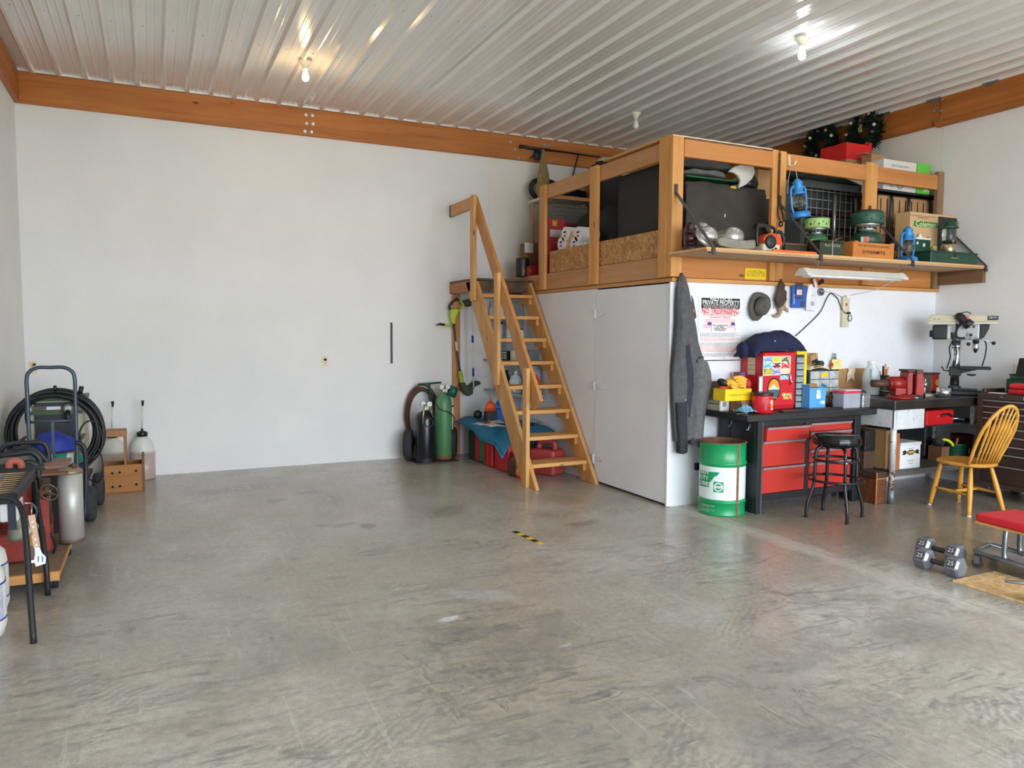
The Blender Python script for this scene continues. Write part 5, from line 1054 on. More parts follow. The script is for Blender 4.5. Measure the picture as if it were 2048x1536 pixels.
# black bar, disc, tape
p0, p1 = AZ(1562, 825, BT), AZ(1680, 817, BT); b = MB(); b.beam(p0+Vector((0, .0, .008)), p1+Vector((0, 0, .008)), .05, .014, (0, 0, 1)); b.build('steel_straightedge', M((58, 58, 58), .4, .4), label='long flat dark steel bar lying on the black worktop', cat='bar')
b = MB(); q = AZ(1601, 813, BT); b.lathe([(.055, .001), (.058, .006), (.02, .012)], 20, q); b.build('grinding_disc', BLACK, label='black grinding disc behind the flat steel bar', cat='disc')
b = MB(); q = AZ(1611, 810, BT); b.lathe([(.022, .001), (.04, .001), (.04, .045), (.022, .045)], 18, q+Vector((0, .06, 0)), caps=False); b.build('tape_roll', M((206, 206, 200), .5), label='roll of white tape beside the blue carton', cat='tape roll')
b = MB(); q = AZ(1621, 812, BT); b.lathe([(.016, .001), (.016, .035), (.009, .04), (.009, .05)], 12, q); b.build('glue_bottle', M((210, 214, 224), .4), label='tiny white glue bottle in front of the blue carton', cat='bottle')
# left end: books, gloves, boxes, canister, rag
PG = M((196, 186, 160), .85, 0, .12, 40)
ky = 4.72; x0_ = 4.345
t = thing('thick_book', 'thick grey-paged book lying at the end of the workbench', 'book', (4.47, 5.04, BT), group='books on the workbench'); b = MB(); b.b2((4.345, 4.965, BT+.001), (4.60, 5.11, BT+.052)); b.build('pages', PG, t); b = MB(); b.b2((4.342, 4.962, BT+.052), (4.603, 5.113, BT+.056)); b.build('cover', M((86, 84, 66), .6), t)
t = thing('thick_book', 'thick book with dark cover on top of the lowest book', 'book', (4.47, 5.04, BT+.057), group='books on the workbench'); b = MB(); b.b2((4.35, 4.968, BT+.057), (4.60, 5.11, BT+.088)); b.build('pages', PG, t); b = MB(); b.b2((4.347, 4.965, BT+.088), (4.603, 5.113, BT+.092)); b.build('cover', M((66, 70, 56), .6), t)
t = thing('small_book', 'small tan book on top of the book stack under the brown box', 'book', (4.42, 5.04, BT+.093), group='books on the workbench'); b = MB(); b.b2((4.355, 4.975, BT+.093), (4.50, 5.11, BT+.135)); b.build('pages', M((172, 160, 136), .85, 0, .1, 30), t)
t = thing('white_booklet', 'white booklet with barcode standing against the book stack', 'booklet', (4.39, 4.95, BT)); a, c = AY(1440, 797, 4.95), AY(1457, 821, 4.95); b = MB(); b.b2((a.x, 4.944, BT+.001), (c.x, 4.96, BT+.105)); b.build('cover', M((232, 232, 228), .6), t)
for i in range(7): b = MB(); b.b2((a.x+.025+.006*i, 4.9432, BT+.035), (a.x+.027+.006*i+.002*(i % 2), 4.944, BT+.075)); b.build('barcode_bar', TXTK, t)
box_obj('wooden_cigar_box', M((150, 108, 70), .6, 0, .2, 10), (4.445, 4.80, BT+.001), (4.66, 4.94, BT+.095), 'brown patterned box under the yellow box of gloves', 'box')
box_obj('brown_carton', M((150, 112, 88), .8), (4.39, 5.02, BT+.136), (4.49, 5.11, BT+.245), 'small brown carton on the book stack', 'box')
t = thing('yellow_box', 'flat yellow box with a line of black print holding leather gloves', 'box', (4.52, 4.86, BT+.097)); a, c = AY(1451, 779, 4.80), AY(1503, 796, 4.80); b = MB(); b.b2((a.x, 4.80, BT+.097), (c.x, 4.95, a.z)); yb_ = b.build('box_body', M((234, 200, 20), .5), t, .002); text('PROFESSIONAL HAND TOOL SET', t, ((a.x+c.x)/2, 4.7995, (a.z+BT+.097)/2), (1, 0, 0), (0, 0, 1), .012, TXTK, width=(c.x-a.x)*.75); YZ = a.z
t = thing('leather_gloves', 'pair of yellow leather work gloves with dark cuffs on the yellow box', 'gloves', (4.6, 4.84, YZ)); YG = M((232, 176, 62), .8, 0, .1, 16, .2)
g0 = AY(1466, 768, 4.87); b = MB(); b.ball(g0, (.09, .06, .045), 16, 10, (0, .25, .1), fn=lambda q: 1+.12*mnoise.noise(q*2.5)); b.build('glove_hand', YG, t)
for i in range(4):
    s_ = AY(1466+4*i, 756+5.5*i, 4.82); e = AY(1493-i, 760+6*i, 4.80); m = (s_+e)/2+Vector((0, -.012, .014)); b = MB(); b.tube(smooth_path([s_, m, e], 5), [.014]*3+[.016]*4+[.014]*3+[.009], 8); b.build('finger', YG, t)
b = MB(); b.tube(smooth_path([AY(1462, 770, 4.83), AY(1471, 778, 4.815), AY(1484, 779, 4.815)], 4), [.016]*6+[.014, .012, .008], 8); b.build('thumb', YG, t)
b = MB(); b.ball(AY(1445, 766, 4.90), (.05, .05, .03), 12, 8, (0, .7, 0), fn=lambda q: 1+.15*mnoise.noise(q*3)); b.build('dark_cuff', BLACK, t); b = MB(); b.ball(AY(1447, 776, 4.90), (.05, .04, .025), 12, 8, fn=lambda q: 1+.2*mnoise.noise(q*4)); b.build('red_cuff', M((196, 66, 40), .7, 0, .3, 25), t); b = MB(); b.ball(AY(1494, 768, 4.92), (.035, .04, .05), 12, 8); b.build('red_cuff', M((190, 40, 44), .7), t)
t = thing('foam_board', 'white and grey board standing in front of the red cabinet', 'board', (4.72, 4.80, BT)); a, c = AY(1487, 753, 4.82), AY(1517, 800, 4.82); b = MB(); b.b2((4.675, 4.80, BT+.001), (c.x, 4.83, a.z)); b.build('board', M((188, 188, 190), .6), t, .002); b = MB(); b.b2((c.x-.018, 4.797, BT+.001), (c.x, 4.80, a.z-.01)); b.build('edge', M((226, 224, 220), .6), t)
t = thing('striped_carton', 'maroon and purple carton behind the leather gloves', 'box', (4.66, 5.03, BT)); a, c = AY(1470, 745, 5.0), AY(1489, 770, 5.0); b = MB(); b.b2((4.61, 5.0, BT+.001), (c.x, 5.09, a.z)); b.build('carton_body', M((150, 80, 92), .6), t); b = MB(); b.b2((a.x+(c.x-a.x)*.55, 4.998, a.z-.05), (c.x, 5.0, a.z-.002)); b.build('print', M((96, 76, 160), .6), t)
t = thing('coffee_canister', 'red plastic coffee canister with black lid at the front of the worktop', 'canister', (4.56, 4.70, BT)); q = Vector((AZ(1525, 824, BT).x, 4.70, BT)); q.x = xs_at(1525, 4.70)
b = MB(); b.lathe([(.074, .001), (.083, .008), (.085, .14), (.08, .15)], 26, q); b.build('canister_body', M((206, 32, 44), .35, 0, .04), t); b = MB(); b.lathe([(.087, .148), (.088, .152), (.088, .168), (.082, .172)], 26, q); b.build('lid', M((30, 24, 26), .4), t)
ta = math.atan2(-q.y, -q.x)
def canp(u, z, e=.0015): a = ta+u/.085; return q+Vector((math.cos(a)*(.085+e), math.sin(a)*(.085+e), z))
b = MB(); b.loft([[canp(u, .03), canp(u, .125)] for u in (.018, .024, .03, .036)], closed=False, caps=False); b.loft([[canp(u, .118), canp(u, .13)] for u in (.018, .03, .045, .06)], closed=False, caps=False); b.build('grip_recess', M((160, 22, 34), .4), t)
for u0, z0_, w, h, mt in ((.07, .08, .035, .03, M((236, 220, 200), .5)), (.075, .055, .03, .022, M((236, 196, 60), .5)), (.078, .03, .03, .018, M((236, 226, 210), .5))):
    b = MB(); b.loft([[canp(u0+w*k/4, z0_), canp(u0+w*k/4, z0_+h)] for k in range(5)], closed=False, caps=False); b.build('label', mt, t)
rg = Vector((4.415, 4.70, BT)); b = MB(); b.grid(lambda u, v: (rg.x-.07+.15*u, rg.y-.03+.13*v, BT+.006+.05*math.exp(-((u-.62)**2+(v-.6)**2)*7)*(1+.5*mnoise.noise(Vector((u*6, v*6, 2))))+.016*mnoise.noise(Vector((u*9, v*8, 5)))+.012), 22, 18, .004); b.build('shop_rag', M((112, 168, 204), .9, 0, .08, 20), label='crumpled pale blue rag beside the coffee canister', cat='rag')
b = MB(); q = AZ(1484, 829, BT); b.beam(q+Vector((-.05, 0, .006)), q+Vector((.06, .02, .006)), .014, .006); b.torus(q+Vector((.06, .02, .006)), .012, .004); b.build('pocket_tool', STEEL, label='small steel wrench on the worktop edge by the rag', cat='tool')
# ------------------------------------------------------------------ on the wall above the bench
WY = LY-.002
def wallbox(px0, py0, px1, py1, y0, y1): a, c = AY(px0, py0, y0), AY(px1, py1, y0); return (a.x, y0, c.z), (c.x, y1, a.z)
t = thing('no_trespassing_poster', 'large white notice poster with black band and red heading on the wall', 'poster', AY(1439, 720, WY))
lo_, hi_ = wallbox(1398, 592, 1480, 719, WY-.003, WY); b = MB(); b.b2(lo_, hi_); b.build('sheet', M((238, 237, 236), .6, 0, .02), t)
PW = hi_[0]-lo_[0]; PH = hi_[2]-lo_[2]; PX0, PZ0 = lo_[0], lo_[2]
def pp(u, v): return Vector((PX0+PW*u, WY-.0035, PZ0+PH*(1-v)))
b = MB(); b.b2((PX0+PW*.06, WY-.0045, PZ0+PH*.815), (PX0+PW*.96, WY-.003, PZ0+PH*.975)); b.build('black_band', TXTK, t)
TR = M((214, 48, 52), .7); TG = M((110, 116, 122), .7); TP = M((226, 120, 124), .7)
def ptxt(s_, u, v, h, w, mat, bold=False): return text(s_, t, Vector((PX0+PW*u, WY-.0052, PZ0+PH*(1-v))), (1, 0, 0), (0, 0, 1), h, mat, width=PW*w, bold=bold)
ptxt('NOTICE!', .51, .043, .034, .5, TXTW, True); ptxt('PRIVATE PROPERTY', .51, .098, .055, .86, TXTW, True); ptxt('NO ENTRY WITHOUT PERMISSION FROM OWNER', .51, .145, .016, .82, TXTW); ptxt('THIS LAND IS PRIVATE AND CLOSED TO ENTRY', .51, .17, .016, .82, TXTW)
ptxt('NO TRESPASSING', .5, .232, .068, .86, TR, True); ptxt('INCLUDING ALL PUBLIC OFFICIALS', .5, .288, .022, .8, TR); ptxt('OR AGENTS THEREOF', .5, .328, .024, .5, TR)
for v in (.362, .382, .402): ptxt('without the express written permission of the owner of this land', .5, v, .014, .72, TP)
for i_, s_ in enumerate(('The Constitution', 'of the', 'United States', 'of America')): ptxt(s_, .5, .45+.026*i_, .026, .12*len(s_)/8+.1, TXTK)
for u, flip in ((.22, 1), (.77, 1)):
    for k in range(5): b = MB(); b.prism([(-.045, .017-.008*k), (.045, .022-.008*k), (.045, .018-.008*k), (-.045, .013-.008*k)], .0006, X4(pp(u-.02, .47), (1, 0, 0), (0, 0, 1))); b.build('flag_stripe', M((232, 140, 140), .7), t)
    b = MB(); b.prism([(0, 0), (.042, .003), (.042, .03), (0, .028)], .0006, X4(pp(u-.01, .455)+Vector((0, -.0008, 0)), (1, 0, 0), (0, 0, 1))); b.build('flag_canton', M((50, 70, 170), .7), t)
    b = MB(); b.b2((pp(u+.08, 0).x, WY-.0045, pp(0, .56).z), (pp(u+.088, 0).x, WY-.0035, pp(0, .44).z)); b.build('flag_pole', TG, t)
paras = [(.575, TG, 2), (.61, TG, 2), (.655, TP, 3), (.73, TG, 3), (.79, TP, 5), (.9, TG, 3)]
rnd = random.Random(5)
for v0, mt, n in paras:
    for k in range(n): ptxt('notice any person entering upon this property must first have lawful consent'[:52+rnd.randrange(20)], .5 if k < n-1 else .44, v0+.0195*k, .0115, .92 if k < n-1 else .8, mt)
ptxt('signed', .62, .972, .012, .08, TP)
b = MB(); b.b2((PX0-.0, WY-.006, PZ0-.008), (PX0+PW, WY-.002, PZ0-.001)); b.build('bottom_bar', TXTK, t)
# old felt hat
hc = AY(1517, 612, WY-.03); t = thing('felt_hat', 'battered dark grey felt hat hung flat on the wall', 'hat', (hc.x, WY-.05, hc.z-.14)); HM = M((86, 82, 78), .9, 0, .2, 14, .3)
k = 1/PPM(hc); rnd = random.Random(2)
def hatp(r, a, d): x = r*math.cos(a)*(1.0+.10*math.cos(2*a-1.2)); z = r*math.sin(a)*1.14; return Vector((hc.x+x+.10*z, WY-.004-d, hc.z+z))
NB = 40; bp_ = []
for q_, dd_ in ((.3, .02), (.62, .018), (.8, .010), (1.0, .016), (1.0, .022), (.8, .017), (.62, .026)):
    bp_.append([hatp(25*k*q_*(1+.05*math.sin(3*a+.8)*q_), a, dd_+.012*q_*(1+math.sin(2*a+.5))) for a in [2*PI*n_/NB for n_ in range(NB)]])
b = MB(); b.loft(bp_, caps=False); b.build('brim', HM, t)
cr_ = []
for q_, dd_ in ((.64, .03), (.62, .06), (.56, .085), (.42, .10), (.22, .092), (.02, .082)): cr_.append([hatp(25*k*q_*(1-.06*math.cos(2*a)), a, dd_+.006*math.sin(a+1))+Vector((5*k*(dd_/.1), 0, -2*k*(dd_/.1))) for a in [2*PI*n_/NB for n_ in range(NB)]])
b = MB(); b.loft(cr_, caps=True); b.build('crown', HM, t)
# holster and horn
t = thing('leather_holster', 'dark leather holster hanging on the loft plate', 'holster', AY(1557, 620, WY-.02)); LE = M((70, 52, 40), .6, 0, .3, 14, .2); p = AY(1560, 590, WY-.02); k = 1/PPM(p)
def wp2(px, py, y=WY-.03): return AY(px, py, y)
poly = [(1556, 566), (1562, 563), (1568, 570), (1566, 578), (1571, 584), (1570, 600), (1563, 612), (1555, 616), (1551, 606), (1549, 598), (1553, 584)]
def sheet(poly, y, th, name, mat, par, bev=.002):
    b = MB(); pts = [AY(a, c, y) for a, c in poly]; o = pts[0]; b.prism([(p.x-o.x, p.z-o.z) for p in pts], th, X4((o.x, y, o.z), (1, 0, 0), (0, 0, 1))); return b.build(name, mat, par, bev)
sheet(poly, LY-.04, .024, 'holster_body', LE, t, .006); sheet([(1558, 563), (1561, 558), (1563, 559), (1562, 566)], LY-.046, .01, 'belt_loop', LE, t)
b = MB(); b.torus(AY(1551, 613, WY-.02), .016, .003, (PI/2, 0, 0), sx=.6); b.build('ring', STEEL, t)
t = thing('antler_horn', 'pale tan antler piece hanging beside the holster', 'antler', AY(1563, 634, WY-.02)); HN = M((172, 148, 112), .6, 0, .2, 14)
b = MB(); b.tube(smooth_path([AY(1571, 597, WY-.034), AY(1567, 606, WY-.034), AY(1562, 616, WY-.034), AY(1560, 626, WY-.034), AY(1553, 633, WY-.03), AY(1547, 629, WY-.03)], 5), [.02]*5+[.026]*8+[.017]*7+[.01]*5+[.003], 10); b.build('beam', HN, t); b = MB(); b.tube(smooth_path([AY(1563, 612, WY-.02), AY(1571, 616, WY-.02), AY(1577, 625, WY-.02)], 4), [.022]*3+[.014]*4+[.008, .003], 8); b.build('tine', HN, t)
# cards and tags
t = thing('blister_card', 'blue and white blister pack card on the wall plate', 'card', AY(1598, 617, WY)); lo_, hi_ = wallbox(1585, 570, 1611, 616, LY-.041, LY-.037); b = MB(); b.b2(lo_, hi_); b.build('card', M((36, 92, 184), .5, 0, .15, 14), t)
lo_, hi_ = wallbox(1593, 566, 1606, 597, LY-.053, LY-.0415); b = MB(); b.b2(lo_, hi_); bl = b.build('blister', M((70, 70, 92), .25, 0, .35, 22), t, .003); lo_, hi_ = wallbox(1594, 579, 1604, 590, LY-.055, LY-.053); b = MB(); b.b2(lo_, hi_); b.build('label', M((232, 200, 206), .5), bl)
text('BRIDGE', t, AY(1588.5, 598, LY-.0415), (0, 0, 1), (-1, 0, 0), .02, TXTW, width=.09); b = MB(); lo_, hi_ = wallbox(1601, 602, 1610, 614, LY-.043, LY-.041); b.b2(lo_, hi_); b.build('picture', M((60, 70, 90), .5, 0, .4, 30), t)
t = thing('paper_tag', 'white paper tag with a small round emblem on the wall', 'tag', AY(1625, 622, WY)); b = MB(); pts = [AY(a, c, LY-.037) for a, c in ((1612, 620), (1613, 592), (1617, 570), (1624, 568), (1632, 592), (1634, 622))]; o = pts[0]; b.prism([(p.x-o.x, p.z-o.z) for p in pts], .002, X4((o.x, LY-.037, o.z), (1, 0, 0), (0, 0, 1))); b.build('tag_sheet', M((226, 230, 236), .6), t)
e = AY(1625, 607, LY-.0395); b = MB(); b.torus(e, .017, .003, (PI/2, 0, 0), n=20, m=5); b.build('emblem', M((96, 104, 116), .6), t); text('B', t, e+Vector((0, -.001, 0)), (1, 0, 0), (0, 0, 1), .022, M((96, 104, 116), .6)); text('GENUINE', t, AY(1625, 591, LY-.0395), (1, 0, 0), (0, 0, 1), .01, TG, width=.04)
t = thing('orange_carton_tag', 'tilted small orange white and black carton flap on the loft rim', 'card', AY(1637, 562, LY-.01)); c = AY(1637, 562, LY-.055); rr = Matrix.Rotation(-.42, 3, 'Y')
for u, w, mt in ((-.048, .026, TXTW), (.012, .094, M((226, 116, 46), .5))):
    b = MB(); b.box(c+rr @ Vector((u, 0, .0)), (w, .006, .082), rr); b.build('carton_panel', mt, t)
b = MB(); b.box(c+rr @ Vector((.02, -.004, -.018)), (.076, .004, .04), rr); b.build('black_panel', TXTK, t)
t = thing('dial_gauge', 'small round black dial gauge above the paper tag', 'gauge', AY(1640, 584, WY)); c = AY(1640, 584, WY); b = MB(); b.cyl(c, c+Vector((0, -.02, 0)), .036, n=24); b.build('case', STEEL, t); b = MB(); b.cyl(c+Vector((0, -.02, 0)), c+Vector((0, -.0215, 0)), .031, n=24); b.build('face', M((66, 70, 76), .3, 0, .4, 24), t)
for a_ in (0.5, 2.4): b = MB(); b.beam(c+Vector((0, -.022, 0)), c+Vector((.026*math.cos(a_), -.022, .026*math.sin(a_))), .004, .001, (0, 1, 0)); b.build('needle', TXTW, t)
t = thing('power_strip', 'beige power strip screwed upright to the wall', 'power strip', AY(1692, 654, WY)); lo_, hi_ = wallbox(1687, 593, 1698, 654, WY-.03, WY); b = MB(); b.b2(lo_, hi_); b.build('strip_body', M((206, 198, 170), .5), t, .004); cx = (lo_[0]+hi_[0])/2
b = MB(); q = AY(1693, 609, WY-.031); b.box(q, (.02, .006, .026)); b.build('switch', M((170, 70, 40), .4), t); b = MB(); q = AY(1694, 594, WY-.03); b.box(q, (.035, .04, .03)); b.build('white_plug', TXTW, t, .004)
b = MB(); q = AY(1697, 626, WY-.035); b.box(q, (.035, .03, .02)); b.build('black_plug', BLACK, t, .004)
t = thing('extension_cable', 'black power cord running from the power strip down behind the cabinet', 'cord', AY(1595, 668, WY)); cy_ = WY-.012
b = MB(); b.tube(smooth_path([AY(1591, 672, cy_), AY(1610, 655, cy_), AY(1640, 625, cy_), AY(1652, 600, cy_), AY(1661, 587, cy_), AY(1668, 590, cy_), AY(1676, 598, cy_), AY(1681, 612, cy_), AY(1688, 624, cy_-.02), AY(1697, 628, cy_-.03)], 6), .0042, 6); b.build('cable', RUBBER, t)
b = MB(); b.torus(AY(1700, 636, WY-.04), .024, .0035, (PI/2, 0, 0), n=18, m=6, sy=1.3); b.build('cable_loop', RUBBER, t)
b = MB(); b.tube(smooth_path([AY(1649, 582, cy_), AY(1668, 586, cy_), AY(1684, 593, cy_), AY(1692, 592, cy_)], 5), .004, 6); b.build('fixture_cord', M((222, 216, 200), .5), None, label='white cord from the dial gauge to the power strip', cat='cord')
t = thing('yellow_sign', 'small yellow painted sign with curved letters on the loft rim', 'sign', AY(1511, 560, LY-.005)); sy_ = LY-.006; lo_, hi_ = wallbox(1490.5, 535.5, 1532, 560, sy_-.006, sy_); b = MB(); b.b2(lo_, hi_); b.build('board', M((236, 198, 22), .5), t, .004)
b = MB(); m_ = .003; b.b2((lo_[0]-.006, sy_-.002, lo_[2]-.006), (hi_[0]+.006, sy_, hi_[2]+.006)); b.build('backing', M((186, 128, 60), .6), t)
cx = (lo_[0]+hi_[0])/2; cw = hi_[0]-lo_[0]; DK = M((110, 92, 30), .6)
text('COILERS', t, None, None, None, .046, DK, width=cw*.84, fn=lambda x, y: Vector((cx+x, sy_-.0066, lo_[2]+(hi_[2]-lo_[2])*.66+y-1.3*x*x)))
text('REST', t, (cx, sy_-.0066, lo_[2]+.033), (1, 0, 0), (0, 0, 1), .026, DK, width=cw*.4)
for s_ in (-1, 1): b = MB(); b.box((cx+s_*cw*.36, sy_-.0064, lo_[2]+.033), (cw*.16, .001, .004)); b.build('dash', DK, t)
# fluorescent shop light hung below the shelf
t = thing('shop_light', 'white fluorescent shop light hanging on wires under the shelf', 'light', AY(1700, 556, 4.78)); ly = 4.74; A, B_ = AY(1612, 538, ly), AY(1795, 550, ly); ln = B_-A; SL = M((222, 220, 212), .4, 0, .05)
zt2 = A.z
b = MB(); xx0, xx1 = A.x, B_.x; b.prism([(-.02, .05), (.02, .05), (.075, .0), (.07, -.005), (-.07, -.005), (-.075, 0)], xx1-xx0, X4((xx0, ly, zt2-.045), (0, 1, 0), (0, 0, 1))); b.build('reflector', SL, t)
for x_, s_ in ((xx0, -1), (xx1, 1)):
    b = MB(); b.prism([(-.03, .055), (.03, .055), (.08, .0), (.08, -.012), (-.08, -.012), (-.08, 0)], .06, X4((x_-(.055 if s_ < 0 else .005), ly, zt2-.045), (0, 1, 0), (0, 0, 1))); b.build('end_cap', SL, t, .006)
for dy in (-.035, .035): b = MB(); b.cyl((xx0, ly+dy, zt2-.056), (xx1, ly+dy, zt2-.056), .012, n=12); b.build('tube', M((238, 238, 234), .3), t)
for px in (1622, 1783):
    x_ = xs_at(px, ly)
    for d in (-.03, .04): b = MB(); b.tube([(x_, ly, zt2+.01), (x_+d, ly-.03, SHZ-.022)], .0016, 5); b.build('hanging_wire', STEEL, t)
b = MB(); b.tube(smooth_path([(xx1-.02, ly, zt2-.05), AY(1775, 568, 4.85), AY(1745, 582, 5.1), AY(1705, 590, 5.12)], 6), .004, 6); b.build('light_cord', M((230, 230, 226), .5), t)
box_obj('junction_box', BLACK, tuple(AY(1392.5, 941, WY-.03)), tuple(AY(1397.5, 925, WY-.001)), 'small black box on the wall behind the oil drum', 'box')
# denim coverall hanging at the loft corner
t = thing('denim_coverall', 'worn grey denim work jacket hanging from the loft corner', 'jacket', AY(1380, 900, 5.08)); DEN = M((84, 84, 86), .9, 0, .2, 30, .4); DEN2 = M((50, 50, 56), .9, 0, .2, 30, .4)
rows = [(549, 1364, 1370), (558, 1362, 1378), (575, 1360, 1382), (600, 1358, 1385), (640, 1357, 1390), (680, 1354, 1397), (705, 1352, 1404), (725, 1350, 1411), (742, 1349, 1417), (765, 1349, 1418.5), (785, 1349, 1416), (805, 1350, 1409), (840, 1352, 1404), (870, 1354, 1402), (885, 1355, 1400)]
def fold(u, py): return .5*math.sin(7*u+py*.011)+.3*math.sin(15*u-py*.02+1)+.35*mnoise.noise(Vector((u*3, py*.02, 0)))+.25*mnoise.noise(Vector((u*8, py*.05, 4)))
def rowat(py):
    for r0, r1 in zip(rows, rows[1:]):
        if r0[0] <= py <= r1[0]: f = (py-r0[0])/(r1[0]-r0[0]); return r0[1]+(r1[1]-r0[1])*f, r0[2]+(r1[2]-r0[2])*f
    return rows[-1][1:]
def garment(py0, py1, u0, u1, dep, th, amp, mat, nm, nu=26, nv=40, hem=0):
    rings = []
    for jv in range(nv+1):
        py = py0+(py1-py0)*jv/nv; p0, p1 = rowat(min(py, 885)); g = min(1, .3+(py-549)/130); ring = []
        for iu in range(nu+1):
            u = u0+(u1-u0)*iu/nu; e = math.sin(PI*min(max((u-u0)/(u1-u0), 0.02), .98))**.5; y = dep-g*(.02+th*e+amp*(.5+.5*fold(u, py))*e); q = AY(p0+(p1-p0)*u, py+hem*math.sin(6*u+1), 5.06); ring.append(Vector((q.x, min(y, LY-.048), q.z)))
        back = [Vector((p.x, min(LY-.046 if py < 570 else LY-.02, p.y+.012+g*.04), p.z)) for p in reversed(ring)]; rings.append(ring+back)
    b = MB(); b.loft(rings); return b.build(nm, mat, t)
garment(549, 880, 0, 1, 5.105, .045, .05, DEN, 'jacket_body', 34, 60, 4)
garment(690, 872, .30, .52, 5.06, .012, .02, DEN2, 'dark_lining', 10, 30, 3)
garment(722, 893, .52, .99, 5.055, .03, .03, M((98, 97, 98), .9, 0, .2, 30, .4), 'front_skirt', 18, 30, 5)
garment(800, 901, .02, .36, 5.06, .02, .02, DEN2, 'lower_skirt', 12, 20, 6)
def drape(poly, dep, mat, nm, th=.012): b = MB(); P_ = [AY(a, c, dep) for a, c in poly]; o = P_[0]; b.prism([(p.x-o.x, p.z-o.z) for p in P_], th, X4((o.x, dep, o.z), (1, 0, 0), (0, 0, 1))); return b.build(nm, mat, t, .004)
drape([(1382, 590), (1386, 600), (1392, 634), (1389, 638), (1383, 620)], 5.07, DEN, 'sleeve_flap'); drape([(1386, 618), (1389, 618), (1389.5, 625), (1386.5, 625)], 5.056, M((170, 100, 80), .8), 'red_tag', .002)
drape([(1392, 720), (1404, 712), (1406, 717), (1393, 726)], 5.01, DEN, 'pocket_flap', .02)
for px, py in ((1384, 830), (1395, 833), (1371, 800), (1377, 893)): b = MB(); q = AY(px, py, 4.972); b.cyl(q+Vector((0, .02, 0)), q, .006, n=8); b.build('button', STEEL, t)
b = MB(); q = AY(1367, 549, 5.1); b.cyl(q, (q.x, LY-.04, q.z+.01), .004, n=8); b.build('hook', STEEL, t)
# ------------------------------------------------------------------ things on the bracket shelf
SZ = SHZ+.0005
def X_(px, py, y): return AY(px, py, y).x
def Z_(px, py, y): return AY(px, py, y).z
def lantern(name, label, c, h, col, glassm, tilt=(0, 0, 0), bail=True, side=True):
    """barn lantern: tank, burner, globe, side tubes, hood"""
    c = Vector(c); t = thing(name, label, 'lantern', c); R = rot3(tilt); P3 = lambda x, y, z: c+R @ Vector((x*h, y*h, z*h))
    k = h
    b = MB(); b.lathe([(.25*k, .0), (.27*k, .02*k), (.27*k, .12*k), (.2*k, .16*k), (.1*k, .18*k)], 22, c, R); b.build('fuel_tank', col, t)
    b = MB(); b.lathe([(.1*k, .18*k), (.13*k, .22*k), (.13*k, .27*k), (.1*k, .28*k)], 16, c, R); b.build('burner', IRON, t)
    b = MB(); b.lathe([(.1*k, .28*k), (.17*k, .36*k), (.18*k, .45*k), (.12*k, .56*k), (.1*k, .6*k)], 18, c, R); b.build('globe', glassm, t)
    b = MB(); b.lathe([(.16*k, .6*k), (.16*k, .64*k), (.11*k, .68*k), (.14*k, .78*k), (.12*k, .86*k), (.14*k, .88*k), (.06*k, .97*k), (.03*k, 1.0*k)], 20, c, R); b.build('hood', col, t)
    if side:
        for s_ in (-1, 1):
            b = MB(); b.tube(smooth_path([P3(.2*s_, 0, .12), P3(.25*s_, 0, .25), P3(.26*s_, 0, .5), P3(.24*s_, 0, .74), P3(.12*s_, 0, .82)], 5), .032*k, 8); b.build('side_tube', col, t)
    if bail:
        b = MB(); b.tube(smooth_path([P3(.25*s_, 0, z_) for s_, z_ in ((-1, .7),)]+[P3(-.27, .1, .95), P3(0, .14, 1.2), P3(.27, .1, .95), P3(.25, 0, .7)], 6), .007*k+.0008, 6); b.build('bail', STEEL, t)
    return t
DRED = M((52, 22, 26), .4); BLU = M((48, 132, 196), .4, .1, .08); GLS = glass((214, 220, 218), .08); DBL = M((28, 40, 56), .4, .2)
lantern('barn_lantern', 'dark maroon barn lantern at the corner end of the shelf', (X_(1380, 480, 4.93), 4.93, SZ), .235, DRED, M((60, 20, 30), .1, 0, .2, 8, 0, .7), bail=False)
def hard_hat(c, r, face, label, spin=0):
    c = Vector(c); t = thing('hard_hat', label, 'hard hat', (c.x, c.y, SZ), group='aluminium hard hats on the shelf'); Rm = basis(face, (0, 0, 1)) @ Matrix.Rotation(spin, 3, 'Z')
    AL = M((196, 196, 192), .3, .75, .15, 18, .05)
    b = MB(); rings = []; n = 48
    for j in range(11):
        a = j/10*PI/2; rr, z = math.cos(a), math.sin(a); ring = []
        for i in range(n):
            th = 2*PI*i/n; rib = 1+.035*max(0, math.cos(8*th))**3*math.sin(a*1.6 if a < 1.2 else 1)*1.0; ring.append(c+Rm @ Vector((r*max(rr, .01)*math.cos(th)*rib, r*.88*max(rr, .01)*math.sin(th)*rib, r*.80*z*rib)))
        rings.append(ring)
    b.loft(rings, caps=False); b.build('shell', AL, t)
    b = MB(); b.lathe([(r*.99, .004), (r*1.2, -.010), (r*1.21, -.006), (r*1.0, .010)], 40, c, Rm, sy=.9, caps=False); b.build('brim', AL, t)
    return t
y_ = 4.88
hard_hat((X_(1414, 474, y_), y_, SZ+.118), .098, Vector((.1, -.8, .45)), 'ribbed aluminium hard hat standing on edge beside the maroon lantern')
hard_hat((X_(1466, 476, 4.86), 4.86, SZ+.125), .100, Vector((.05, -.55, .75)), 'ribbed aluminium hard hat behind the grey saw scabbard', .4)
hard_hat((X_(1402, 455, 5.04), 5.04, SZ+.2), .07, Vector((-.5, -.3, .8)), 'aluminium hard hat half hidden behind the one on edge')
hard_hat((X_(1446, 468, 5.04), 5.04, SZ+.14), .08, Vector((-.3, -.4, .8)), 'aluminium hard hat between and behind the other two')
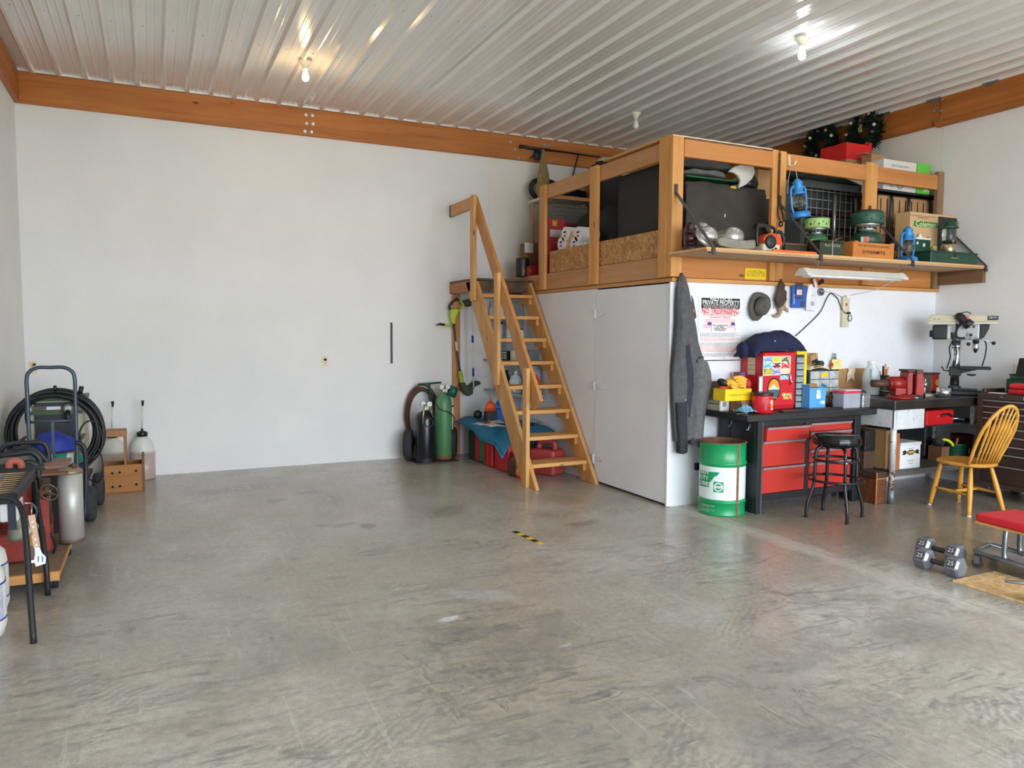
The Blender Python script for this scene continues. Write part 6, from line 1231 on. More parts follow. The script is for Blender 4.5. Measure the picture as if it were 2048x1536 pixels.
# saw scabbard
sy = 4.70; t = thing('bar_scabbard', 'grey plastic chainsaw bar scabbard lying on the shelf', 'scabbard', (X_(1475, 490, sy), sy, SZ)); P_ = [AY(a, c, sy) for a, c in ((1433, 478), (1437, 474), (1450, 474), (1475, 478), (1490, 480), (1507, 478), (1510, 484), (1507, 497), (1490, 497.5), (1465, 497), (1440, 490), (1434, 485))]
dz = SZ+.003-min(p.z for p in P_); o = P_[0]; b = MB(); b.prism([(p.x-o.x, p.z-o.z) for p in P_], .035, X4((o.x, sy+.02, o.z+dz), (1, 0, 0), (0, 0, 1))); b.build('scabbard_body', M((128, 124, 112), .6, 0, .2, 16, .1, .5, (96, 60, 40), .7), t, .008, seg=2)
b = MB(); b.box((X_(1448, 482, sy), sy-.016, Z_(1448, 482, sy)+dz), (.006, .004, .05)); b.build('rib', M((150, 146, 134), .6), t)
# chainsaw
sy = 4.76; t = thing('chainsaw', 'small orange and cream chainsaw with black handles on the shelf', 'chainsaw', (X_(1538, 490, sy), sy, SZ)); cx = X_(1537, 480, sy); CRMW = M((206, 200, 176), .5, 0, .15, 14); ORG = M((206, 74, 34), .45, 0, .08)
b = MB(); b.b2((cx-.10, sy-.05, SZ), (cx+.10, sy+.07, SZ+.075)); b.build('engine_base', CRMW, t, .02, seg=2)
b = MB(); b.prism([(-.08, .07), (.12, .06), (.10, .13), (.03, .165), (-.06, .15), (-.1, .11)], .1, X4((cx, sy+.05, SZ), (1, 0, 0), (0, 0, 1))); b.build('top_cover', ORG, t, .015, seg=2)
b = MB(); b.lathe([(.055, 0), (.058, .006), (.05, .02), (.02, .024)], 22, (cx-.03, sy-.05, SZ+.085), (PI/2, 0, 0)); b.build('starter_cover', M((34, 34, 36), .5), t)
b = MB(); b.tube(smooth_path([(cx-.12, sy, SZ+.05), (cx-.13, sy, SZ+.14), (cx-.115, sy, SZ+.22), (cx-.04, sy, SZ+.225), (cx+.05, sy, SZ+.21), (cx+.09, sy, SZ+.17)], 6), .013, 10); b.build('front_handle', BLACK, t)
b = MB(); b.tube(smooth_path([(cx+.06, sy, SZ+.17), (cx+.13, sy, SZ+.18), (cx+.165, sy, SZ+.13), (cx+.15, sy, SZ+.06), (cx+.10, sy, SZ+.03)], 6), .015, 10); b.build('rear_handle', BLACK, t)
b = MB(); b.prism([(-.02, .17), (.02, .17), (.01, .235), (-.12, .24), (-.13, .2), (-.04, .205)], .06, X4((cx, sy+.05, SZ), (1, 0, 0), (0, 0, 1))); b.build('hand_guard', BLACK, t, .006)
b = MB(); b.box((cx+.085, sy-.052, SZ+.04), (.02, .006, .03)); b.build('badge', M((150, 40, 36), .5), t)
b = MB(); b.cyl((cx+.03, sy-.052, SZ+.03), (cx+.03, sy-.058, SZ+.03), .012, n=12); b.build('fuel_cap', BLACK, t)
b = MB(); a, c = AY(1545, 502, 4.65), AY(1632, 507, 4.65); b.b2((a.x, 4.64, SZ), (c.x, 4.66, SZ+.018)); b.build('orange_level', M((228, 96, 30), .45), label='thin orange straightedge along the shelf front edge', cat='straightedge', bevel=.003)
# dark green wooden boxes
OLV = wood((38, 48, 34), (58, 66, 44), 'X', 10, .6, False, key='olv')
t = thing('olive_crate', 'long dark green wooden box lying behind the orange straightedge', 'box', (5.06, 4.84, SZ)); x0_, x1_ = X_(1572, 495, 4.80), X_(1648, 495, 4.80); b = MB(); b.b2((x0_, 4.812, SZ), (x1_, 5.0, SZ+.085)); b.build('box_body', OLV, t, .002); b = MB(); b.b2((x0_-.004, 4.808, SZ+.087), (x1_, 5.004, SZ+.105)); b.build('lid', wood((96, 62, 34), (128, 86, 48), 'X', 10, .6, False, key='olv2'), t)
t = thing('ammunition_box', 'small dark green wooden box with stencilled letters and metal strap', 'box', (5.3, 4.75, SZ)); x0_, x1_ = X_(1640, 495, 4.67), X_(1688, 495, 4.67); b = MB(); b.b2((x0_, 4.67, SZ), (x1_, 4.80, SZ+.115)); b.build('box_body', OLV, t, .003); b = MB(); b.b2((x0_-.003, 4.667, SZ+.117), (x1_+.003, 4.803, SZ+.132)); b.build('lid', OLV, t, .002); b = MB(); xm = (x0_+x1_)/2; b.b2((xm-.008, 4.664, SZ), (xm+.006, 4.671, SZ+.13)); b.build('strap', STEEL, t); text('RATION', t, (xm, 4.6655, SZ+.085), (1, 0, 0), (0, 0, 1), .03, M((176, 180, 150), .7), width=(x1_-x0_)*.62)
# catalytic heaters
def heater(px, y, r, h, lo_col, hi_col, label, z0):
    x = X_(px, 470, y); c = Vector((x, y, z0)); t = thing('camp_heater', label, 'heater', c, group='camping heaters on the shelf')
    b = MB(); b.lathe([(r*.9, 0), (r*1.0, .01), (r*1.0, h*.22), (r*.8, h*.34), (r*.5, h*.38)], 28, c); b.build('fuel_tank', lo_col, t)
    b = MB(); b.lathe([(r*.5, h*.38), (r*.52, h*.44), (r*.6, h*.54), (r*.9, h*.58)], 24, c); nk = b.build('neck', M((186, 188, 184), .3, .7), t)
    for i in range(12): a = 2*PI*i/12; q = c+Vector((math.cos(a)*r*.565, math.sin(a)*r*.565, h*.48)); b = MB(); b.cyl(q-Vector((math.cos(a), math.sin(a), 0))*.006, q+Vector((math.cos(a), math.sin(a), 0))*.006, .009, n=8); b.build('vent_hole', TXTK, nk)
    b = MB(); b.lathe([(r*1.08, h*.58), (r*1.14, h*.6), (r*1.14, h*.86), (r*1.1, h*.9)], 32, c); dr2 = b.build('burner_drum', hi_col, t)
    for i in range(20):
        a = 2*PI*i/20; d = Vector((math.cos(a), math.sin(a), 0)); q = c+d*r*1.14+Vector((0, 0, h*(.70 if i % 2 else .77))); b = MB(); b.cyl(q-d*.003, q+d*.002, .008 if i % 2 else .0055, n=8); b.build('drum_hole', TXTK, dr2)
    b = MB(); b.lathe([(r*1.1, h*.9), (r*.9, h*.96), (r*.4, h*1.0), (.004, h*1.005)], 28, c); b.build('heater_head', IRON, t)
    b = MB(); a0 = math.atan2(-y, -x); 
    def cp(u, z): a = a0+u/r; return c+Vector((math.cos(a)*(r*1.003+.001), math.sin(a)*(r*1.003+.001), z))
    b.loft([[cp(u, h*.05), cp(u, h*.2)] for u in (-.02, -.005, .01, .022)], closed=False, caps=False); b.build('red_label', M((206, 110, 96), .5), t); b = MB(); b.loft([[cp(u, h*.05), cp(u, h*.2)] for u in (-.045, -.035, -.022)], closed=False, caps=False); b.build('label', M((190, 214, 222), .5), t)
    return t
heater(1632, 4.905, .098, .265, M((46, 110, 62), .4), M((150, 186, 110), .45, 0, .08), 'pale green camping heater with perforated drum', SZ+.106)
heater(1733, 4.79, .128, .315, M((24, 62, 46), .4), M((34, 78, 58), .45, 0, .1), 'big dark green camping heater standing on the dynamite crate', SZ+.132)
t = thing('blow_lamp', 'small black blow lamp standing between the two heaters', 'torch', (X_(1673, 490, 4.80), 4.84, SZ)); c = Vector((X_(1664, 490, 5.0), 5.0, SZ)); b = MB(); b.lathe([(.05, 0), (.055, .05), (.03, .11), (.018, .13), (.018, .16)], 18, c); b.build('tank', BLACK, t); b = MB(); b.tube(smooth_path([c+Vector((0, 0, .16)), c+Vector((.02, -.02, .19)), c+Vector((.08, -.03, .21))], 4), .012, 8); b.build('burner_tube', M((120, 96, 70), .5, .6), t); b = MB(); b.tube(smooth_path([c+Vector((-.03, -.05, .06)), c+Vector((-.06, -.06, .16)), c+Vector((-.055, -.05, .26)), c+Vector((-.07, 0, .3))], 5), .006, 6); b.build('hose', DKGREY, t)
# dynamite crate
t = thing('dynamite_crate', 'orange wooden crate with worn black DYNAMITE lettering on the shelf', 'crate', (5.65, 4.75, SZ)); x0_, x1_ = X_(1706, 500, 4.66), X_(1788, 500, 4.66); WD = wood((176, 104, 44), (206, 134, 64), 'X', 8, .5, False); zt3 = SZ+.135
b = MB(); b.b2((x0_, 4.66, SZ), (x1_, 4.672, zt3)); b.build('front_board', WD, t); b = MB(); b.b2((x0_, 4.92, SZ), (x1_, 4.932, zt3)); b.build('back_board', WD, t)
for xx in (x0_-.06, x1_): pass
b = MB(); b.b2((x0_-.001, 4.672, SZ), (x0_+.012, 4.92, zt3+.005)); b.build('end_board', WD, t); b = MB(); b.b2((x1_-.012, 4.672, SZ), (x1_+.001, 4.92, zt3+.005)); b.build('end_board', WD, t); b = MB(); b.b2((x0_+.012, 4.672, zt3-.016), (x1_-.012, 4.92, zt3-.004)); b.build('lid_board', WD, t)
xm = (x0_+x1_)/2; KT = M((60, 34, 18), .8); text('HIGH EXPLOSIVES', t, (xm, 4.659, zt3-.03), (1, 0, 0), (0, 0, 1), .026, KT, width=(x1_-x0_)*.78); text('DYNAMITE', t, (xm, 4.659, zt3-.085), (1, 0, 0), (0, 0, 1), .04, KT, width=(x1_-x0_)*.56, bold=True)
for u in (.06, .94): b = MB(); b.b2((x0_+(x1_-x0_)*u-.02, 4.652, zt3-.002), (x0_+(x1_-x0_)*u+.02, 4.664, zt3+.008)); b.build('corner_block', WD, t)
lantern('barn_lantern', 'blue barn lantern standing in front of the tan carton', (X_(1815, 490, 4.77), 4.77, SZ), .335, BLU, GLS, bail=False)
lantern('barn_lantern', 'very dark small lantern beside the standing blue lantern', (X_(1786, 490, 4.99), 4.99, SZ), .24, DBL, GLS, bail=False)
# green fuel can, spray can
t = thing('fuel_can', 'dark green and white square fuel can with white spout', 'can', (X_(1845, 495, 4.87), 4.9, SZ)); x0_, x1_ = X_(1827, 495, 4.868), X_(1861, 495, 4.868); zt4 = Z_(1845, 478, 4.868); b = MB(); b.b2((x0_, 4.868, SZ), (x1_, 4.926, zt4)); b.build('can_body', M((22, 72, 52), .35, .1), t, .006); b = MB(); b.b2((x0_-.002, 4.866, zt4-.005), (x1_+.002, 4.928, zt4+.014)); b.build('white_top', WHITE, t, .004); b = MB(); b.lathe([(.018, zt4+.012-SZ), (.018, zt4+.03-SZ), (.012, zt4+.035-SZ), (.012, zt4+.055-SZ)], 12, ((x0_+x1_)/2, 4.897, SZ)); b.build('spout', WHITE, t)
for px, py, r in ((1848, 490, .03), (1835, 486, .022), (1846, 502, .012)): q = AY(px, py, 4.8675); b = MB(); b.cyl(q, q+Vector((0, -.0008, 0)), r*.62, n=16); b.build('print_spot', M((206, 222, 214) if r > .015 else (206, 60, 50), .5), t)
for px in (1830, 1856): q = AY(px, 475, 4.865); b = MB(); b.box(q, (.03, .003, .012)); b.build('pink_label', M((214, 70, 90), .5), t)
t = thing('spray_can', 'blue and white spray can next to the green fuel can', 'can', (X_(1868, 490, 4.76), 4.76, SZ)); c = Vector((X_(1869, 490, 4.895), 4.895, SZ)); b = MB(); b.lathe([(.03, 0), (.03, .15), (.025, .16)], 18, c); b.build('can_body', M((186, 206, 232), .3, .2, .25, 10), t); b = MB(); b.lathe([(.027, .16), (.027, .185), (.02, .19)], 16, c); b.build('cap', M((214, 206, 96), .5), t); b = MB(); b.lathe([(.0305, .06), (.0305, .12)], 18, c, caps=False); b.build('label', M((44, 100, 190), .4), t)
# tan carton with green panel
t = thing('stove_carton', 'tan cardboard carton with a green Coleman panel at the end of the shelf', 'box', (6.6, 4.97, SZ)); cy0 = 4.93; x0_, xm, x1_ = X_(1819, 470, cy0), X_(1875, 470, cy0), min(X_(1929, 470, cy0), XR-.045); zt5 = Z_(1870, 428, cy0); TAN = M((200, 168, 122), .8, 0, .05)
b = MB(); b.b2((x0_, cy0, SZ), (x1_, 5.09, zt5)); b.build('carton_body', TAN, t, .002); b = MB(); b.b2((xm, cy0-.0015, SZ), (x1_, cy0, zt5-.02)); b.build('dark_print', M((38, 38, 34), .7), t); b = MB(); b.b2((x0_+.0, cy0-.002, zt5-.035), (xm, cy0-.0005, zt5-.031)); b.build('print_rule', M((120, 88, 50), .8), t)
a, c2 = AY(1827, 441, cy0), AY(1877, 457, cy0); b = MB(); b.prism([(0, 0), (c2.x-a.x-.015, 0), (c2.x-a.x, a.z-c2.z), (.012, a.z-c2.z)], .001, X4((a.x, cy0-.0008, c2.z), (1, 0, 0), (0, 0, 1))); gp = b.build('green_panel', M((46, 130, 60), .5), t); text('Coleman', gp, ((a.x+c2.x)/2-.008, cy0-.0022, (a.z+c2.z)/2), (1, 0, 0), (0, 0, 1), .075, M((240, 236, 190), .6), width=(c2.x-a.x)*.78)
text('THE WORLD FAMOUS', t, AY(1846, 436, cy0-.001), (1, 0, 0), (0, 0, 1), .02, KT, width=.16); text('STOVE', t, AY(1905, 446, cy0-.002), (1, 0, 0), (0, 0, 1), .04, M((30, 110, 60), .6), width=.2, bold=True)
# big gas lantern
t = thing('gas_lantern', 'green-topped gas lantern with clear globe in front of the carton', 'lantern', (X_(1897, 490, 4.78), 4.78, SZ)); c = Vector((X_(1897, 490, 4.77), 4.77, SZ+.1125)); G2 = M((24, 66, 50), .35, .1)
b = MB(); b.lathe([(.058, 0), (.064, .01), (.064, .075), (.05, .09), (.03, .095)], 24, c); b.build('fount', M((176, 160, 130), .2, .8, .15, 10), t); b = MB(); b.lathe([(.035, .095), (.055, .105), (.055, .115), (.048, .12)], 22, c); b.build('collar', IRON, t)
b = MB(); b.lathe([(.056, .12), (.06, .135), (.06, .225), (.056, .235)], 24, c, caps=False); b.build('globe', glass((225, 232, 230)), t); b = MB(); b.cyl(c+Vector((0, 0, .12)), c+Vector((0, 0, .23)), .012, n=10); b.build('mantle', M((214, 210, 200), .8), t)
b = MB(); b.lathe([(.066, .232), (.085, .238), (.07, .26), (.05, .285), (.052, .295), (.03, .305), (.008, .31), (.008, .325)], 26, c); b.build('ventilator', G2, t); b = MB(); b.cyl(c+Vector((-.03, -.057, .108)), c+Vector((-.03, -.068, .108)), .013, n=12); b.build('valve_knob', CHROME, t)
# camp stove case
t = thing('camp_stove_case', 'closed dark green metal camp stove at the shelf end', 'camp stove', (6.8, 4.72, SZ)); x0_, x1_ = X_(1862, 508, 4.65), X_(1955, 508, 4.65); b = MB(); b.b2((x0_, 4.65, SZ), (x1_, 4.85, SZ+.105)); b.build('case_body', G2, t, .004); b = MB(); b.b2((x0_-.003, 4.647, SZ+.09), (x1_+.003, 4.853, SZ+.112)); b.build('lid_edge', M((18, 52, 38), .4), t, .003)
xm = (x0_+x1_)/2; b = MB(); b.b2((xm-.05, 4.647, SZ+.05), (xm+.05, 4.651, SZ+.057)); b.build('name_bar', M((170, 176, 120), .4, .3), t); b = MB(); b.b2((xm-.012, 4.646, SZ+.055), (xm+.012, 4.652, SZ+.10)); b.build('latch', M((40, 44, 38), .4, .4), t)
for u in (.12, .85): b = MB(); b.b2((x0_+(x1_-x0_)*u, 4.648, SZ+.05), (x0_+(x1_-x0_)*u+.02, 4.651, SZ+.055)); b.build('slot', TXTK, t)
# hanging blue lantern, hook, chain
hl = lantern('barn_lantern', 'blue barn lantern hanging tilted from a hook on the loft rail', (X_(1600, 432, 4.98), 4.98, Z_(1600, 436, 4.98)), .345, BLU, GLS, (0, -.14, 0), bail=False)
hk = AY(1580, 325, LY-.045); b = MB(); tp = Vector((X_(1584, 366, 4.98), 4.98, Z_(1584, 366, 4.98))); b.tube(smooth_path([tp+Vector((-.05, 0, -.1)), tp+Vector((-.04, 0, .05)), tp+Vector((0, -.01, .16)), tp+Vector((.06, 0, .05)), tp+Vector((.09, 0, -.12))], 6), .003, 6); b.build('bail', STEEL, hl)
t = thing('rail_hook', 'white double hook screwed to the loft rail above the blue lantern', 'hook', hk); b = MB(); a = AY(1578, 311, LY-.045); e = AY(1579, 331, LY-.045); b.beam(a, e, .022, .008, (0, 1, 0)); b.build('plate', M((214, 206, 186), .4), t); b = MB(); b.tube(smooth_path([e, e+Vector((.0, -.02, -.01)), e+Vector((.012, -.045, .0)), e+Vector((.03, -.05, .035))], 5), .007, 8); b.build('hook_arm', M((214, 206, 186), .4), t)
t = thing('rusty_chain', 'thin rusty chain with pliers hanging on the middle loft post', 'chain', AY(1558, 410, LY-.06)); RU = M((92, 56, 38), .7, .4, .3, 20)
top, bt_ = AY(1560, 304, LY-.056), AY(1557, 402, LY-.056); nl = 26
for i in range(nl): p = top+(bt_-top)*((i+.5)/nl); b = MB(); b.torus(p, .0095, .0028, (PI/2, 0, PI/2*(i % 2)), n=10, m=5, sy=1.5); b.build('link', RU, t)
t = thing('hanging_pliers', 'dark pliers hanging open below the rusty chain', 'pliers', AY(1562, 440, LY-.07))
b = MB(); b.tube(smooth_path([AY(1558, 402, LY-.06), AY(1556, 425, LY-.06), AY(1562, 446, LY-.06)], 4), .006, 6); b.build('jaw_handle', IRON, t); b = MB(); b.tube(smooth_path([AY(1559, 402, LY-.06), AY(1565, 425, LY-.06), AY(1568, 444, LY-.06)], 4), .006, 6); b.build('jaw_handle', IRON, t); b = MB(); b.torus(AY(1562, 448, LY-.07), .02, .006, (PI/2, 0, 0)); b.build('ring_handle', BLACK, t)
# ------------------------------------------------------------------ things stored up on the loft, front side
D0 = DZ-.004
def dbox(name, mat, px0, py0, px1, y0, depth, label, cat, bev=.004, z0=None, hz=None, parts=None):
    z0 = D0 if z0 is None else z0; x0_, x1_ = X_(px0, py0, y0), X_(px1, py0, y0); z1 = Z_((px0+px1)/2, py0, y0) if hz is None else z0+hz
    t = thing(name, label, cat, ((x0_+x1_)/2, y0+depth/2, z0)); b = MB(); b.b2((x0_, y0, z0+.001), (x1_, y0+depth, z1)); b.build('body', mat, t, bev); return t, x0_, x1_, z1
TARP = M((62, 56, 50), .8, 0, .25, 5, .3)
t, xa_, xb_, zc_ = dbox('covered_crate', TARP, 1372, 372, 1528, 5.42, .55, 'big crate under a dark brown cover behind the loft railing', 'crate', .02)
b = MB(); b.b2((xb_+.002, 5.44, D0+.001), (xb_+.05, 5.9, zc_-.03)); b.build('side_panel', M((34, 34, 38), .6), t)
b = MB(); b.grid(lambda u, v: (xa_-.01+(xb_-xa_+.02)*u, 5.412-.006*mnoise.noise(Vector((u*6, v*5, 0)))-.012*math.sin(PI*v)*abs(math.sin(5*u+2*v)), D0+.004+(zc_-D0)*v), 24, 12, .004); b.build('cover_front', TARP, t)
b = MB(); q = AY(1450, 431, 5.40); b.box(q, (.012, .003, .03)); b.build('tag', M((200, 200, 196), .5), t)
zc = zc_+.005
b = MB(); x0_, x1_ = X_(1374, 360, 5.45), X_(1486, 360, 5.45); b.b2((x0_, 5.45, zc+.05), (x1_, 5.8, zc+.062)); b.build('green_board', M((26, 92, 58), .5), label='thin green board on the folded tarps over the covered crate', cat='board')
def slabcloth(px0, px1, py0, py1, y, mat, name, label, seed, depth=.35):
    x0_, x1_ = X_(px0, py0, y), X_(px1, py0, y); z0, z1 = Z_((px0+px1)/2, py1, y), Z_((px0+px1)/2, py0, y); b = MB(); rings = []; n = 24
    for j in range(13):
        u = j/12; ring = []
        for i in range(n):
            th = 2*PI*i/n; k = 1+.22*mnoise.noise(Vector((u*4+seed, math.cos(th)*1.3, math.sin(th)*1.3))); e = min(1, .45+3*min(u, 1-u)); sx_ = math.copysign(abs(math.cos(th))**.6, math.cos(th)); sz_ = math.copysign(abs(math.sin(th))**.6, math.sin(th)); ring.append(Vector((x0_+(x1_-x0_)*u, y+depth/2+depth/2*sx_*k*e, (z0+z1)/2+(z1-z0)/2*sz_*k*e)))
        rings.append(ring)
    b.loft(rings); return b.build(name, mat, None, 0, label, 'tarp')
slabcloth(1376, 1476, 362, 378, 5.46, M((60, 58, 54), .85, 0, .25, 9, .3), 'folded_tarp', 'dark folded tarp directly on the covered crate', 1)
slabcloth(1378, 1466, 338, 352, 5.47, M((96, 96, 92), .7, 0, .25, 9, .3), 'folded_tarp', 'grey folded tarp above the green board', 4); slabcloth(1374, 1480, 318, 340, 5.5, M((70, 72, 70), .6, 0, .35, 7, .4), 'folded_tarp', 'crumpled dark grey plastic tarp topmost in the loft heap', 7)
b = MB(); q = AY(1466, 375, 5.41); b.box(q, (.07, .03, .022)); b.build('tape_measure', M((206, 176, 50), .5), label='small yellow tape measure on the crate edge', cat='tool', bevel=.006)
t = thing('white_fairing', 'curved white plastic shell leaning on the loft heap', 'shell', (X_(1490, 360, 5.40), 5.4, zc)); b = MB(); ou = [(1458, 343), (1470, 333), (1490, 328), (1508, 332), (1511, 345), (1505, 358), (1492, 370), (1478, 376), (1482, 360), (1476, 350), (1468, 345)]
P_ = [AY(a, c, 5.38) for a, c in ou]; o = P_[0]; b.prism([(p.x-o.x, p.z-o.z) for p in P_], .03, X4((o.x, 5.41, o.z), (1, 0, 0), (0, 0, 1))); b.build('shell', M((206, 204, 196), .5, 0, .06), t, .008, seg=2)
b = MB(); b.ball((X_(1500, 365, 5.5), 5.52, zc+.06), (.09, .08, .085), 14, 10, fn=lambda q: 1+.2*mnoise.noise(q*3)); b.build('black_bag', M((22, 22, 24), .35), label='small black plastic bag beside the white shell', cat='bag')
t, a_, c_, z_ = dbox('tilted_carton', CARD, 1516, 340, 1546, 5.55, .3, 'brown cardboard carton behind the middle loft post', 'box', .002, zc-.06)
box_obj('loft_pedestal', M((40, 36, 34), .8), (xb_+.06, 5.5, D0+.001), (c_+.03, 5.95, zc-.062), 'dark storage tote under the brown carton behind the loft post', 'tote')
t, a_, c_, z_ = dbox('black_tote', M((28, 28, 30), .45), 1566, 441, 1602, 5.26, .22, 'black plastic tote behind the orange chainsaw on the loft', 'tote', .008)
# wire pet crate in second bay
wy = 5.50; t = thing('wire_crate', 'grey framed wire crate stored in the middle of the loft', 'crate', (X_(1668, 440, wy), wy+.2, D0)); x0_, x1_ = X_(1603, 400, wy), X_(1735, 400, wy); z1 = Z_(1668, 366, wy); z0 = D0; GF = M((74, 78, 78), .5, .2)
for lo_, hi_ in (((x0_, wy, z1-.07), (x1_, wy+.03, z1)), ((x0_, wy, z0), (x0_+.05, wy+.03, z1-.07)), ((x1_-.05, wy, z0), (x1_, wy+.03, z1-.07)), ((x0_+.05, wy, z0), (x1_-.05, wy+.03, z0+.06)), ((x0_, wy+.19, z0), (x1_, wy+.2, z1)), ((x0_, wy+.03, z1-.02), (x1_, wy+.19, z1)), ((x0_, wy+.03, z0), (x1_, wy+.19, z0+.02))):
    b = MB(); b.b2(lo_, hi_); b.build('frame_panel', GF, t, .003)
nx = 11
for i in range(nx): x = x0_+.06+(x1_-x0_-.12)*i/(nx-1); b = MB(); b.cyl((x, wy+.012, z0+.06), (x, wy+.012, z1-.07), .0042, n=5); b.build('wire', M((150, 150, 146), .4, .6), t)
for j in range(9): z = z0+.09+(z1-z0-.18)*j/8; b = MB(); b.cyl((x0_+.05, wy+.018, z), (x1_-.05, wy+.018, z), .0042, n=5); b.build('wire', M((150, 150, 146), .4, .6), t)
b = MB(); b.cyl((x0_+.45, wy-.005, z1-.12), (x0_+.45, wy-.005, z0+.2), .02, n=10); b.build('door_bar', STEEL, t)
for j, (zq, mt) in enumerate(((.30, (96, 66, 50)), (.44, (78, 56, 46)), (.55, (60, 46, 42)))): box_obj('stacked_board', wood((mt[0]-20, mt[1]-16, mt[2]-12), mt, 'X', 9, .7, False, key='sb%d' % j), (x0_+.08, wy+.06, D0+zq), (x1_-.08, wy+.18, D0+zq+.05), ('lowest', 'middle', 'uppermost')[j]+' brown board inside the wire crate', 'board')
b = MB(); b.grid(lambda u, v: (x0_+.08+(x1_-x0_-.16)*u, wy+.05+.13*v, D0+.26+.02*mnoise.noise(Vector((u*7, v*4, 3)))), 20, 10, .03); b.build('white_bag', M((176, 178, 176), .5, 0, .25, 16), label='crumpled white plastic bag inside the wire crate', cat='bag')
box_obj('crate_tray', GF, (x0_+.08, wy+.06, D0+.022), (x1_-.08, wy+.18, D0+.2), 'grey tray at the bottom of the wire crate', 'tray')
slabcloth(1592, 1736, 342, 364, 5.48, M((34, 44, 38), .85, 0, .2, 8, .2), 'folded_tent', 'dark green folded tent lying on the wire crate', 11, .24)
b = MB(); P_ = [AY(a, c, 5.42) for a, c in ((1682, 351), (1728, 351), (1728, 371), (1716, 367))]; o = P_[0]; b.prism([(p.x-o.x, p.z-o.z) for p in P_], .02, X4((o.x, 5.44, o.z), (1, 0, 0), (0, 0, 1))); b.build('white_sheet', M((214, 210, 200), .7), label='slanted white foam sheet over the dark green tent', cat='sheet')
# third bay: black rack with boxes
ry = 5.20; x0_, x1_ = X_(1752, 385, ry), XR-.02; zr = Z_(1800, 382, ry); t = thing('black_rack', 'low black steel rack carrying the white and green cartons', 'rack', ((x0_+x1_)/2, ry+.2, D0))
b = MB(); b.b2((x0_, ry, zr-.05), (x1_, ry+.3, zr-.02)); b.b2((x0_, ry, zr-.05), (x1_, ry+.015, zr)); b.build('tray', BLACK, t, .003)
for xx, yy in ((x1_-.05, ry+.02), (x1_-.05, ry+.28), (x0_+.02, ry+.28)): b = MB(); b.tube(smooth_path([(xx, yy, zr-.05), (xx+.03, yy, zr-.12), (xx+.03, yy, D0+.2), (xx+.03, yy, D0+.002)], 4), .012, 8); b.build('leg', BLACK, t)
for k, xx in enumerate((x0_+.26, x0_+.52)):
    b = MB(); b.tube([(xx, ry+.02, zr-.05), (xx-.02-.0*k, ry+.01, zr-.12), (xx-.06, ry+.01, D0+.002)], .014, 8); b.build('leg', M((60, 62, 64), .4, .3), t)
t, a_, c_, z_ = dbox('flat_carton', CARD, 1757, 391, 1862, 5.25, .15, 'wide brown carton standing behind the black rack legs', 'box', .002)
for i in range(7):
    x = a_+.05+(c_-a_-.1)*i/6; b = MB(); b.cyl((x, 5.535, D0+.002), (x, 5.535, zr-.07), .0035, n=5); b.build('wire', IRON, t) if 0 else None
t = thing('wire_shelf', 'thin grey wire grid leaning in front of the wide brown carton', 'wire grid', ((a_+c_)/2, 5.235, D0))
for i in range(9): x = a_+.03+(c_-a_-.06)*i/8; b = MB(); b.cyl((x, 5.232, D0+.002), (x, 5.242, zr-.08), .0035, n=5); b.build('wire', IRON, t)
for j in range(6): z = D0+.06+j*.07; b = MB(); b.cyl((a_+.02, 5.23, z), (c_-.02, 5.23, z), .0035, n=5); b.build('wire', IRON, t)
t, a_, c_, z_ = dbox('tool_carton', M((214, 212, 206), .7, 0, .04), 1768, 322, 1834, ry+.02, .26, 'white tool carton with faint print on the black rack', 'box', .002, zr-.019)
text('CIRCULAR SAW', t, AY(1800, 333, ry+.018), (1, 0, 0), (0, 0, 1), .03, M((190, 110, 110), .7), width=.26); q = AY(1800, 369, ry+.019); b = MB(); b.torus(q, .04, .008, (PI/2, 0, 0), n=18, m=5); b.build('printed_ring', M((150, 150, 150), .7), t); text('BEST', t, AY(1784, 373, ry+.018), (1, 0, 0), (0, 0, 1), .03, TG, width=.07)
t, a_, c_, z_ = dbox('green_carton', M((96, 196, 60), .6, 0, .05), 1835.5, 328, 1861, ry+.02, .22, 'bright green carton at the end of the black rack', 'box', .002, zr-.019)
b = MB(); b.prism([(0, 0), (.05, .08), (.1, 0)], .001, X4(AY(1846, 383, ry+.019), (1, 0, 0), (0, 0, 1))); b.build('printed_peak', M((206, 228, 190), .6), t); text('V', t, AY(1852, 376, ry+.018), (1, 0, 0), (0, 0, 1), .07, TXTW)
t = thing('red_carton', 'bright red carton topmost on the loft beside the wreath', 'box', (6.7, 5.8, 2.9)); y0 = 5.76; a, c = AY(1694, 284, y0), AY(1738, 325, y0); b = MB(); b.b2((a.x, y0, c.z), (c.x, y0+.35, a.z)); b.build('carton_body', M((216, 34, 34), .5), t, .002); b = MB(); b.b2((c.x+.001, y0+.01, c.z), (c.x+.05, y0+.35, a.z+.035)); b.build('carton_flap', M((206, 30, 32), .5), t); red_bottom = c.z
box_obj('carton_stack', M((168, 128, 84), .85), (a.x-.02, y0-.02, D0+.001), (c.x+.055, y0+.4, red_bottom-.002), 'tall brown carton under the red carton at the back of the loft', 'box')
t, a_, c_, z_ = dbox('open_carton', CARD, 1743, 309, 1769, 5.55, .12, 'small brown carton beside the red carton', 'box', .002)
b = MB(); b.beam((a_-.0, 5.59, z_), (a_-.13, 5.58, z_-.01), .08, .004, (0, 0, 1)); b.build('flap', CARD, t)
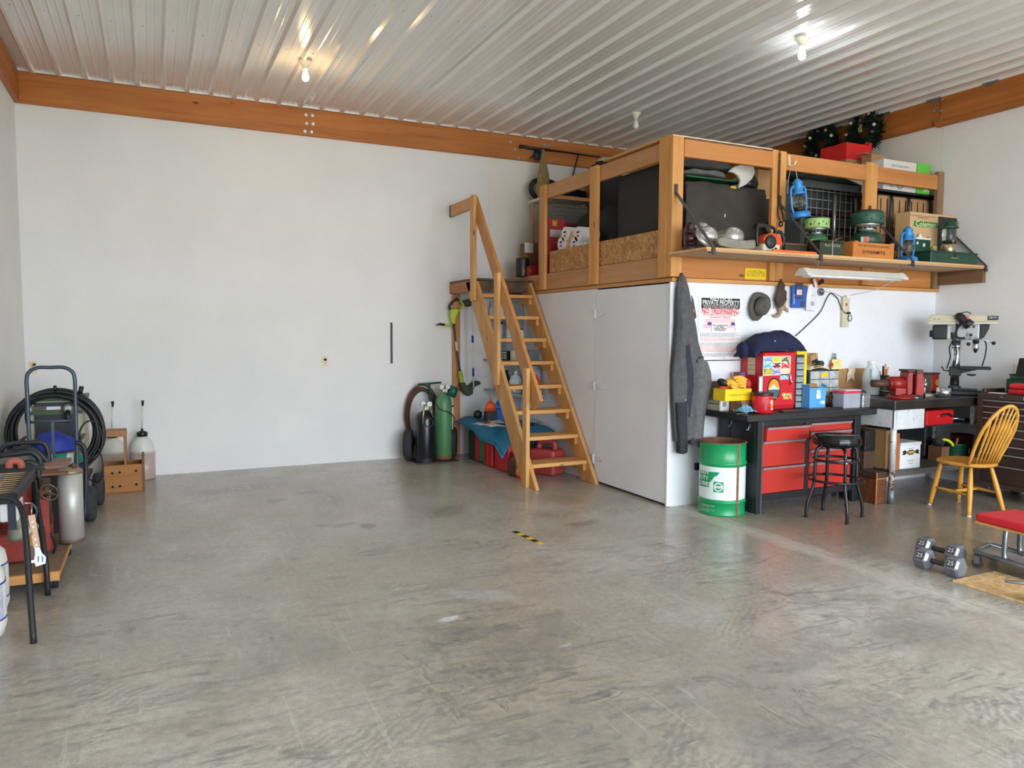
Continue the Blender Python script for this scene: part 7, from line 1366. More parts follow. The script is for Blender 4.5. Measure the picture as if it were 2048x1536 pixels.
# wreaths on the wall
def wreath(c, R, label, seed, ribbon):
    c = Vector(c); t = thing('wreath', label, 'wreath', c-Vector((0, 0, R))); rnd = random.Random(seed); GN = M((24, 44, 28), .7, 0, .4, 20)
    ring = lambda a, r=R: c+Vector((0, r*math.cos(a), r*math.sin(a)))
    b = MB(); b.torus(c, R, R*.22, (0, PI/2, 0), n=26, m=8); b.build('ring_core', M((30, 40, 26), .9), t)
    b = MB()
    for i in range(1500):
        a = rnd.uniform(0, 2*PI); ph = rnd.uniform(0, 2*PI); d = Vector((0, math.cos(a), math.sin(a))); n_ = d*math.cos(ph)+Vector((-1, 0, 0))*abs(math.sin(ph))*1.0; tg = Vector((0, -math.sin(a), math.cos(a))); p = ring(a, R*rnd.uniform(.8, 1.2))+n_*R*.12; L = R*rnd.uniform(.35, .62); dd = (n_+tg*rnd.uniform(-.8, .8)).normalized(); sd = dd.cross(Vector((rnd.random(), rnd.random(), rnd.random()))).normalized()*.007
        tip = p+dd*L; b.add([p-sd, p+sd, tip+sd*.3, tip-sd*.3], [(0, 1, 2, 3)])
        sd2 = dd.cross(sd).normalized()*.007; b.add([p-sd2, p+sd2, tip+sd2*.3, tip-sd2*.3], [(0, 1, 2, 3)])
    b.build('needles', GN, t, kind='stuff')
    for i in range(9):
        a = 2*PI*i/9+rnd.uniform(-.2, .2); p = ring(a, R*rnd.uniform(.8, 1.3))+Vector((-R*.55, 0, 0)); mt = [M((190, 150, 150), .4), M((206, 206, 200), .4), M((110, 70, 60), .7)][i % 3]; b = MB(); b.ball(p, R*.12, 10, 7, fn=lambda q: 1+.25*mnoise.noise(q*4)); b.build('ornament', mt, t)
    if ribbon:
        b = MB(); p = ring(PI/2, R)+Vector((-R*.25, .02, 0)); b.box(p+Vector((0, .03, -R*.45)), (.006, .05, R*.9)); b.build('ribbon', M((206, 190, 120), .5), t); b = MB(); b.ball(p+Vector((0, -.01, .02)), (.02, .05, .03), 10, 6); b.build('bow', M((216, 200, 130), .5), t)
    return t
p = AX(1645, 288, XR-.16); wreath((XR-.15, p.y, p.z), .16, 'dark green christmas wreath with pale flowers above the wire crate', 3, False)
p = AX(1731, 266, XR-.16); wreath((XR-.15, p.y, p.z), .155, 'dark green christmas wreath with a gold ribbon behind the red carton', 9, True)
# ------------------------------------------------------------------ things stored on the loft, stair side
b = MB(); c = Vector((X_(1045, 540, 7.95), 7.95, D0)); t = thing('round_canister', 'black round canister with a gold clasp at the loft edge', 'canister', c); b.lathe([(.078, .001), (.08, .01), (.08, .20), (.076, .215), (.02, .22)], 24, c); b.build('canister_body', M((26, 26, 28), .4), t); b = MB(); q = c+Vector((-.02, -.079, .06)); b.box(q, (.02, .006, .03)); b.build('clasp', GOLD, t)
t = thing('red_tin_box', 'small red tin with a gold clasp beside the black canister', 'tin', (X_(1066, 545, 7.85), 7.9, D0)); x0_, x1_ = X_(1055, 545, 7.82), X_(1081, 545, 7.82); b = MB(); b.b2((x0_, 7.78, D0+.001), (x1_, 7.855, D0+.115)); b.build('tin_body', M((150, 24, 36), .4, .1), t, .006); b = MB(); b.box((x0_+.02, 7.778, D0+.06), (.02, .004, .04)); b.build('clasp', GOLD, t)
t, a_, c_, z_ = dbox('kraft_carton', M((134, 98, 64), .85), 1054, 486, 1090, 8.12, .18, 'brown carton behind the black canister', 'box', .002); b = MB(); a, c = AY(1050, 485, 8.11), AY(1066, 506, 8.11); b.b2((a.x, 8.105, c.z), (c.x, 8.118, a.z)); b.build('paper_flap', PAPER, t)
t = thing('gun_safe_table', 'white-topped side table with brown edge at the back of the loft', 'table', (X_(1140, 400, 7.9), 8.05, D0)); t.name = 'side_table'; x0_, x1_ = X_(1098, 395, 7.85), X_(1192, 395, 7.85); zt6 = Z_(1140, 392, 7.85); b = MB(); b.b2((x0_, 7.87, zt6-.03), (x1_, 8.4, zt6)); b.build('top', M((206, 200, 186), .5), t); b = MB(); b.b2((x0_, 7.85, zt6-.045), (x1_, 7.87, zt6-.005)); b.build('edge', PINEX, t)
for xx in (x0_+.03, x1_-.05): b = MB(); b.b2((xx, 8.33, D0), (xx+.03, 8.36, zt6-.03)); b.build('leg', PINEZ, t)
for i, (px0, px1, py0, hz, lab) in enumerate(((1102, 1190, 425, .2, 'lower grey plastic storage case under the white-topped table'), (1106, 1176, 408, .12, 'upper grey plastic storage case under the white-topped table'))):
    x0_, x1_ = X_(px0, py0, 7.75+.05*i), X_(px1, py0, 7.75+.05*i); z1 = Z_(1140, py0, 7.75); t = thing('storage_case', lab, 'case', ((x0_+x1_)/2, 7.9, z1-hz)); b = MB(); b.b2((x0_, 7.75+.05*i, (D0+.33) if i == 0 else Z_(1140, 424, 7.75)+.002), (x1_, 8.08, z1)); b.build('case_body', M((96, 94, 86), .5, 0, .08), t, .006); b = MB(); b.box(((x0_+x1_)/2, 7.745+.05*i, z1-.04), ((x1_-x0_)*.8, .006, .012)); b.build('rib', M((80, 78, 72), .5), t)
t, a_, c_, z_ = dbox('red_game_box', M((170, 40, 44), .5, 0, .3, 12), 1097, 438, 1130, 7.5, .25, 'red printed carton behind the far loft post', 'box', .003); b = MB(); b.b2((a_+.05, 7.497, z_-.08), (a_+.11, 7.5, z_-.02)); b.build('picture', M((206, 160, 60), .5, 0, .4, 30), t); b = MB(); b.b2((a_+.02, 7.497, z_-.2), (c_-.02, 7.5, z_-.12)); b.build('picture', M((190, 180, 176), .5, 0, .4, 24), t)
t, a_, c_, z_ = dbox('red_game_box', M((150, 34, 40), .5, 0, .2, 12), 1131, 446, 1160, 7.6, .13, 'darker red carton behind the black duffel bag', 'box', .003); b = MB(); b.b2((a_+.02, 7.597, z_-.06), (c_-.06, 7.6, z_-.03)); b.build('print', TXTK, t)
# paper towels
t = thing('paper_towel_pack', 'plastic pack of paper towel rolls with blue and red print on the loft', 'paper towels', (4.2, 7.15, D0)); PT = M((230, 228, 226), .5, 0, .03); k = 0
for r_, row in enumerate(((1122, 1148, 488), (1130, 1154, 468))):
    for c_ in range(2):
        px = row[0]+c_*26; q = AX(px, row[2], 4.03); b = MB(); b.cyl((4.03, q.y, q.z), (4.25, q.y, q.z), .078, n=20); ro = b.build('roll', PT, t)
        for (dz, mt, w) in ((.02, M((60, 60, 120), .5), .055), (-.02, M((190, 60, 70), .5), .04)): b = MB(); b.box((4.028, q.y, q.z+dz), (.002, w, .02)); b.build('print', mt, ro)
b = MB(); b.b2((4.04, 6.72, D0+.001), (4.25, 7.28, D0+.28)); b.build('wrap_base', M((222, 220, 218), .4), t, .03, seg=2); b = MB(); q0 = AX(1144, 462, 4.024); b.beam(q0, AX(1131, 505, 4.024), .03, .003, (1, 0, 0)); b.build('orange_seam', M((226, 150, 50), .5), t)
# duffel bag
t = thing('duffel_bag', 'slumped black duffel bag on the loft behind the middle side post', 'bag', (4.35, 6.4, D0)); BLK = M((26, 26, 28), .7, 0, .3, 10, .3); c = AX(1190, 445, 4.52); c.z = D0+.33; b = MB(); b.ball(c, (.26, .36, .38), 26, 16, fn=lambda q: 1+.12*mnoise.noise(q*2.2)); 
for v in b.v: v.z = max(v.z, D0+.002)
b.build('bag_body', BLK, t)
b = MB(); c2 = AX(1222, 430, 4.46); c2.z = D0+.34; b.ball(c2, (.15, .2, .36), 20, 14, fn=lambda q: 1+.14*mnoise.noise(q*2.4+Vector((4, 0, 0))))
for v in b.v: v.z = max(v.z, D0+.002)
b.build('bag_end', BLK, t); b = MB(); b.tube(smooth_path([c+Vector((-.18, -.1, .1)), c+Vector((-.2, -.16, .2)), c+Vector((-.1, -.2, .27)), c+Vector((0, -.2, .2))], 6), .012, 8); b.build('strap', M((40, 40, 42), .7), t)
# black panel
t = thing('black_panel', 'tall black foam panel standing against the loft side railing', 'panel', (4.09, 5.7, D0)); t.name = 'foam_slab'; b = MB(); zt7 = AX(1280, 340, 4.06).z; b.b2((4.055, 5.34, D0+.001), (4.085, AX(1237, 410, 4.06).y, zt7)); b.build('panel_face', M((22, 22, 23), .6), t, .004); b = MB(); b.b2((4.086, 5.34, D0+.001), (4.16, AX(1237, 410, 4.06).y, zt7-.02)); b.build('panel_back', M((34, 34, 36), .7), t)
b = MB(); q0, q1 = AX(1276, 469, 4.04), AX(1312, 463, 4.04); b.beam(Vector((4.02, q0.y, 2.388)), Vector((4.02, q1.y, 2.388)), .03, .006); b.build('yellow_strap', M((206, 180, 50), .6), label='thin yellow strap on the chipboard kickboard top', cat='strap')
b = MB(); c = AX(1232, 378, 5.2); b.ball((5.2, c.y, c.z-.02), (.12, .12, .12), 16, 12, fn=lambda q: 1+.35*mnoise.noise(q*4)); b.build('camo_net', M((74, 72, 48), .9, 0, .5, 20, .5), label='bundle of olive camouflage net behind the black foam slab', cat='netting')
b = MB(); c0 = b; x = 4.36; yb7 = c.y; b = MB(); b.b2((5.1, yb7-.1, D0+.001), (5.3, yb7+.1, c.z-.14)); b.build('olive_box', M((60, 56, 44), .8), label='olive box under the camouflage net on the loft', cat='box')
# back wall of loft: guitar case, bow, cloth, rods, hat
t = thing('long_gun_case', 'long black padded case leaning along the back wall of the loft', 'case', AY(1110, 400, 8.3)); t.name = 'padded_case'; b = MB(); P1, P2 = AY(1090, 372, 8.36), AY(1186, 392, 8.36); pts = [P1+(P2-P1)*u for u in (0, .12, .3, .6, 1)]; b.tube(pts, [.09, .10, .07, .045, .04], 14); 
for v in b.v: v.y = 8.38+(v.y-8.36)*.5
b.build('case_body', M((22, 22, 24), .6, 0, .2, 10), t); b = MB(); b.torus(AY(1077, 378, 8.34), .105, .03, (PI/2, 0, 0), n=22, m=8); b.build('round_end', M((26, 26, 28), .6), t)
t = thing('compound_bow', 'dark compound bow resting along the back beam', 'bow', AY(1075, 310, 8.4)); b = MB(); b.tube([AY(1042, 291, 8.42), AY(1058, 296, 8.41), AY(1090, 299, 8.41), AY(1130, 304, 8.41), AY(1200, 314, 8.41)], [.014, .02, .016, .010, .008], 8); b.build('limb', BLACK, t); b = MB(); b.ball(AY(1075, 310, 8.40), (.05, .03, .07), 14, 10, fn=lambda q: 1+.3*mnoise.noise(q*3)); b.build('riser', M((20, 34, 40), .5), t); b = MB(); b.cyl(AY(1042, 290, 8.42), AY(1042, 297, 8.42), .02, n=10); b.build('cam_wheel', BLACK, t); b = MB(); b.tube([AY(1060, 318, 8.41), AY(1072, 308, 8.41)], .008, 6); b.build('quiver_arm', BLACK, t)
t = thing('canvas_bag', 'tan canvas bag hanging from the bow on the back beam', 'bag', AY(1085, 400, 8.38)); rg = []
for py, p0, p1 in ((298, 1085, 1088), (310, 1083, 1091), (325, 1081, 1093), (345, 1077, 1098), (368, 1074, 1100), (378, 1073, 1098), (390, 1075, 1090), (402, 1078, 1085)):
    a, c = AY(p0, py, 8.25), AY(p1, py, 8.25); cx, hw = (a.x+c.x)/2, (c.x-a.x)/2; rg.append([Vector((cx+hw*math.cos(2*PI*i/18), 8.26+.03*math.sin(2*PI*i/18)*(1+.3*math.sin(3*i)), a.z)) for i in range(18)])
b = MB(); b.loft(rg); b.build('bag_body', M((140, 116, 70), .85, 0, .15, 14, .2), t)
b = MB(); b.tube([AY(1158, 306, 8.42), AY(1150, 335, 8.44), AY(1145, 355, 8.44)], .008, 6); b.build('fishing_rod', BLACK, label='short dark rod hanging below the back beam', cat='rod')
t = thing('white_helmet', 'white cap with dark rim lying above the loft side rail', 'cap', AY(1215, 325, 7.0)); c = AY(1212, 326, 7.77); c.z = c.z; b = MB(); b.ball(c, (.11, .11, .075), 18, 8, bot=0.0); b.build('dome', M((186, 190, 182), .5), t); b = MB(); b.lathe([(.105, -.008), (.13, -.006), (.13, .004), (.105, .01)], 22, c, caps=False); b.build('rim', M((60, 66, 60), .6), t)
box_obj('tall_carton', M((44, 40, 37), .85), (c.x-.12, c.y-.14, D0+.001), (c.x+.14, c.y+.14, c.z-.012), 'tall dark carton under the white cap in the loft', 'box')
t = thing('folded_boards', 'pale boards and a tan disc stacked in the loft behind the duffel', 'boards', (4.6, 7.0, D0)); t.name = 'board_pile'; x0_, x1_ = X_(1206, 362, 8.05), X_(1242, 362, 8.05); z1 = Z_(1220, 358, 8.05)
b = MB(); b.b2((x0_-.05, 8.06, D0+.001), (x1_, 8.4, z1-.14)); b.build('base_carton', M((120, 92, 66), .85), t); b = MB(); b.b2((x0_-.05, 8.05, z1-.04), (x1_+.05, 8.4, z1)); b.build('board', M((176, 172, 160), .7), t); b = MB(); b.b2((x0_-.05, 8.06, z1-.14), (x1_, 8.4, z1-.045)); b.build('board', wood((176, 122, 66), (200, 146, 86), 'X'), t)
# ------------------------------------------------------------------ gas bottles on their cart by the back wall
def gas_bottle(c, r, h, mat, label, basemat, gz, gpx):
    c = Vector(c); t = thing('gas_cylinder', label, 'gas cylinder', c); R2 = r
    b = MB(); b.lathe([(R2*.92, .001), (R2, .02), (R2, h*.84), (R2*.93, h*.90), (R2*.7, h*.955), (R2*.36, h*.985), (R2*.34, h)], 28, c); b.build('body', mat, t)
    b = MB(); b.lathe([(R2*1.005, .002), (R2*1.005, .045)], 28, c, caps=False); b.build('foot_ring', basemat, t)
    b = MB(); b.lathe([(R2*.3, h-.005), (.02, h+.01), (.018, h+.05), (.026, h+.055), (.026, h+.07)], 14, c); b.build('valve', M((150, 132, 96), .35, .8), t)
    reg = c+Vector((-.01, -.05, h+.035)); b = MB(); b.cyl(c+Vector((0, 0, h+.03)), reg, .014, n=10); b.box(reg, (.06, .04, .04)); b.build('regulator', M((176, 172, 160), .3, .8), t)
    for s_ in (-1, 1):
        p = reg+Vector((.038*s_, -.01, .042)); b = MB(); b.cyl(p+Vector((0, .012, 0)), p-Vector((0, .012, 0)), .031, n=20); g = b.build('gauge', M((160, 158, 150), .3, .8), t); b = MB(); b.cyl(p-Vector((0, .0121, 0)), p-Vector((0, .0135, 0)), .026, n=20); b.build('gauge_face', TXTW, g); b = MB(); b.beam(p-Vector((0, .0142, 0)), p+Vector((.016*s_, -.0142, .012)), .003, .001, (0, 1, 0)); b.build('needle', TXTK, g)
    return t
gas_bottle((2.79, 8.10, .013), .115, .585, M((24, 25, 30), .28, 0, .2, 6), 'short black gas cylinder with two round gauges', M((22, 22, 24), .6), 0, 0)
gas_bottle((3.05, 8.20, .013), .098, .77, M((86, 138, 92), .4, 0, .1, 6), 'tall pale green gas cylinder with two round gauges', M((120, 92, 58), .7), 0, 0)
t = thing('cylinder_cart', 'two-wheeled steel gas cylinder cart with green crossbar handle', 'cart', (2.92, 8.3, 0)); GC = M((34, 84, 66), .5, .2)
b = MB(); b.b2((2.66, 8.0, .004), (3.16, 8.32, .012)); b.build('foot_plate', M((70, 52, 40), .7, .3), t)
b = MB(); b.cyl((2.79, 8.35, .88), (3.075, 8.35, .895), .011, n=10); b.build('crossbar', GC, t); b = MB(); b.cyl((2.93, 8.35, .013), (2.93, 8.35, .885), .012, n=10); b.build('upright', GC, t)
for x_, a_ in ((2.655, .42), (3.20, .42)):
    c = Vector((x_, 8.30, .185)); ax = Vector((math.cos(a_), math.sin(a_)*-1, 0)); 
    b = MB(); b.lathe([(.10, -.045), (.15, -.052), (.178, -.035), (.185, -.0), (.178, .035), (.15, .052), (.10, .045)], 32, c, basis(ax), caps=False); w = b.build('tyre', M((40, 42, 46), .8, 0, .15, 12), t)
    b = MB(); b.lathe([(.02, -.035), (.06, -.03), (.10, -.044), (.10, .044), (.06, .03), (.02, .035)], 28, c, basis(ax)); b.build('wheel_rim', M((86, 66, 50), .6, .4, .3, 14), w)
b = MB(); b.cyl((2.655, 8.315, .185), (3.20, 8.315, .185), .012, n=8); b.build('axle', IRON, t)
t = thing('welding_hose', 'brown coil of twin welding hose hung behind the gas cylinders', 'hose', (2.85, 8.38, .25)); HB = M((92, 58, 44), .7, 0, .2, 12)
for i in range(9):
    rr = random.Random(i); b = MB(); c = Vector((2.86+rr.uniform(-.02, .02), 8.41+.012*(i % 4)+rr.uniform(-.01, .01), .50+rr.uniform(-.02, .02))); b.torus(c, .30+rr.uniform(-.02, .02), .011, (PI/2, 0, rr.uniform(-.06, .06)), n=36, m=6, sx=.62+rr.uniform(-.05, .05), sy=1.12); b.build('hose_loop', HB if i % 3 else M((60, 66, 44), .7), t)
b = MB(); b.tube(smooth_path([AY(870, 805, 8.05), AY(880, 818, 8.05), AY(900, 826, 8.07), AY(909, 838, 8.2), AY(905, 860, 8.3)], 6), .006, 6); b.build('loose_hose', M((60, 40, 34), .7), t)
t = thing('welding_torch', 'brass cutting torch hanging on the black gas cylinder', 'torch', AY(850, 840, 7.96)); BRS = M((170, 160, 136), .3, .8)
b = MB(); b.tube([AY(849, 808, 7.97), AY(847, 828, 7.965), AY(846, 847, 7.965)], .010, 8); b.build('handle', BRS, t); b = MB(); b.tube([AY(858, 812, 7.97), AY(863, 825, 7.965), AY(867, 835, 7.965)], .006, 8); b.build('tip_tube', BRS, t); b = MB(); b.torus(AY(858, 845, 7.965), .05, .006, (PI/2, 0, 0), n=22, m=6); b.build('hose_ring', M((30, 50, 36), .6), t)
t = thing('green_cup', 'dark green tin mug hung tilted beside the green gas cylinder', 'mug', AY(905, 785, 8.25)); c = AY(905, 783, 8.16); d = Vector((.35, 0, .94)); b = MB(); b.lathe([(.02, -.062), (.055, -.06), (.06, .06), (.055, .06), (.05, -.05), (.01, -.052)], 24, c, basis(d)); b.build('cup', M((14, 92, 72), .4), t); b = MB(); b.torus(c+Vector((-.07, 0, .01)), .03, .006, (PI/2, 0, 0), n=16, m=6); b.build('handle', M((14, 92, 72), .4), t)
t = thing('white_pole', 'white plastic pole with black clamp beside the green gas cylinder', 'pole', AY(905, 915, 8.3)); b = MB(); b.tube([AY(896, 776, 8.25), AY(904, 800, 8.25), AY(905, 830, 8.24), AY(902, 916, 8.22)], .014, 8); b.build('pole', M((206, 208, 206), .4), t); b = MB(); q = AY(904, 812, 8.25); b.cyl(q-Vector((0, 0, .012)), q+Vector((0, 0, .012)), .02, n=10); b.build('clamp', BLACK, t)
# ------------------------------------------------------------------ string trimmer and telescopic pole
ty = 8.40; t = thing('string_trimmer', 'lime green and black string trimmer hanging on the landing post', 'string trimmer', AY(930, 790, ty)); LIME = M((186, 204, 34), .45, 0, .06)
def tp(px, py, y=ty): return AY(px, py, y)
b = MB(); b.tube([tp(908, 652), tp(911, 680), tp(914, 700), tp(917, 720), tp(920, 743)], .0105, 10); b.build('shaft', M((40, 36, 34), .4), t)
b = MB(); b.tube([tp(912, 683), tp(914, 702)], .0145, 10); b.build('shaft_collar', M((196, 196, 186), .5), t)
def plate(poly, y, th, nm, mat, par, bev=.004):
    b = MB(); P_ = [AY(a, c, y) for a, c in poly]; o = P_[0]; b.prism([(p.x-o.x, p.z-o.z) for p in P_], th, X4((o.x, y+th/2, o.z), (1, 0, 0), (0, 0, 1))); return b.build(nm, mat, par, bev, seg=2)
plate([(900, 618), (907, 618), (914, 617), (917, 622), (912, 632), (909, 648), (904, 648), (901, 635)], ty, .055, 'battery_housing', LIME, t, .012)
b = MB(); b.tube(smooth_path([tp(902, 620), tp(899, 613), tp(905, 604), tp(915, 598), tp(918, 600)], 5), .016, 10); b.build('rear_grip', M((44, 46, 34), .5), t)
b = MB(); b.tube(smooth_path([tp(917, 594), tp(922, 603), tp(927, 610), tp(922, 618), tp(914, 622)], 5), .012, 8); b.build('trigger_guard', LIME, t)
plate([(926, 603), (936, 598), (941, 600), (942, 612), (936, 614), (926, 610)], ty+.02, .07, 'battery', M((58, 56, 54), .5), t, .01)
b = MB(); b.tube([tp(908, 651), tp(898, 651), tp(888, 649)], .014, 10); b.build('front_handle', LIME, t); b = MB(); b.tube([tp(889, 649.5), tp(880, 648), tp(873, 650)], [.015, .014, .006], 10); b.build('handle_tip', M((40, 42, 30), .5), t); b = MB(); b.ball(tp(907, 651), .022, 12, 8); b.build('handle_clamp', BLACK, t)
b = MB(); b.tube(smooth_path([tp(920, 742), tp(922, 755), tp(925, 768), tp(930, 778)], 5), [.022, .025, .026, .027, .028, .03]*2+[.03]*4, 12); b.build('motor_neck', M((150, 164, 36), .5, 0, .2, 10), t)
plate([(918, 766), (928, 764), (932, 774), (940, 770), (947, 764), (955, 761), (960, 765), (958, 769), (948, 773), (944, 779), (944, 788), (934, 792), (930, 788), (922, 780)], ty-.01, .09, 'head_guard', M((58, 62, 36), .6), t, .012)
t = thing('telescopic_pole', 'thin white and blue telescopic pole hanging under the landing', 'pole', AY(946, 775, 8.30)); pts = [AY(944, 612, 8.3), AY(947, 775, 8.3)]
def seg(f0, f1, r, mt, nm): b = MB(); b.cyl(pts[0]+(pts[1]-pts[0])*f0, pts[0]+(pts[1]-pts[0])*f1, r, n=10); b.build(nm, mt, t)
seg(0, 1, .0085, M((214, 216, 220), .3), 'tube'); seg(.36, .45, .0135, M((30, 60, 150), .5), 'grip'); seg(.76, .86, .0135, M((30, 60, 150), .5), 'grip'); seg(-.03, .02, .008, M((206, 150, 160), .5), 'end_cap')
# ------------------------------------------------------------------ cans under the blue tarp beside the stairs
JR = M((186, 40, 36), .4, 0, .1, 8, 0, .5, (110, 60, 50), .74); JG = M((34, 52, 38), .5, 0, .15, 8); JG2 = M((70, 96, 66), .5, 0, .15, 8)
jc = [(8.05, 8.14, JG, 'dark green jerrycan nearest the back wall under the tarp'), (7.955, 8.04, JG, 'second dark green jerrycan under the tarp'), (7.83, 7.945, JR, 'red jerrycan between green ones under the tarp'), (7.69, 7.82, JG2, 'mid green ribbed jerrycan under the tarp'), (7.46, 7.67, JR, 'wide red fuel can next to the big gas can')]
for y0, y1, mt, lb in jc:
    t = thing('jerrycan', lb, 'fuel can', (3.44, (y0+y1)/2, 0), group='fuel cans under the blue tarp'); h = .40
    b = MB(); b.b2((3.335, y0, .002), (3.60, y1, h-.06)); b.build('can_body', mt, t, .02, seg=2); b = MB(); b.b2((3.328, (y0+y1)/2-.012, .03), (3.337, (y0+y1)/2+.012, h-.09)); b.build('rib', mt, t, .003)
    b = MB(); b.tube([(3.40, (y0+y1)/2, h-.065), (3.42, (y0+y1)/2, h-.03), (3.52, (y0+y1)/2, h-.03), (3.54, (y0+y1)/2, h-.065)], .010, 8); b.build('handle', mt, t)
def gascan(c, L, W, H, mat, label, rz=0):
    t = thing('gas_can', label, 'fuel can', c, rz); b = MB(t); b.box((0, 0, H*.38), (W, L, H*.75), (0, 0, 0)); b.build('can_body', mat, t, .035, seg=3)
    b = MB(t); b.tube(smooth_path([(0, -L*.3, H*.72), (0, -L*.28, H*.92), (0, 0, H*.97), (0, L*.28, H*.9), (0, L*.32, H*.72)], 5), W*.12, 10); b.build('handle', mat, t); b = MB(t); b.lathe([(W*.16, H*.7), (W*.16, H*.84), (W*.1, H*.86)], 14, (0, L*.40, 0)); b.build('cap', BLACK, t)
    b = MB(t); b.box((-W/2-.001, 0, H*.36), (.004, L*.55, H*.3)); b.build('recess_panel', mat, t, .001); return t
gascan((3.45, 7.24, 0), .34, .22, .42, M((186, 28, 44), .4, 0, .08), 'big bright red plastic gas can under the tarp corner')
gascan((3.74, 6.92, 0), .32, .24, .36, M((172, 66, 62), .5, 0, .08), 'faded red plastic gas can under the stairs', math.radians(28))
t = thing('rusty_can', 'round rusty brown fuel can beside the red gas can', 'can', (3.40, 6.955, 0)); b = MB(); b.lathe([(.085, .002), (.092, .02), (.092, .13), (.075, .18), (.03, .205), (.03, .23)], 24, (3.40, 6.955, 0)); b.build('can_body', M((92, 66, 48), .7, .3, .35, 14, .2), t); b = MB(); b.lathe([(.034, .222), (.034, .245), (.02, .25)], 14, (3.40, 6.955, 0)); b.build('cap', IRON, t)
t = thing('red_oil_tin', 'small round red tin with yellow print by the stair foot', 'tin', (3.385, 6.80, 0)); b = MB(); b.lathe([(.062, .002), (.064, .008), (.064, .15), (.058, .158)], 24, (3.385, 6.80, 0)); b.build('tin_body', M((190, 44, 34), .4, .1), t); b = MB(); b.lathe([(.0645, .04), (.0645, .11)], 24, (3.385, 6.80, 0), caps=False); b.build('label', M((204, 120, 60), .5, 0, .5, 30), t); b = MB(); b.tube(smooth_path([(3.34, 6.76, .158), (3.36, 6.78, .185), (3.40, 6.82, .185), (3.43, 6.84, .158)], 4), .004, 6); b.build('wire_handle', STEEL, t)
# tarp
TB = M((32, 122, 160), .6, 0, .08, 6, .2)
def tarp(u, v):
    y = 8.46-1.42*v; x = 3.285+.66*u; z = .445+.012*mnoise.noise(Vector((u*4, v*6, 1)))+.02*math.sin(v*9)*math.exp(-u*3)
    if v > .82: z -= (v-.82)*.30
    e = max(0, (.22-u)/.22); drop = (.06+.15*v**1.4)*e**1.3; z -= drop; x -= .02*e*math.sin(v*14)*.6-.01*e
    z += .03*(1-v)*(1-u)*.5
    x = min(x, 3.945); y = min(y, 8.485)
    return (x, y, z)
t = thing('blue_tarp', 'teal blue tarp draped over the fuel cans beside the stairs', 'tarp', (3.6, 7.75, .2)); b = MB(); b.grid(tarp, 30, 44, .007); b.build('sheet', TB, t)
b = MB(); rg = []
for k in range(9):
    u = k/8; p0 = Vector(tarp(0, .55+.45*u)); rg.append(p0+Vector((-.006, 0, -.004)))
b.tube(rg, .013, 8); b.build('rolled_edge', TB, t)
def botl(name, label, c, w, d, h, bodym, topm, split=.5, neck=.018):
    c = Vector(c); t = thing(name, label, 'bottle', c); b = MB(); b.b2(c+Vector((-w/2, -d/2, .001)), c+Vector((w/2, d/2, h*split))); b.build('lower_body', bodym, t, .008, seg=2)
    b = MB(); b.lathe([(.5*w, h*split), (.5*w, h*.68), (.36*w, h*.8), (neck, h*.86)], 20, c, sy=d/w); b.build('upper_body', topm, t); b = MB(); b.lathe([(neck*1.1, h*.86), (neck*1.1, h*.93), (neck*.5, h*.96), (neck*.3, h*1.03)], 12, c); b.build('spout', topm, t); return t
t = botl('oil_jug', 'orange plastic bottle with black label standing on the tarp', (3.5, 7.86, .452), .13, .1, .285, M((44, 42, 42), .5, 0, .5, 40), M((226, 92, 34), .45), .46)
b = MB(); b.b2((3.433, 7.808, .454), (3.567, 7.9105, .47)); b.build('base_band', M((226, 92, 34), .45), t)
botl('blue_bottle', 'blue plastic bottle half behind the orange bottle', (3.62, 7.92, .452), .11, .09, .25, M((40, 98, 180), .45), M((40, 98, 180), .45), .6)
b = MB(); b.ball((3.42, 8.05, .53), (.05, .05, .05), 14, 8, fn=lambda q: 1+.2*mnoise.noise(q*3)); b.build('black_cap', BLACK, label='black rubber lump on the tarp behind the orange bottle', cat='lump') ; bpy.data.objects['black_cap'].name = 'rubber_lump'
for i, (px, py, w, d, rz, mt, lb) in enumerate(((960, 851, .2, .14, .3, M((214, 208, 196), .7), 'pale magazine at the tarp edge'), (985, 853, .26, .18, .1, M((220, 218, 212), .7), 'white paper sheet lowest on the tarp'), (992, 846, .22, .15, -.2, M((190, 200, 206), .6, 0, .3, 14), 'printed leaflet with dark picture on the tarp'), (1068, 842, .2, .13, .1, M((206, 204, 198), .7), 'pale paper on the tarp behind the newel post'))):
    q = AZ(px, py, .47+.006*i); t = thing('loose_sheet', lb, 'paper', q, rz); b = MB(t); b.grid(lambda u, v: ((u-.5)*d, (v-.5)*w, .004*math.sin(u*5+v*3)+.006+(.012 if i < 3 else .0)), 6, 6, .0015); b.build('sheet', mt, t)
q = AZ(1066, 853, .47); b = MB(); b.tube(smooth_path([q+Vector((-.04, .02, .02)), q+Vector((0, 0, .025)), q+Vector((.03, -.03, .02))], 4), [.01]*3+[.018]*4+[.008]*2, 8); b.build('hose_nozzle', BLACK, label='small black hose nozzle on the tarp', cat='nozzle')
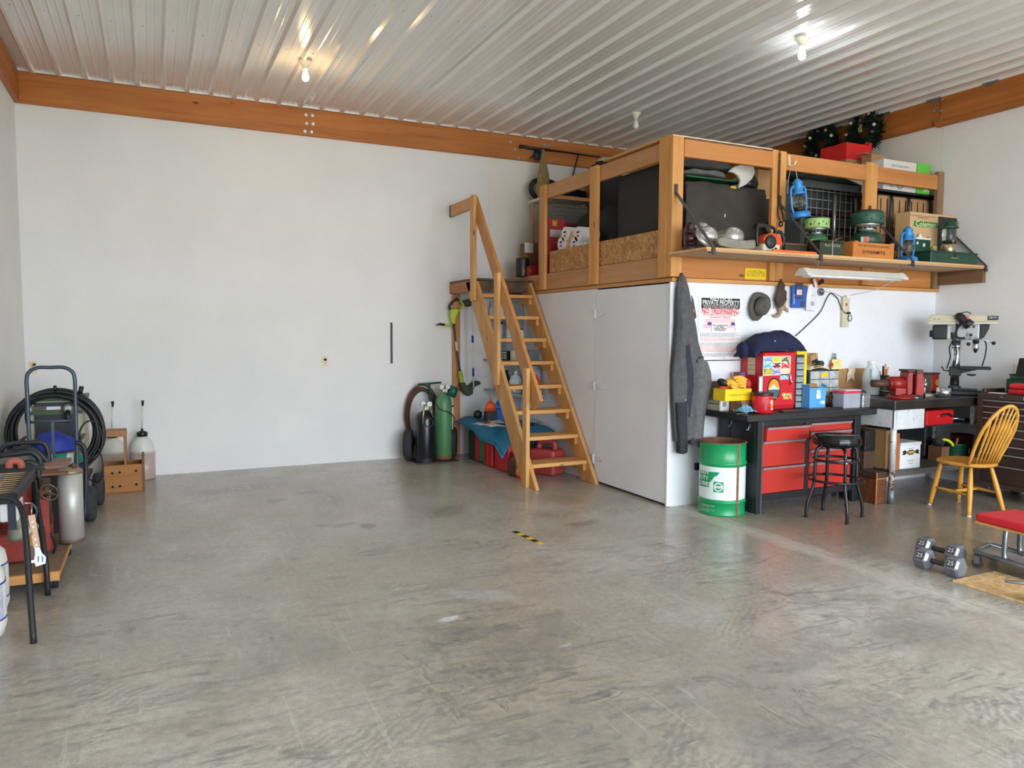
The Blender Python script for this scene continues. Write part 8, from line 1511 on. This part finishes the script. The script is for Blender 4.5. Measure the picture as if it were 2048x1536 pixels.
# ------------------------------------------------------------------ shelf on the side wall behind the stairs
t = thing('stair_shelf_unit', 'grey shelf unit on the wall behind the stairs', 'shelf', (3.81, 7.95, .6)); SHG = M((176, 178, 180), .5); SG = [.795, 1.165, 1.415, 1.655]
for z, y_ in zip(SG, (7.38, 7.45, 7.72, 7.9)): b = MB(); b.b2((3.68, y_, z-.02), (3.95, 8.47, z)); b.build('shelf_board', SHG, t, .002)
for y_ in (7.95, 8.44): b = MB(); b.b2((3.935, y_, .55), (3.952, y_+.02, 1.85)); b.build('wall_rail', SHG, t)
b = MB(); b.b2((3.673, 7.45, 1.148), (3.679, 8.46, 1.166)); b.build('shelf_edge', PINEY, t)
def ax_on(px, py, x=3.75): return AX(px, py, x)
def shelf_bottle(name, label, px, zs, w, h, mat, capm, r_neck=.018):
    y = AX(px, 700, 3.76).y; c = Vector((3.77, y, zs+.001)); t = thing(name, label, 'bottle', c); b = MB(); b.lathe([(w*.46, 0), (w*.5, .01), (w*.5, h*.55), (w*.36, h*.76), (r_neck, h*.86), (r_neck, h*.9)], 20, c, sx=.85); b.build('bottle_body', mat, t); b = MB(); b.lathe([(r_neck*1.25, h*.88), (r_neck*1.25, h), (r_neck, h*1.01)], 12, c); b.build('cap', capm, t); return t
CLEAR = M((190, 204, 208), .2, 0, .08); 
shelf_bottle('water_jug', 'clear gallon jug on the lowest shelf behind the stairs', 1030, SG[0], .17, .25, CLEAR, M((206, 206, 200), .5)); shelf_bottle('dark_bottle', 'black bottle beside the clear gallon jug', 1012, SG[0], .1, .25, BLACK, BLACK)
o = botl('orange_oil_bottle', 'orange oil bottle on the lowest shelf behind the handrail', (3.80, AX(1072, 745, 3.8).y, SG[0]), .1, .1, .24, M((196, 200, 204), .5), M((226, 70, 40), .45), .28)
t = thing('pvc_elbow', 'white pipe elbow on the lowest shelf by the clear jug', 'pipe', (3.72, 7.83, SG[0])); y0 = AX(1033, 760, 3.72).y; b = MB(); b.tube(smooth_path([(3.72, y0+.05, SG[0]+.03), (3.72, y0+.03, SG[0]+.06), (3.72, y0-.01, SG[0]+.085), (3.72, y0-.07, SG[0]+.085)], 5), .03, 12); b.build('pipe', M((226, 228, 230), .4), t)
y0, y1 = AX(1050, 700, 3.72).y, AX(1000, 700, 3.72).y
for i, (ya, yb, za, zb, mt, lb) in enumerate(((7.45, 7.95, .90, 1.10, M((150, 158, 166), .3, 0, .15), 'nearer translucent grey storage bin below the middle shelf'), (7.97, 8.44, .90, 1.10, M((158, 164, 170), .3, 0, .15), 'farther translucent grey storage bin below the middle shelf'))):
    t = thing('storage_bin', lb, 'bin', (3.82, (ya+yb)/2, SG[0]), group='grey bins behind the stairs'); b = MB(); b.b2((3.80, ya, SG[0]+.001) if 0 else (3.835, ya, SG[0]+.001), (3.94, yb, zb)); b.build('bin_body', mt, t, .006); b = MB(); b.b2((3.825, ya-.003, zb), (3.945, yb+.003, zb+.018)); b.build('lid', M((190, 194, 198), .4), t, .004)
ym = AX(1012, 695, 3.74).y; t = thing('cell_box', 'black and white divided parts box on the middle shelf', 'box', (3.76, ym, SG[1])); b = MB(); b.b2((3.72, ym-.07, SG[1]+.001), (3.84, ym+.09, SG[1]+.11)); b.build('box_body', TXTK, t)
for r_ in range(3):
    for c_ in range(4): b = MB(); y = ym-.055+c_*.036; z = SG[1]+.015+r_*.032; b.b2((3.716, y, z), (3.721, y+.024, z+.022)); b.build('cell', M((186, 186, 180), .5), t)
ym = AX(1026, 695, 3.74).y; box_obj('cream_book', M((214, 204, 170), .7), (3.72, ym-.035, SG[1]+.001), (3.84, ym+.03, SG[1]+.115), 'cream book beside the divided parts box', 'book')
ym = AX(1056, 695, 3.74).y; box_obj('grey_binder', M((86, 90, 96), .6), (3.73, ym-.04, SG[1]+.001), (3.86, ym+.04, SG[1]+.14), 'dark grey binder on the middle shelf behind the handrail', 'binder')
WJ = M((214, 216, 218), .4, 0, .05)
for px, w, h, lb in ((1000, .09, .2, 'slim white bottle with black cap on the third shelf'), (1022, .14, .2, 'broad white jug with black cap on the third shelf'), (1040, .08, .12, 'small white bottle on the third shelf right of the handrail')): shelf_bottle('white_bottle', lb, px, SG[2], w, h, WJ, BLACK)
for px, w, h, lb in ((984, .10, .2, 'white bottle on the top shelf left of the newel post'), (1001, .11, .22, 'white bottle on the top shelf between the posts')): shelf_bottle('white_bottle', lb, px, SG[3], w, h, WJ, WJ)
# ------------------------------------------------------------------ sprayer jugs and tote by the back wall
def sprayer(c, label, h=.44):
    c = Vector(c); t = thing('sprayer_jug', label, 'jug', c); LQ = M((186, 164, 158), .35, 0, .05); UP_ = M((214, 214, 204), .35, 0, .03)
    b = MB(); b.lathe([(.10, .002), (.112, .012), (.114, h*.6)], 28, c, sy=.85); b.build('lower_body', LQ, t); b = MB(); b.lathe([(.114, h*.6), (.11, h*.7), (.09, h*.86), (.05, h*.96), (.045, h)], 28, c, sy=.85); b.build('upper_body', UP_, t)
    b = MB(); b.lathe([(.05, h-.005), (.05, h+.035), (.03, h+.045), (.012, h+.05), (.010, h+.075)], 20, c); b.build('cap', BLACK, t); b = MB(); b.cyl(c+Vector((0, 0, h+.07)), c+Vector((.012, 0, h+.31)), .008, n=10); b.build('dip_tube', M((222, 220, 208), .4), t); b = MB(); b.cyl(c+Vector((.012, 0, h+.30)), c+Vector((.014, 0, h+.355)), .009, .014, n=10); b.build('tube_tip', M((24, 34, 44), .5), t); return t
sprayer((-.118, 8.34, 0), 'cloudy plastic sprayer jug with black cap standing clear of the tote'); sprayer((-.385, 8.36, 0), 'cloudy plastic sprayer jug half hidden behind the wooden tote')
t = thing('wooden_tote', 'small wooden tote box with a handle and six drilled holes', 'tote', (-.26, 7.86, 0)); TW = wood((150, 96, 48), (180, 124, 70), 'X', 8, .6, False, key='tote')
b = MB()
HO = [(-.365, .185), (-.305, .188), (-.17, .193), (-.365, .058), (-.305, .06), (-.17, .066)]
b.b2((-.41, 7.72, .002), (-.12, 7.738, .255)); fb = b.build('front_board', TW, t)
for x, z in HO: b = MB(); b.cyl((x, 7.7195, z), (x, 7.7185, z), .011, n=14); b.build('hole', M((24, 16, 10), .9), fb)
b = MB(); b.b2((-.41, 7.98, .002), (-.12, 7.998, .255)); b.build('back_board', TW, t); b = MB(); b.b2((-.12, 7.718, .002), (-.10, 8.0, .325)); b.build('end_board', wood((112, 74, 42), (140, 96, 56), 'Z', 8, .6, False), t); b = MB(); b.b2((-.43, 7.718, .002), (-.41, 8.0, .255)); b.build('end_board', TW, t); b = MB(); b.b2((-.41, 7.738, .002), (-.12, 7.98, .02)); b.build('bottom', TW, t)
b = MB(); b.b2((-.265, 7.74, .02), (-.247, 7.98, .52)); b.build('centre_board', wood((140, 92, 50), (168, 118, 68), 'Z', 8, .6, False), t); b = MB(); b.b2((-.41, 7.75, .515), (-.24, 7.92, .575)); b.build('handle_block', wood((150, 104, 66), (178, 132, 90), 'X', 8, .6, False), t, .004)
# ------------------------------------------------------------------ welder cart with cable coil
t = thing('arc_welder', 'green and black arc welder on a wheeled cart in the corner', 'welder', (-.74, 7.0, 0)); WG = M((42, 66, 46), .5, 0, .15); CRB = M((190, 186, 160), .5)
b = MB(); b.b2((-.95, 7.2, .36), (-.53, 7.62, .93)); b.build('housing', CRB, t, .008); b = MB(); b.b2((-.89, 7.19, .42), (-.60, 7.20, .90)); b.build('front_panel', M((40, 44, 48), .5), t)
b = MB(); b.b2((-.94, 7.185, .80), (-.55, 7.20, .83)); b.b2((-.96, 7.18, .91), (-.52, 7.63, .94)); b.build('green_trim', M((66, 96, 58), .5), t); b = MB(); b.b2((-.93, 7.18, .835), (-.58, 7.198, .87)); b.build('dial_strip', M((96, 92, 76), .5), t); b = MB(); b.b2((-.80, 7.176, .84), (-.70, 7.182, .866)); b.build('name_plate', TXTW, t)
for x in (-.925, -.645): b = MB(); b.lathe([(.02, 0), (.036, .01), (.036, .03), (.02, .04)], 16, (x, 7.16, .85), (PI/2, 0, 0)); b.build('terminal_cap', M((170, 170, 164), .4, .5), t); b = MB(); b.tube(smooth_path([(x, 7.15, .84), (x, 7.1, .80), (x+.005, 7.1, .74)], 4), .02, 8); b.build('terminal_boot', BLACK, t)
b = MB(); b.b2((-1.0, 6.5, .22), (-.52, 7.7, .25)); b.build('cart_deck', M((44, 46, 48), .6, .2), t)
for x, y in ((-.475, 6.64), (-.45, 7.25), (-1.03, 6.64), (-1.03, 7.25)):
    b = MB(); b.lathe([(.07, -.035), (.11, -.042), (.134, -.03), (.14, 0), (.134, .03), (.11, .042), (.07, .035)], 26, (x, y, .14), (0, PI/2, 0), caps=False); w = b.build('wheel', M((48, 50, 54), .85, 0, .3, 40, .6), t); b = MB(); b.lathe([(.015, -.03), (.07, -.034), (.07, .034), (.015, .03)], 20, (x, y, .14), (0, PI/2, 0)); b.build('wheel_hub', DKGREY, w)
for x0_, y in ((-.99, 6.64), (-.99, 7.25)): b = MB(); b.cyl((-1.05, y, .14), (-.45, y, .14), .012, n=8); b.build('axle', IRON, t); b = MB(); b.b2((-.9, y-.02, .14), (-.6, y+.02, .22)); b.build('axle_block', IRON, t)
for s_ in (-.96, -.54): b = MB(); b.tube(smooth_path([(s_, 6.55, .25), (s_, 6.55, .50), (s_, 6.62, .60), (s_, 6.9, .62), (s_, 7.2, .62)], 4), .012, 8); b.build('side_rail', M((30, 34, 36), .5), t)
t = thing('cable_coil', 'thick black welding cable coiled around the green welder', 'cable', (-.74, 7.14, .35))
for i in range(14):
    rr = random.Random(20+i); c = Vector((-.735+rr.uniform(-.015, .015), 7.12-.016*(i % 6)+rr.uniform(-.008, .008), .66+rr.uniform(-.02, .02))); b = MB(); k = rr.uniform(.82, 1.0); b.torus(c, .34*k, .0125, (PI/2, 0, rr.uniform(-.04, .04)), n=40, m=7, sy=1.0+rr.uniform(-.03, .06)); b.build('cable_loop', M((26, 27, 30), .5), t)
b = MB(); b.torus((-.48, 7.02, .60), .085, .008, (PI/2, 0, .2), n=24, m=6, sy=1.8); b.build('cable_loop', BLACK, t); b = MB(); b.tube(smooth_path([(-.44, 7.05, .55), (-.40, 7.0, .42), (-.405, 7.0, .30), (-.44, 7.02, .24), (-.5, 7.05, .26)], 5), .007, 6); b.build('loose_end', BLACK, t)
b = MB(); b.tube([(-.72, 7.03, 1.0), (-.72, 7.03, 1.05)], .012, 8); b.build('cable_tie', BLACK, t); b = MB(); b.cyl((-.545, 7.0, .98), (-.53, 7.0, 1.04), .018, n=8); b.build('cable_tie', BLACK, t)
# hand truck
HT = M((70, 84, 94), .4, .4, .08); hy = 6.36; t = thing('hand_truck', 'blue-grey tubular hand truck with a tall looped handle', 'hand truck', (-.67, hy, 0)); x0_, x1_, zt8 = -.825, -.525, 1.225
b = MB(); b.tube(smooth_path([(x0_+.005, hy, .06), (x0_+.002, hy, .5), (x0_, hy, 1.0), (x0_, hy, 1.14), (x0_+.018, hy, 1.195), (x0_+.07, hy, zt8), (-.675, hy, zt8), (x1_-.07, hy, zt8), (x1_-.018, hy, 1.195), (x1_, hy, 1.14), (x1_, hy, 1.0), (x1_-.002, hy, .5), (x1_-.005, hy, .06)], 5), .0135, 10); b.build('loop_frame', HT, t)
for z in (.83, .45): b = MB(); b.cyl((x0_, hy, z), (x1_, hy, z), .010, n=10); b.build('crossbar', HT, t)
b = MB(); b.b2((-.685, hy-.008, .10), (-.665, hy+.008, .83)); b.build('centre_strut', HT, t); b = MB(); b.b2((x0_-.02, hy-.22, .004), (x1_+.02, hy+.01, .012)); b.build('toe_plate', HT, t); b = MB(); b.cyl((x0_-.05, hy+.08, .1), (x1_-.0, hy+.08, .1), .01, n=8); b.build('axle', IRON, t)
for x in (x0_-.03, x1_-.03): b = MB(); b.lathe([(.05, -.025), (.085, -.03), (.1, -.015), (.1, .015), (.085, .03), (.05, .025)], 22, (x, hy+.08, .1), (0, PI/2, 0)); b.build('wheel', RUBBER, t)
heap((-.70, 6.62, .58), .17, .12, .13, M((28, 50, 150), .6, 0, .2, 8, .2), 'tarp_bundle', 'bundled bright blue tarp on the welder cart', 'tarp', 2, 0, amp=.3)
box_obj('cart_board', wood((120, 96, 62), (150, 122, 84), 'X', key='cb'), (-.93, 6.72, .25), (-.56, 7.0, .58), 'weathered wooden block under the blue tarp on the cart', 'block')
t = thing('teal_cylinder', 'small teal gas canister lying across the hand truck', 'canister', (-.68, 6.46, .40)); b = MB(); b.lathe([(.03, -.19), (.045, -.17), (.045, .13), (.03, .16)], 20, (-.66, 6.47, .53), (0, PI/2, 0)); b.build('canister_body', M((28, 128, 112), .4), t)
for z_ in (-.10, .02): b = MB(); b.lathe([(.0455, z_), (.0455, z_+.045)], 20, (-.62, 6.47, .53), (0, PI/2, 0), caps=False); b.build('label', M((206, 214, 212), .5), t)
b = MB(); b.b2((-.9, 6.43, .30), (-.5, 6.5, .484)); b.build('support_block', M((40, 42, 44), .6), t)
# ------------------------------------------------------------------ red engine with silver tank on a wooden dolly
t = thing('wooden_dolly', 'plywood dolly on casters under the old red engine', 'dolly', (-.8, 5.3, 0)); b = MB(); b.b2((-1.06, 4.925, .095), (-.52, 5.85, .12)); b.build('deck', M((136, 116, 92), .8, 0, .2, 6), t, .002)
b = MB(); b.b2((-1.06, 4.895, .07), (-.515, 4.925, .122)); b.build('front_edge', wood((184, 130, 72), (210, 156, 94), 'X', 8, .6, False), t); b = MB(); b.b2((-.52, 4.925, .09), (-.512, 5.85, .122)); b.build('side_edge', wood((176, 124, 70), (200, 150, 92), 'Y', 8, .6, False), t)
for x, y in ((-.545, 5.0), (-.98, 5.0), (-.54, 5.7), (-.98, 5.7)):
    b = MB(); b.cyl((x-.012, y, .046), (x+.012, y, .046), .045, n=20); w = b.build('caster_wheel', RUBBER, t); b = MB(); b.b2((x-.019, y-.022, .04), (x-.015, y+.022, .092)); b.b2((x+.015, y-.022, .04), (x+.019, y+.022, .092)); b.b2((x-.03, y-.03, .09), (x+.03, y+.03, .0945)); b.build('caster_fork', STEEL, w)
t = thing('pump_engine', 'old rust-red pump engine with a tall silver cylinder tank', 'engine', (-.75, 5.35, .13)); RR = M((150, 58, 46), .6, .1, .2, 12, .2, .5, (80, 56, 46), .6)
b = MB(); b.cyl((-.505, 5.55, .135), (-.505, 5.55, .585), .072, n=28); b.build('silver_tank', M((186, 184, 178), .45, .35, .12, 8, .05, .5, (70, 62, 54), .72), t); b = MB(); b.lathe([(.075, .575), (.076, .59), (.06, .605), (.0, .61)], 28, (-.505, 5.55, 0)); b.build('tank_lid', M((150, 134, 108), .5, .5, .2, 14), t); b = MB(); b.lathe([(.075, .13), (.076, .145), (.072, .15)], 28, (-.505, 5.55, 0)); b.build('tank_base', M((120, 100, 80), .6, .4), t); b = MB(); b.cyl((-.48, 5.55, .605), (-.48, 5.55, .635), .014, n=10); b.build('filler', M((96, 60, 44), .6), t)
b = MB(); b.b2((-1.0, 5.15, .13), (-.62, 5.7, .30)); b.build('bed', RR, t, .01); b = MB(); b.cyl((-.80, 5.42, .30), (-.80, 5.42, .56), .10, n=20); b.build('cylinder_block', RR, t); b = MB(); b.b2((-.66, 5.30, .135), (-.60, 5.40, .52)); b.build('post', RR, t, .006)
b = MB(); b.b2((-.72, 5.44, .585), (-.51, 5.60, .60)); b.build('mount_bracket', M((120, 84, 64), .7, .3), t); b = MB(); b.cyl((-.62, 5.35, .30), (-.62, 5.35, .585), .03, n=12); b.build('riser_pipe', M((70, 58, 50), .6, .4), t)
c = Vector((-.575, 5.12, .54)); BRZ = M((96, 82, 62), .5, .6, .2, 16)
b = MB(); b.torus(c, .05, .006, (.9, .5, .3), n=24, m=6); b.build('hand_wheel', BRZ, t)
for k in range(5): a = 2*PI*k/5; Q3 = rot3((.9, .5, .3)); b = MB(); b.cyl(c, c+Q3 @ Vector((.05*math.cos(a), .05*math.sin(a), 0)), .004, n=6); b.build('wheel_spoke', BRZ, t)
b = MB(); b.cyl(c, (-.63, 5.32, .47), .012, n=8); b.build('valve_stem', BRZ, t); b = MB(); b.tube(smooth_path([(-.58, 5.25, .14), (-.56, 5.2, .2), (-.575, 5.17, .28)], 4), .008, 6); b.build('lever', IRON, t)
box_obj('engine_plank', M((150, 116, 104), .8), (-.70, 5.66, .585), (-.53, 6.0, .61), 'faded pink plank behind the silver tank', 'plank')
box_obj('plank_stand', M((60, 56, 54), .8), (-.69, 5.86, .002), (-.60, 5.90, .584), 'dark upright board holding the pink plank', 'board')
# ------------------------------------------------------------------ camp grill on black tube legs
t = thing('camp_grill', 'black camp grill with brown wire grate on curved tube legs', 'grill', (-.85, 4.75, 0)); GB = M((30, 30, 32), .5, .1)
def leg(pts): b = MB(); b.tube(smooth_path(pts, 5), .0145, 10); return b.build('leg', GB, t)
L1 = [(-.55, 4.13, .002), (-.572, 4.24, .22), (-.60, 4.38, .50), (-.625, 4.45, .60), (-.68, 4.49, .645), (-.80, 4.50, .65)]
leg(L1); leg([(-1.04, 4.13, .002), (-1.03, 4.24, .22), (-1.01, 4.38, .50), (-.99, 4.45, .60), (-.94, 4.49, .645), (-.80, 4.50, .65)])
L2 = [(-.57, 4.865, .002), (-.577, 4.875, .2), (-.625, 5.05, .48), (-.665, 5.22, .60), (-.72, 5.26, .63), (-.82, 5.27, .635)]
leg(L2); leg([(-1.05, 4.865, .002), (-1.045, 4.875, .2), (-1.0, 5.05, .48), (-.98, 5.22, .60), (-.92, 5.26, .63), (-.82, 5.27, .635)])
gx0, gx1, gy0, gy1, gz = -1.04, -.655, 4.56, 5.27, .655
for lo_, hi_ in (((gx0, gy0, gz-.05), (gx1, gy0+.02, gz)), ((gx0, gy1-.02, gz-.05), (gx1, gy1, gz)), ((gx1-.03, gy0, gz-.05), (gx1, gy1, gz+.003)), ((gx0, gy0, gz-.05), (gx0+.02, gy1, gz)), ((gx0+.01, gy0+.01, gz-.056), (gx1-.01, gy1-.01, gz-.046))):
    b = MB(); b.b2(lo_, hi_); b.build('frame_rail', GB, t, .003)
for i in range(10): y = gy0+.05+(gy1-gy0-.1)*i/9; b = MB(); b.cyl((gx0+.015, y, gz-.004), (gx1-.03, y, gz-.004), .0045, n=6); b.build('grate_bar', M((168, 140, 108), .5, .4, .2), t)
for x in (gx0+.1, gx1-.12): b = MB(); b.cyl((x, gy0+.03, gz-.010), (x, gy1-.03, gz-.010), .005, n=6); b.build('grate_bar', M((120, 96, 76), .5, .4), t)
b = MB(); b.b2((-.74, 4.58, .50), (-.655, 4.76, .60)); b.build('control_box', M((206, 206, 200), .5), t, .008); b = MB(); b.cyl((-.655, 4.64, .55), (-.63, 4.64, .55), .022, n=14); b.build('control_knob', BLACK, t)
b = MB(); b.b2((-.70, 4.575, .46), (-.665, 4.585, .60)); b.build('front_panel', M((34, 40, 60), .5), t)
b = MB(); b.b2((-.95, 5.0, .66), (-.86, 5.12, .667)); b.build('grate_label', M((170, 70, 80), .5), t); b = MB(); b.b2((-.84, 5.0, .66), (-.79, 5.12, .667)); b.build('grate_label', M((110, 116, 150), .5), t)
t = thing('work_lamp', 'dull metal clamp lamp bowl hanging under the grill', 'lamp', (-.62, 4.62, .44)); b = MB(); b.lathe([(.075, 0), (.072, .02), (.05, .06), (.025, .075), (.02, .11)], 22, (-.645, 4.66, .42), (.3, -.35, 0)); b.build('lamp_bowl', M((150, 148, 132), .4, .5), t); b = MB(); b.tube(smooth_path([(-.63, 4.6, .59), (-.60, 4.62, .58), (-.585, 4.68, .53), (-.60, 4.72, .47)], 4), .005, 6); b.build('wire_guard', STEEL, t)
t = thing('grill_spatula', 'white slotted spatula with riveted wooden handle hanging from the grill', 'spatula', (-.57, 4.58, .30)); sp0, sp1 = AY(63, 1030, 4.62), AY(74, 1094, 4.60); b = MB(); b.beam(sp0, sp1, .03, .012, (0, 1, 0)); b.build('handle', wood((200, 160, 130), (220, 184, 154), 'Z', 14, .6, False), t)
for f in (.2, .36, .75, .92): p = sp0+(sp1-sp0)*f+Vector((0, -.007, 0)); b = MB(); b.cyl(p, p-Vector((0, .003, 0)), .006, n=8); b.build('rivet', TXTW, t)
PW_ = [AY(a, c, 4.60) for a, c in ((69, 1094), (79, 1094), (84, 1106), (92, 1114), (91, 1127), (72, 1133), (68, 1122), (70, 1108))]; o = PW_[0]; b = MB(); b.prism([(p.x-o.x, p.z-o.z) for p in PW_], .004, X4((o.x, 4.602, o.z), (1, 0, 0), (0, 0, 1))); b.build('blade', M((236, 238, 238), .4), t)
for px in (75.5, 84): a, c = AY(px, 1113, 4.596), AY(px+1.2, 1124, 4.596); b = MB(); b.b2((a.x, 4.5955, c.z), (a.x+.004, 4.5975, a.z)); b.build('slot', M((30, 96, 110), .5), t)
b = MB(); b.cyl(AY(68, 1123, 4.60), AY(53, 1124, 4.60), .009, n=8); b.build('rest', TXTW, t); b = MB(); b.cyl(sp0, sp0+Vector((-.0, .03, .06)), .004, n=6); b.build('hang_loop', STEEL, t)
t = thing('grill_fork', 'wooden handled fork hanging behind the spatula', 'fork', (-.59, 4.72, .3)); a, c = AY(63, 1062, 4.72), AY(62, 1090, 4.72); b = MB(); b.beam(a, c, .028, .014, (0, 1, 0)); b.build('handle', wood((190, 140, 76), (214, 164, 98), 'Z', 14, .6, False), t); a2 = AY(60, 1118, 4.72); b = MB(); b.beam(c, a2, .035, .003, (0, 1, 0)); b.build('fork_head', M((140, 132, 126), .4, .6), t); b = MB(); b.cyl(a, a+Vector((0, 0, .09)), .004, n=6); b.build('hang_loop', STEEL, t)
# bundle of black tubes (folding chair frames) and red grip
t = thing('folding_frame', 'tangle of black tubular chair frames behind the grill', 'frame', (-.85, 5.6, .13)); BT_ = M((34, 34, 38), .5)
def lp(pts, r=.014): b = MB(); b.tube(smooth_path([AY(a, c, y) for a, c, y in pts], 5), r, 8); return b.build('tube', BT_, t)
lp([(0, 905, 5.9), (8, 893, 5.9), (25, 887, 5.9), (60, 885, 5.9), (82, 885, 5.9), (92, 892, 5.9), (97, 910, 5.9), (98, 950, 5.9)], .017); lp([(5, 915, 5.85), (15, 906, 5.85), (40, 897, 5.85), (62, 897, 5.85), (75, 903, 5.85), (90, 918, 5.85), (98, 930, 5.85)], .017); lp([(0, 912, 5.7), (30, 908, 5.7), (60, 904, 5.7), (70, 908, 5.7), (79, 918, 5.7), (81, 935, 5.7)], .02); lp([(40, 928, 5.6), (60, 925, 5.6), (74, 932, 5.6), (83, 945, 5.6), (88, 970, 5.6), (97, 1000, 5.5)], .02); lp([(75, 938, 5.5), (70, 960, 5.5), (66, 985, 5.5), (68, 1010, 5.5)], .022); lp([(76, 938, 5.45), (80, 965, 5.45), (84, 985, 5.45), (104, 990, 5.45)], .016)
lp([(150, 885, 6.3), (163, 888, 6.3), (170, 905, 6.3), (172, 960, 6.3), (170, 1035, 6.2)], .016)
b = MB(); b.tube(smooth_path([AY(18, 936, 5.5), AY(20, 926, 5.5), AY(30, 922, 5.5), AY(41, 926, 5.5), AY(43, 936, 5.5)], 5), .021, 10); b.build('red_grip', M((176, 92, 80), .7), t)
b = MB(); b.ball(AY(20, 925, 5.75), (.13, .1, .06), 18, 10, fn=lambda q: 1+.12*mnoise.noise(q*2)); b.build('canvas_roll', M((110, 106, 92), .8), t); b = MB(); b.ball(AY(30, 945, 5.6), (.17, .08, .06), 18, 10); b.build('dark_roll', M((50, 52, 58), .8), t)
box_obj('frame_crate', M((44, 44, 46), .8), (-1.07, 5.95, .002), (-.72, 6.12, .5), 'dark crate under the black chair frames', 'crate')
# propane bottles
def propane(c, label):
    c = Vector(c); t = thing('propane_tank', label, 'propane tank', c, group='white propane tanks'); r = .152
    b = MB(); b.lathe([(.11, .001), (.115, .03), (r*.9, .05), (r, .10), (r, .29), (r*.93, .36), (r*.7, .40), (.05, .42)], 32, c); b.build('tank_body', M((226, 226, 222), .4, 0, .03), t); b = MB(); b.lathe([(.09, .40), (.09, .47)], 24, c, caps=False); b.build('collar', M((226, 226, 222), .4), t); b = MB(); b.lathe([(.03, .41), (.02, .45), (.03, .46)], 12, c); b.build('valve', GOLD, t)
    for z in (.30, .13): b = MB(); b.lathe([(r+.0012, z), (r+.0012, z+.008)], 32, c, caps=False); b.build('blue_stripe', M((40, 56, 150), .5), t)
    b = MB(); a0 = math.atan2(-c.y, -c.x)+.5; b.loft([[c+Vector((math.cos(a0+k*.12)*(r+.001), math.sin(a0+k*.12)*(r+.001), z)) for z in (.14, .295)] for k in range(-4, 6)], closed=False, caps=False); b.build('label', M((176, 180, 196), .5, 0, .3, 30), t); return t
propane((-.815, 4.2, 0), 'white propane tank with blue stripes, the nearer one at the grill'); propane((-.855, 4.545, 0), 'white propane tank behind the nearer one under the grill')
# ------------------------------------------------------------------ ceiling lamps
def bulb(x, y, label, lit, col, cfl=False):
    t = thing('ceiling_bulb', label, 'light', (x, y, ZC-.25)); zc = ZC-.021; PORC = M((226, 220, 204), .35)
    b = MB(); b.lathe([(.055, 0), (.056, -.008), (.045, -.02), (.028, -.045), (.026, -.07)], 24, (x, y, zc)); b.build('porcelain_holder', PORC, t)
    m = emit(col, 14) if lit else M((232, 230, 224), .3)
    b = MB(); b.lathe([(.013, -.065), (.014, -.085), (.026, -.115), (.031, -.14), (.026, -.163), (.012, -.172), (.001, -.173)], 20, (x, y, zc)); b.build('bulb', m, t)
    if lit:
        ld = bpy.data.lights.new('bulb_light', 'POINT'); ld.energy = 3.0; ld.color = tuple(lin(col)[:3]); ld.shadow_soft_size = .032; lo2 = bpy.data.objects.new('bulb_light', ld); COL.objects.link(lo2); lo2.location = (x, y, zc-.215)
bulb(1.30, 7.02, 'lit warm bulb on the ceiling near the back wall', True, (255, 214, 150)); bulb(4.86, 4.66, 'lit cool white bulb on the ceiling above the workbench', True, (240, 248, 255)); bulb(4.86, 7.0, 'unlit bulb on the ceiling above the loft', False, (255, 255, 255))
bpy.context.view_layer.update()
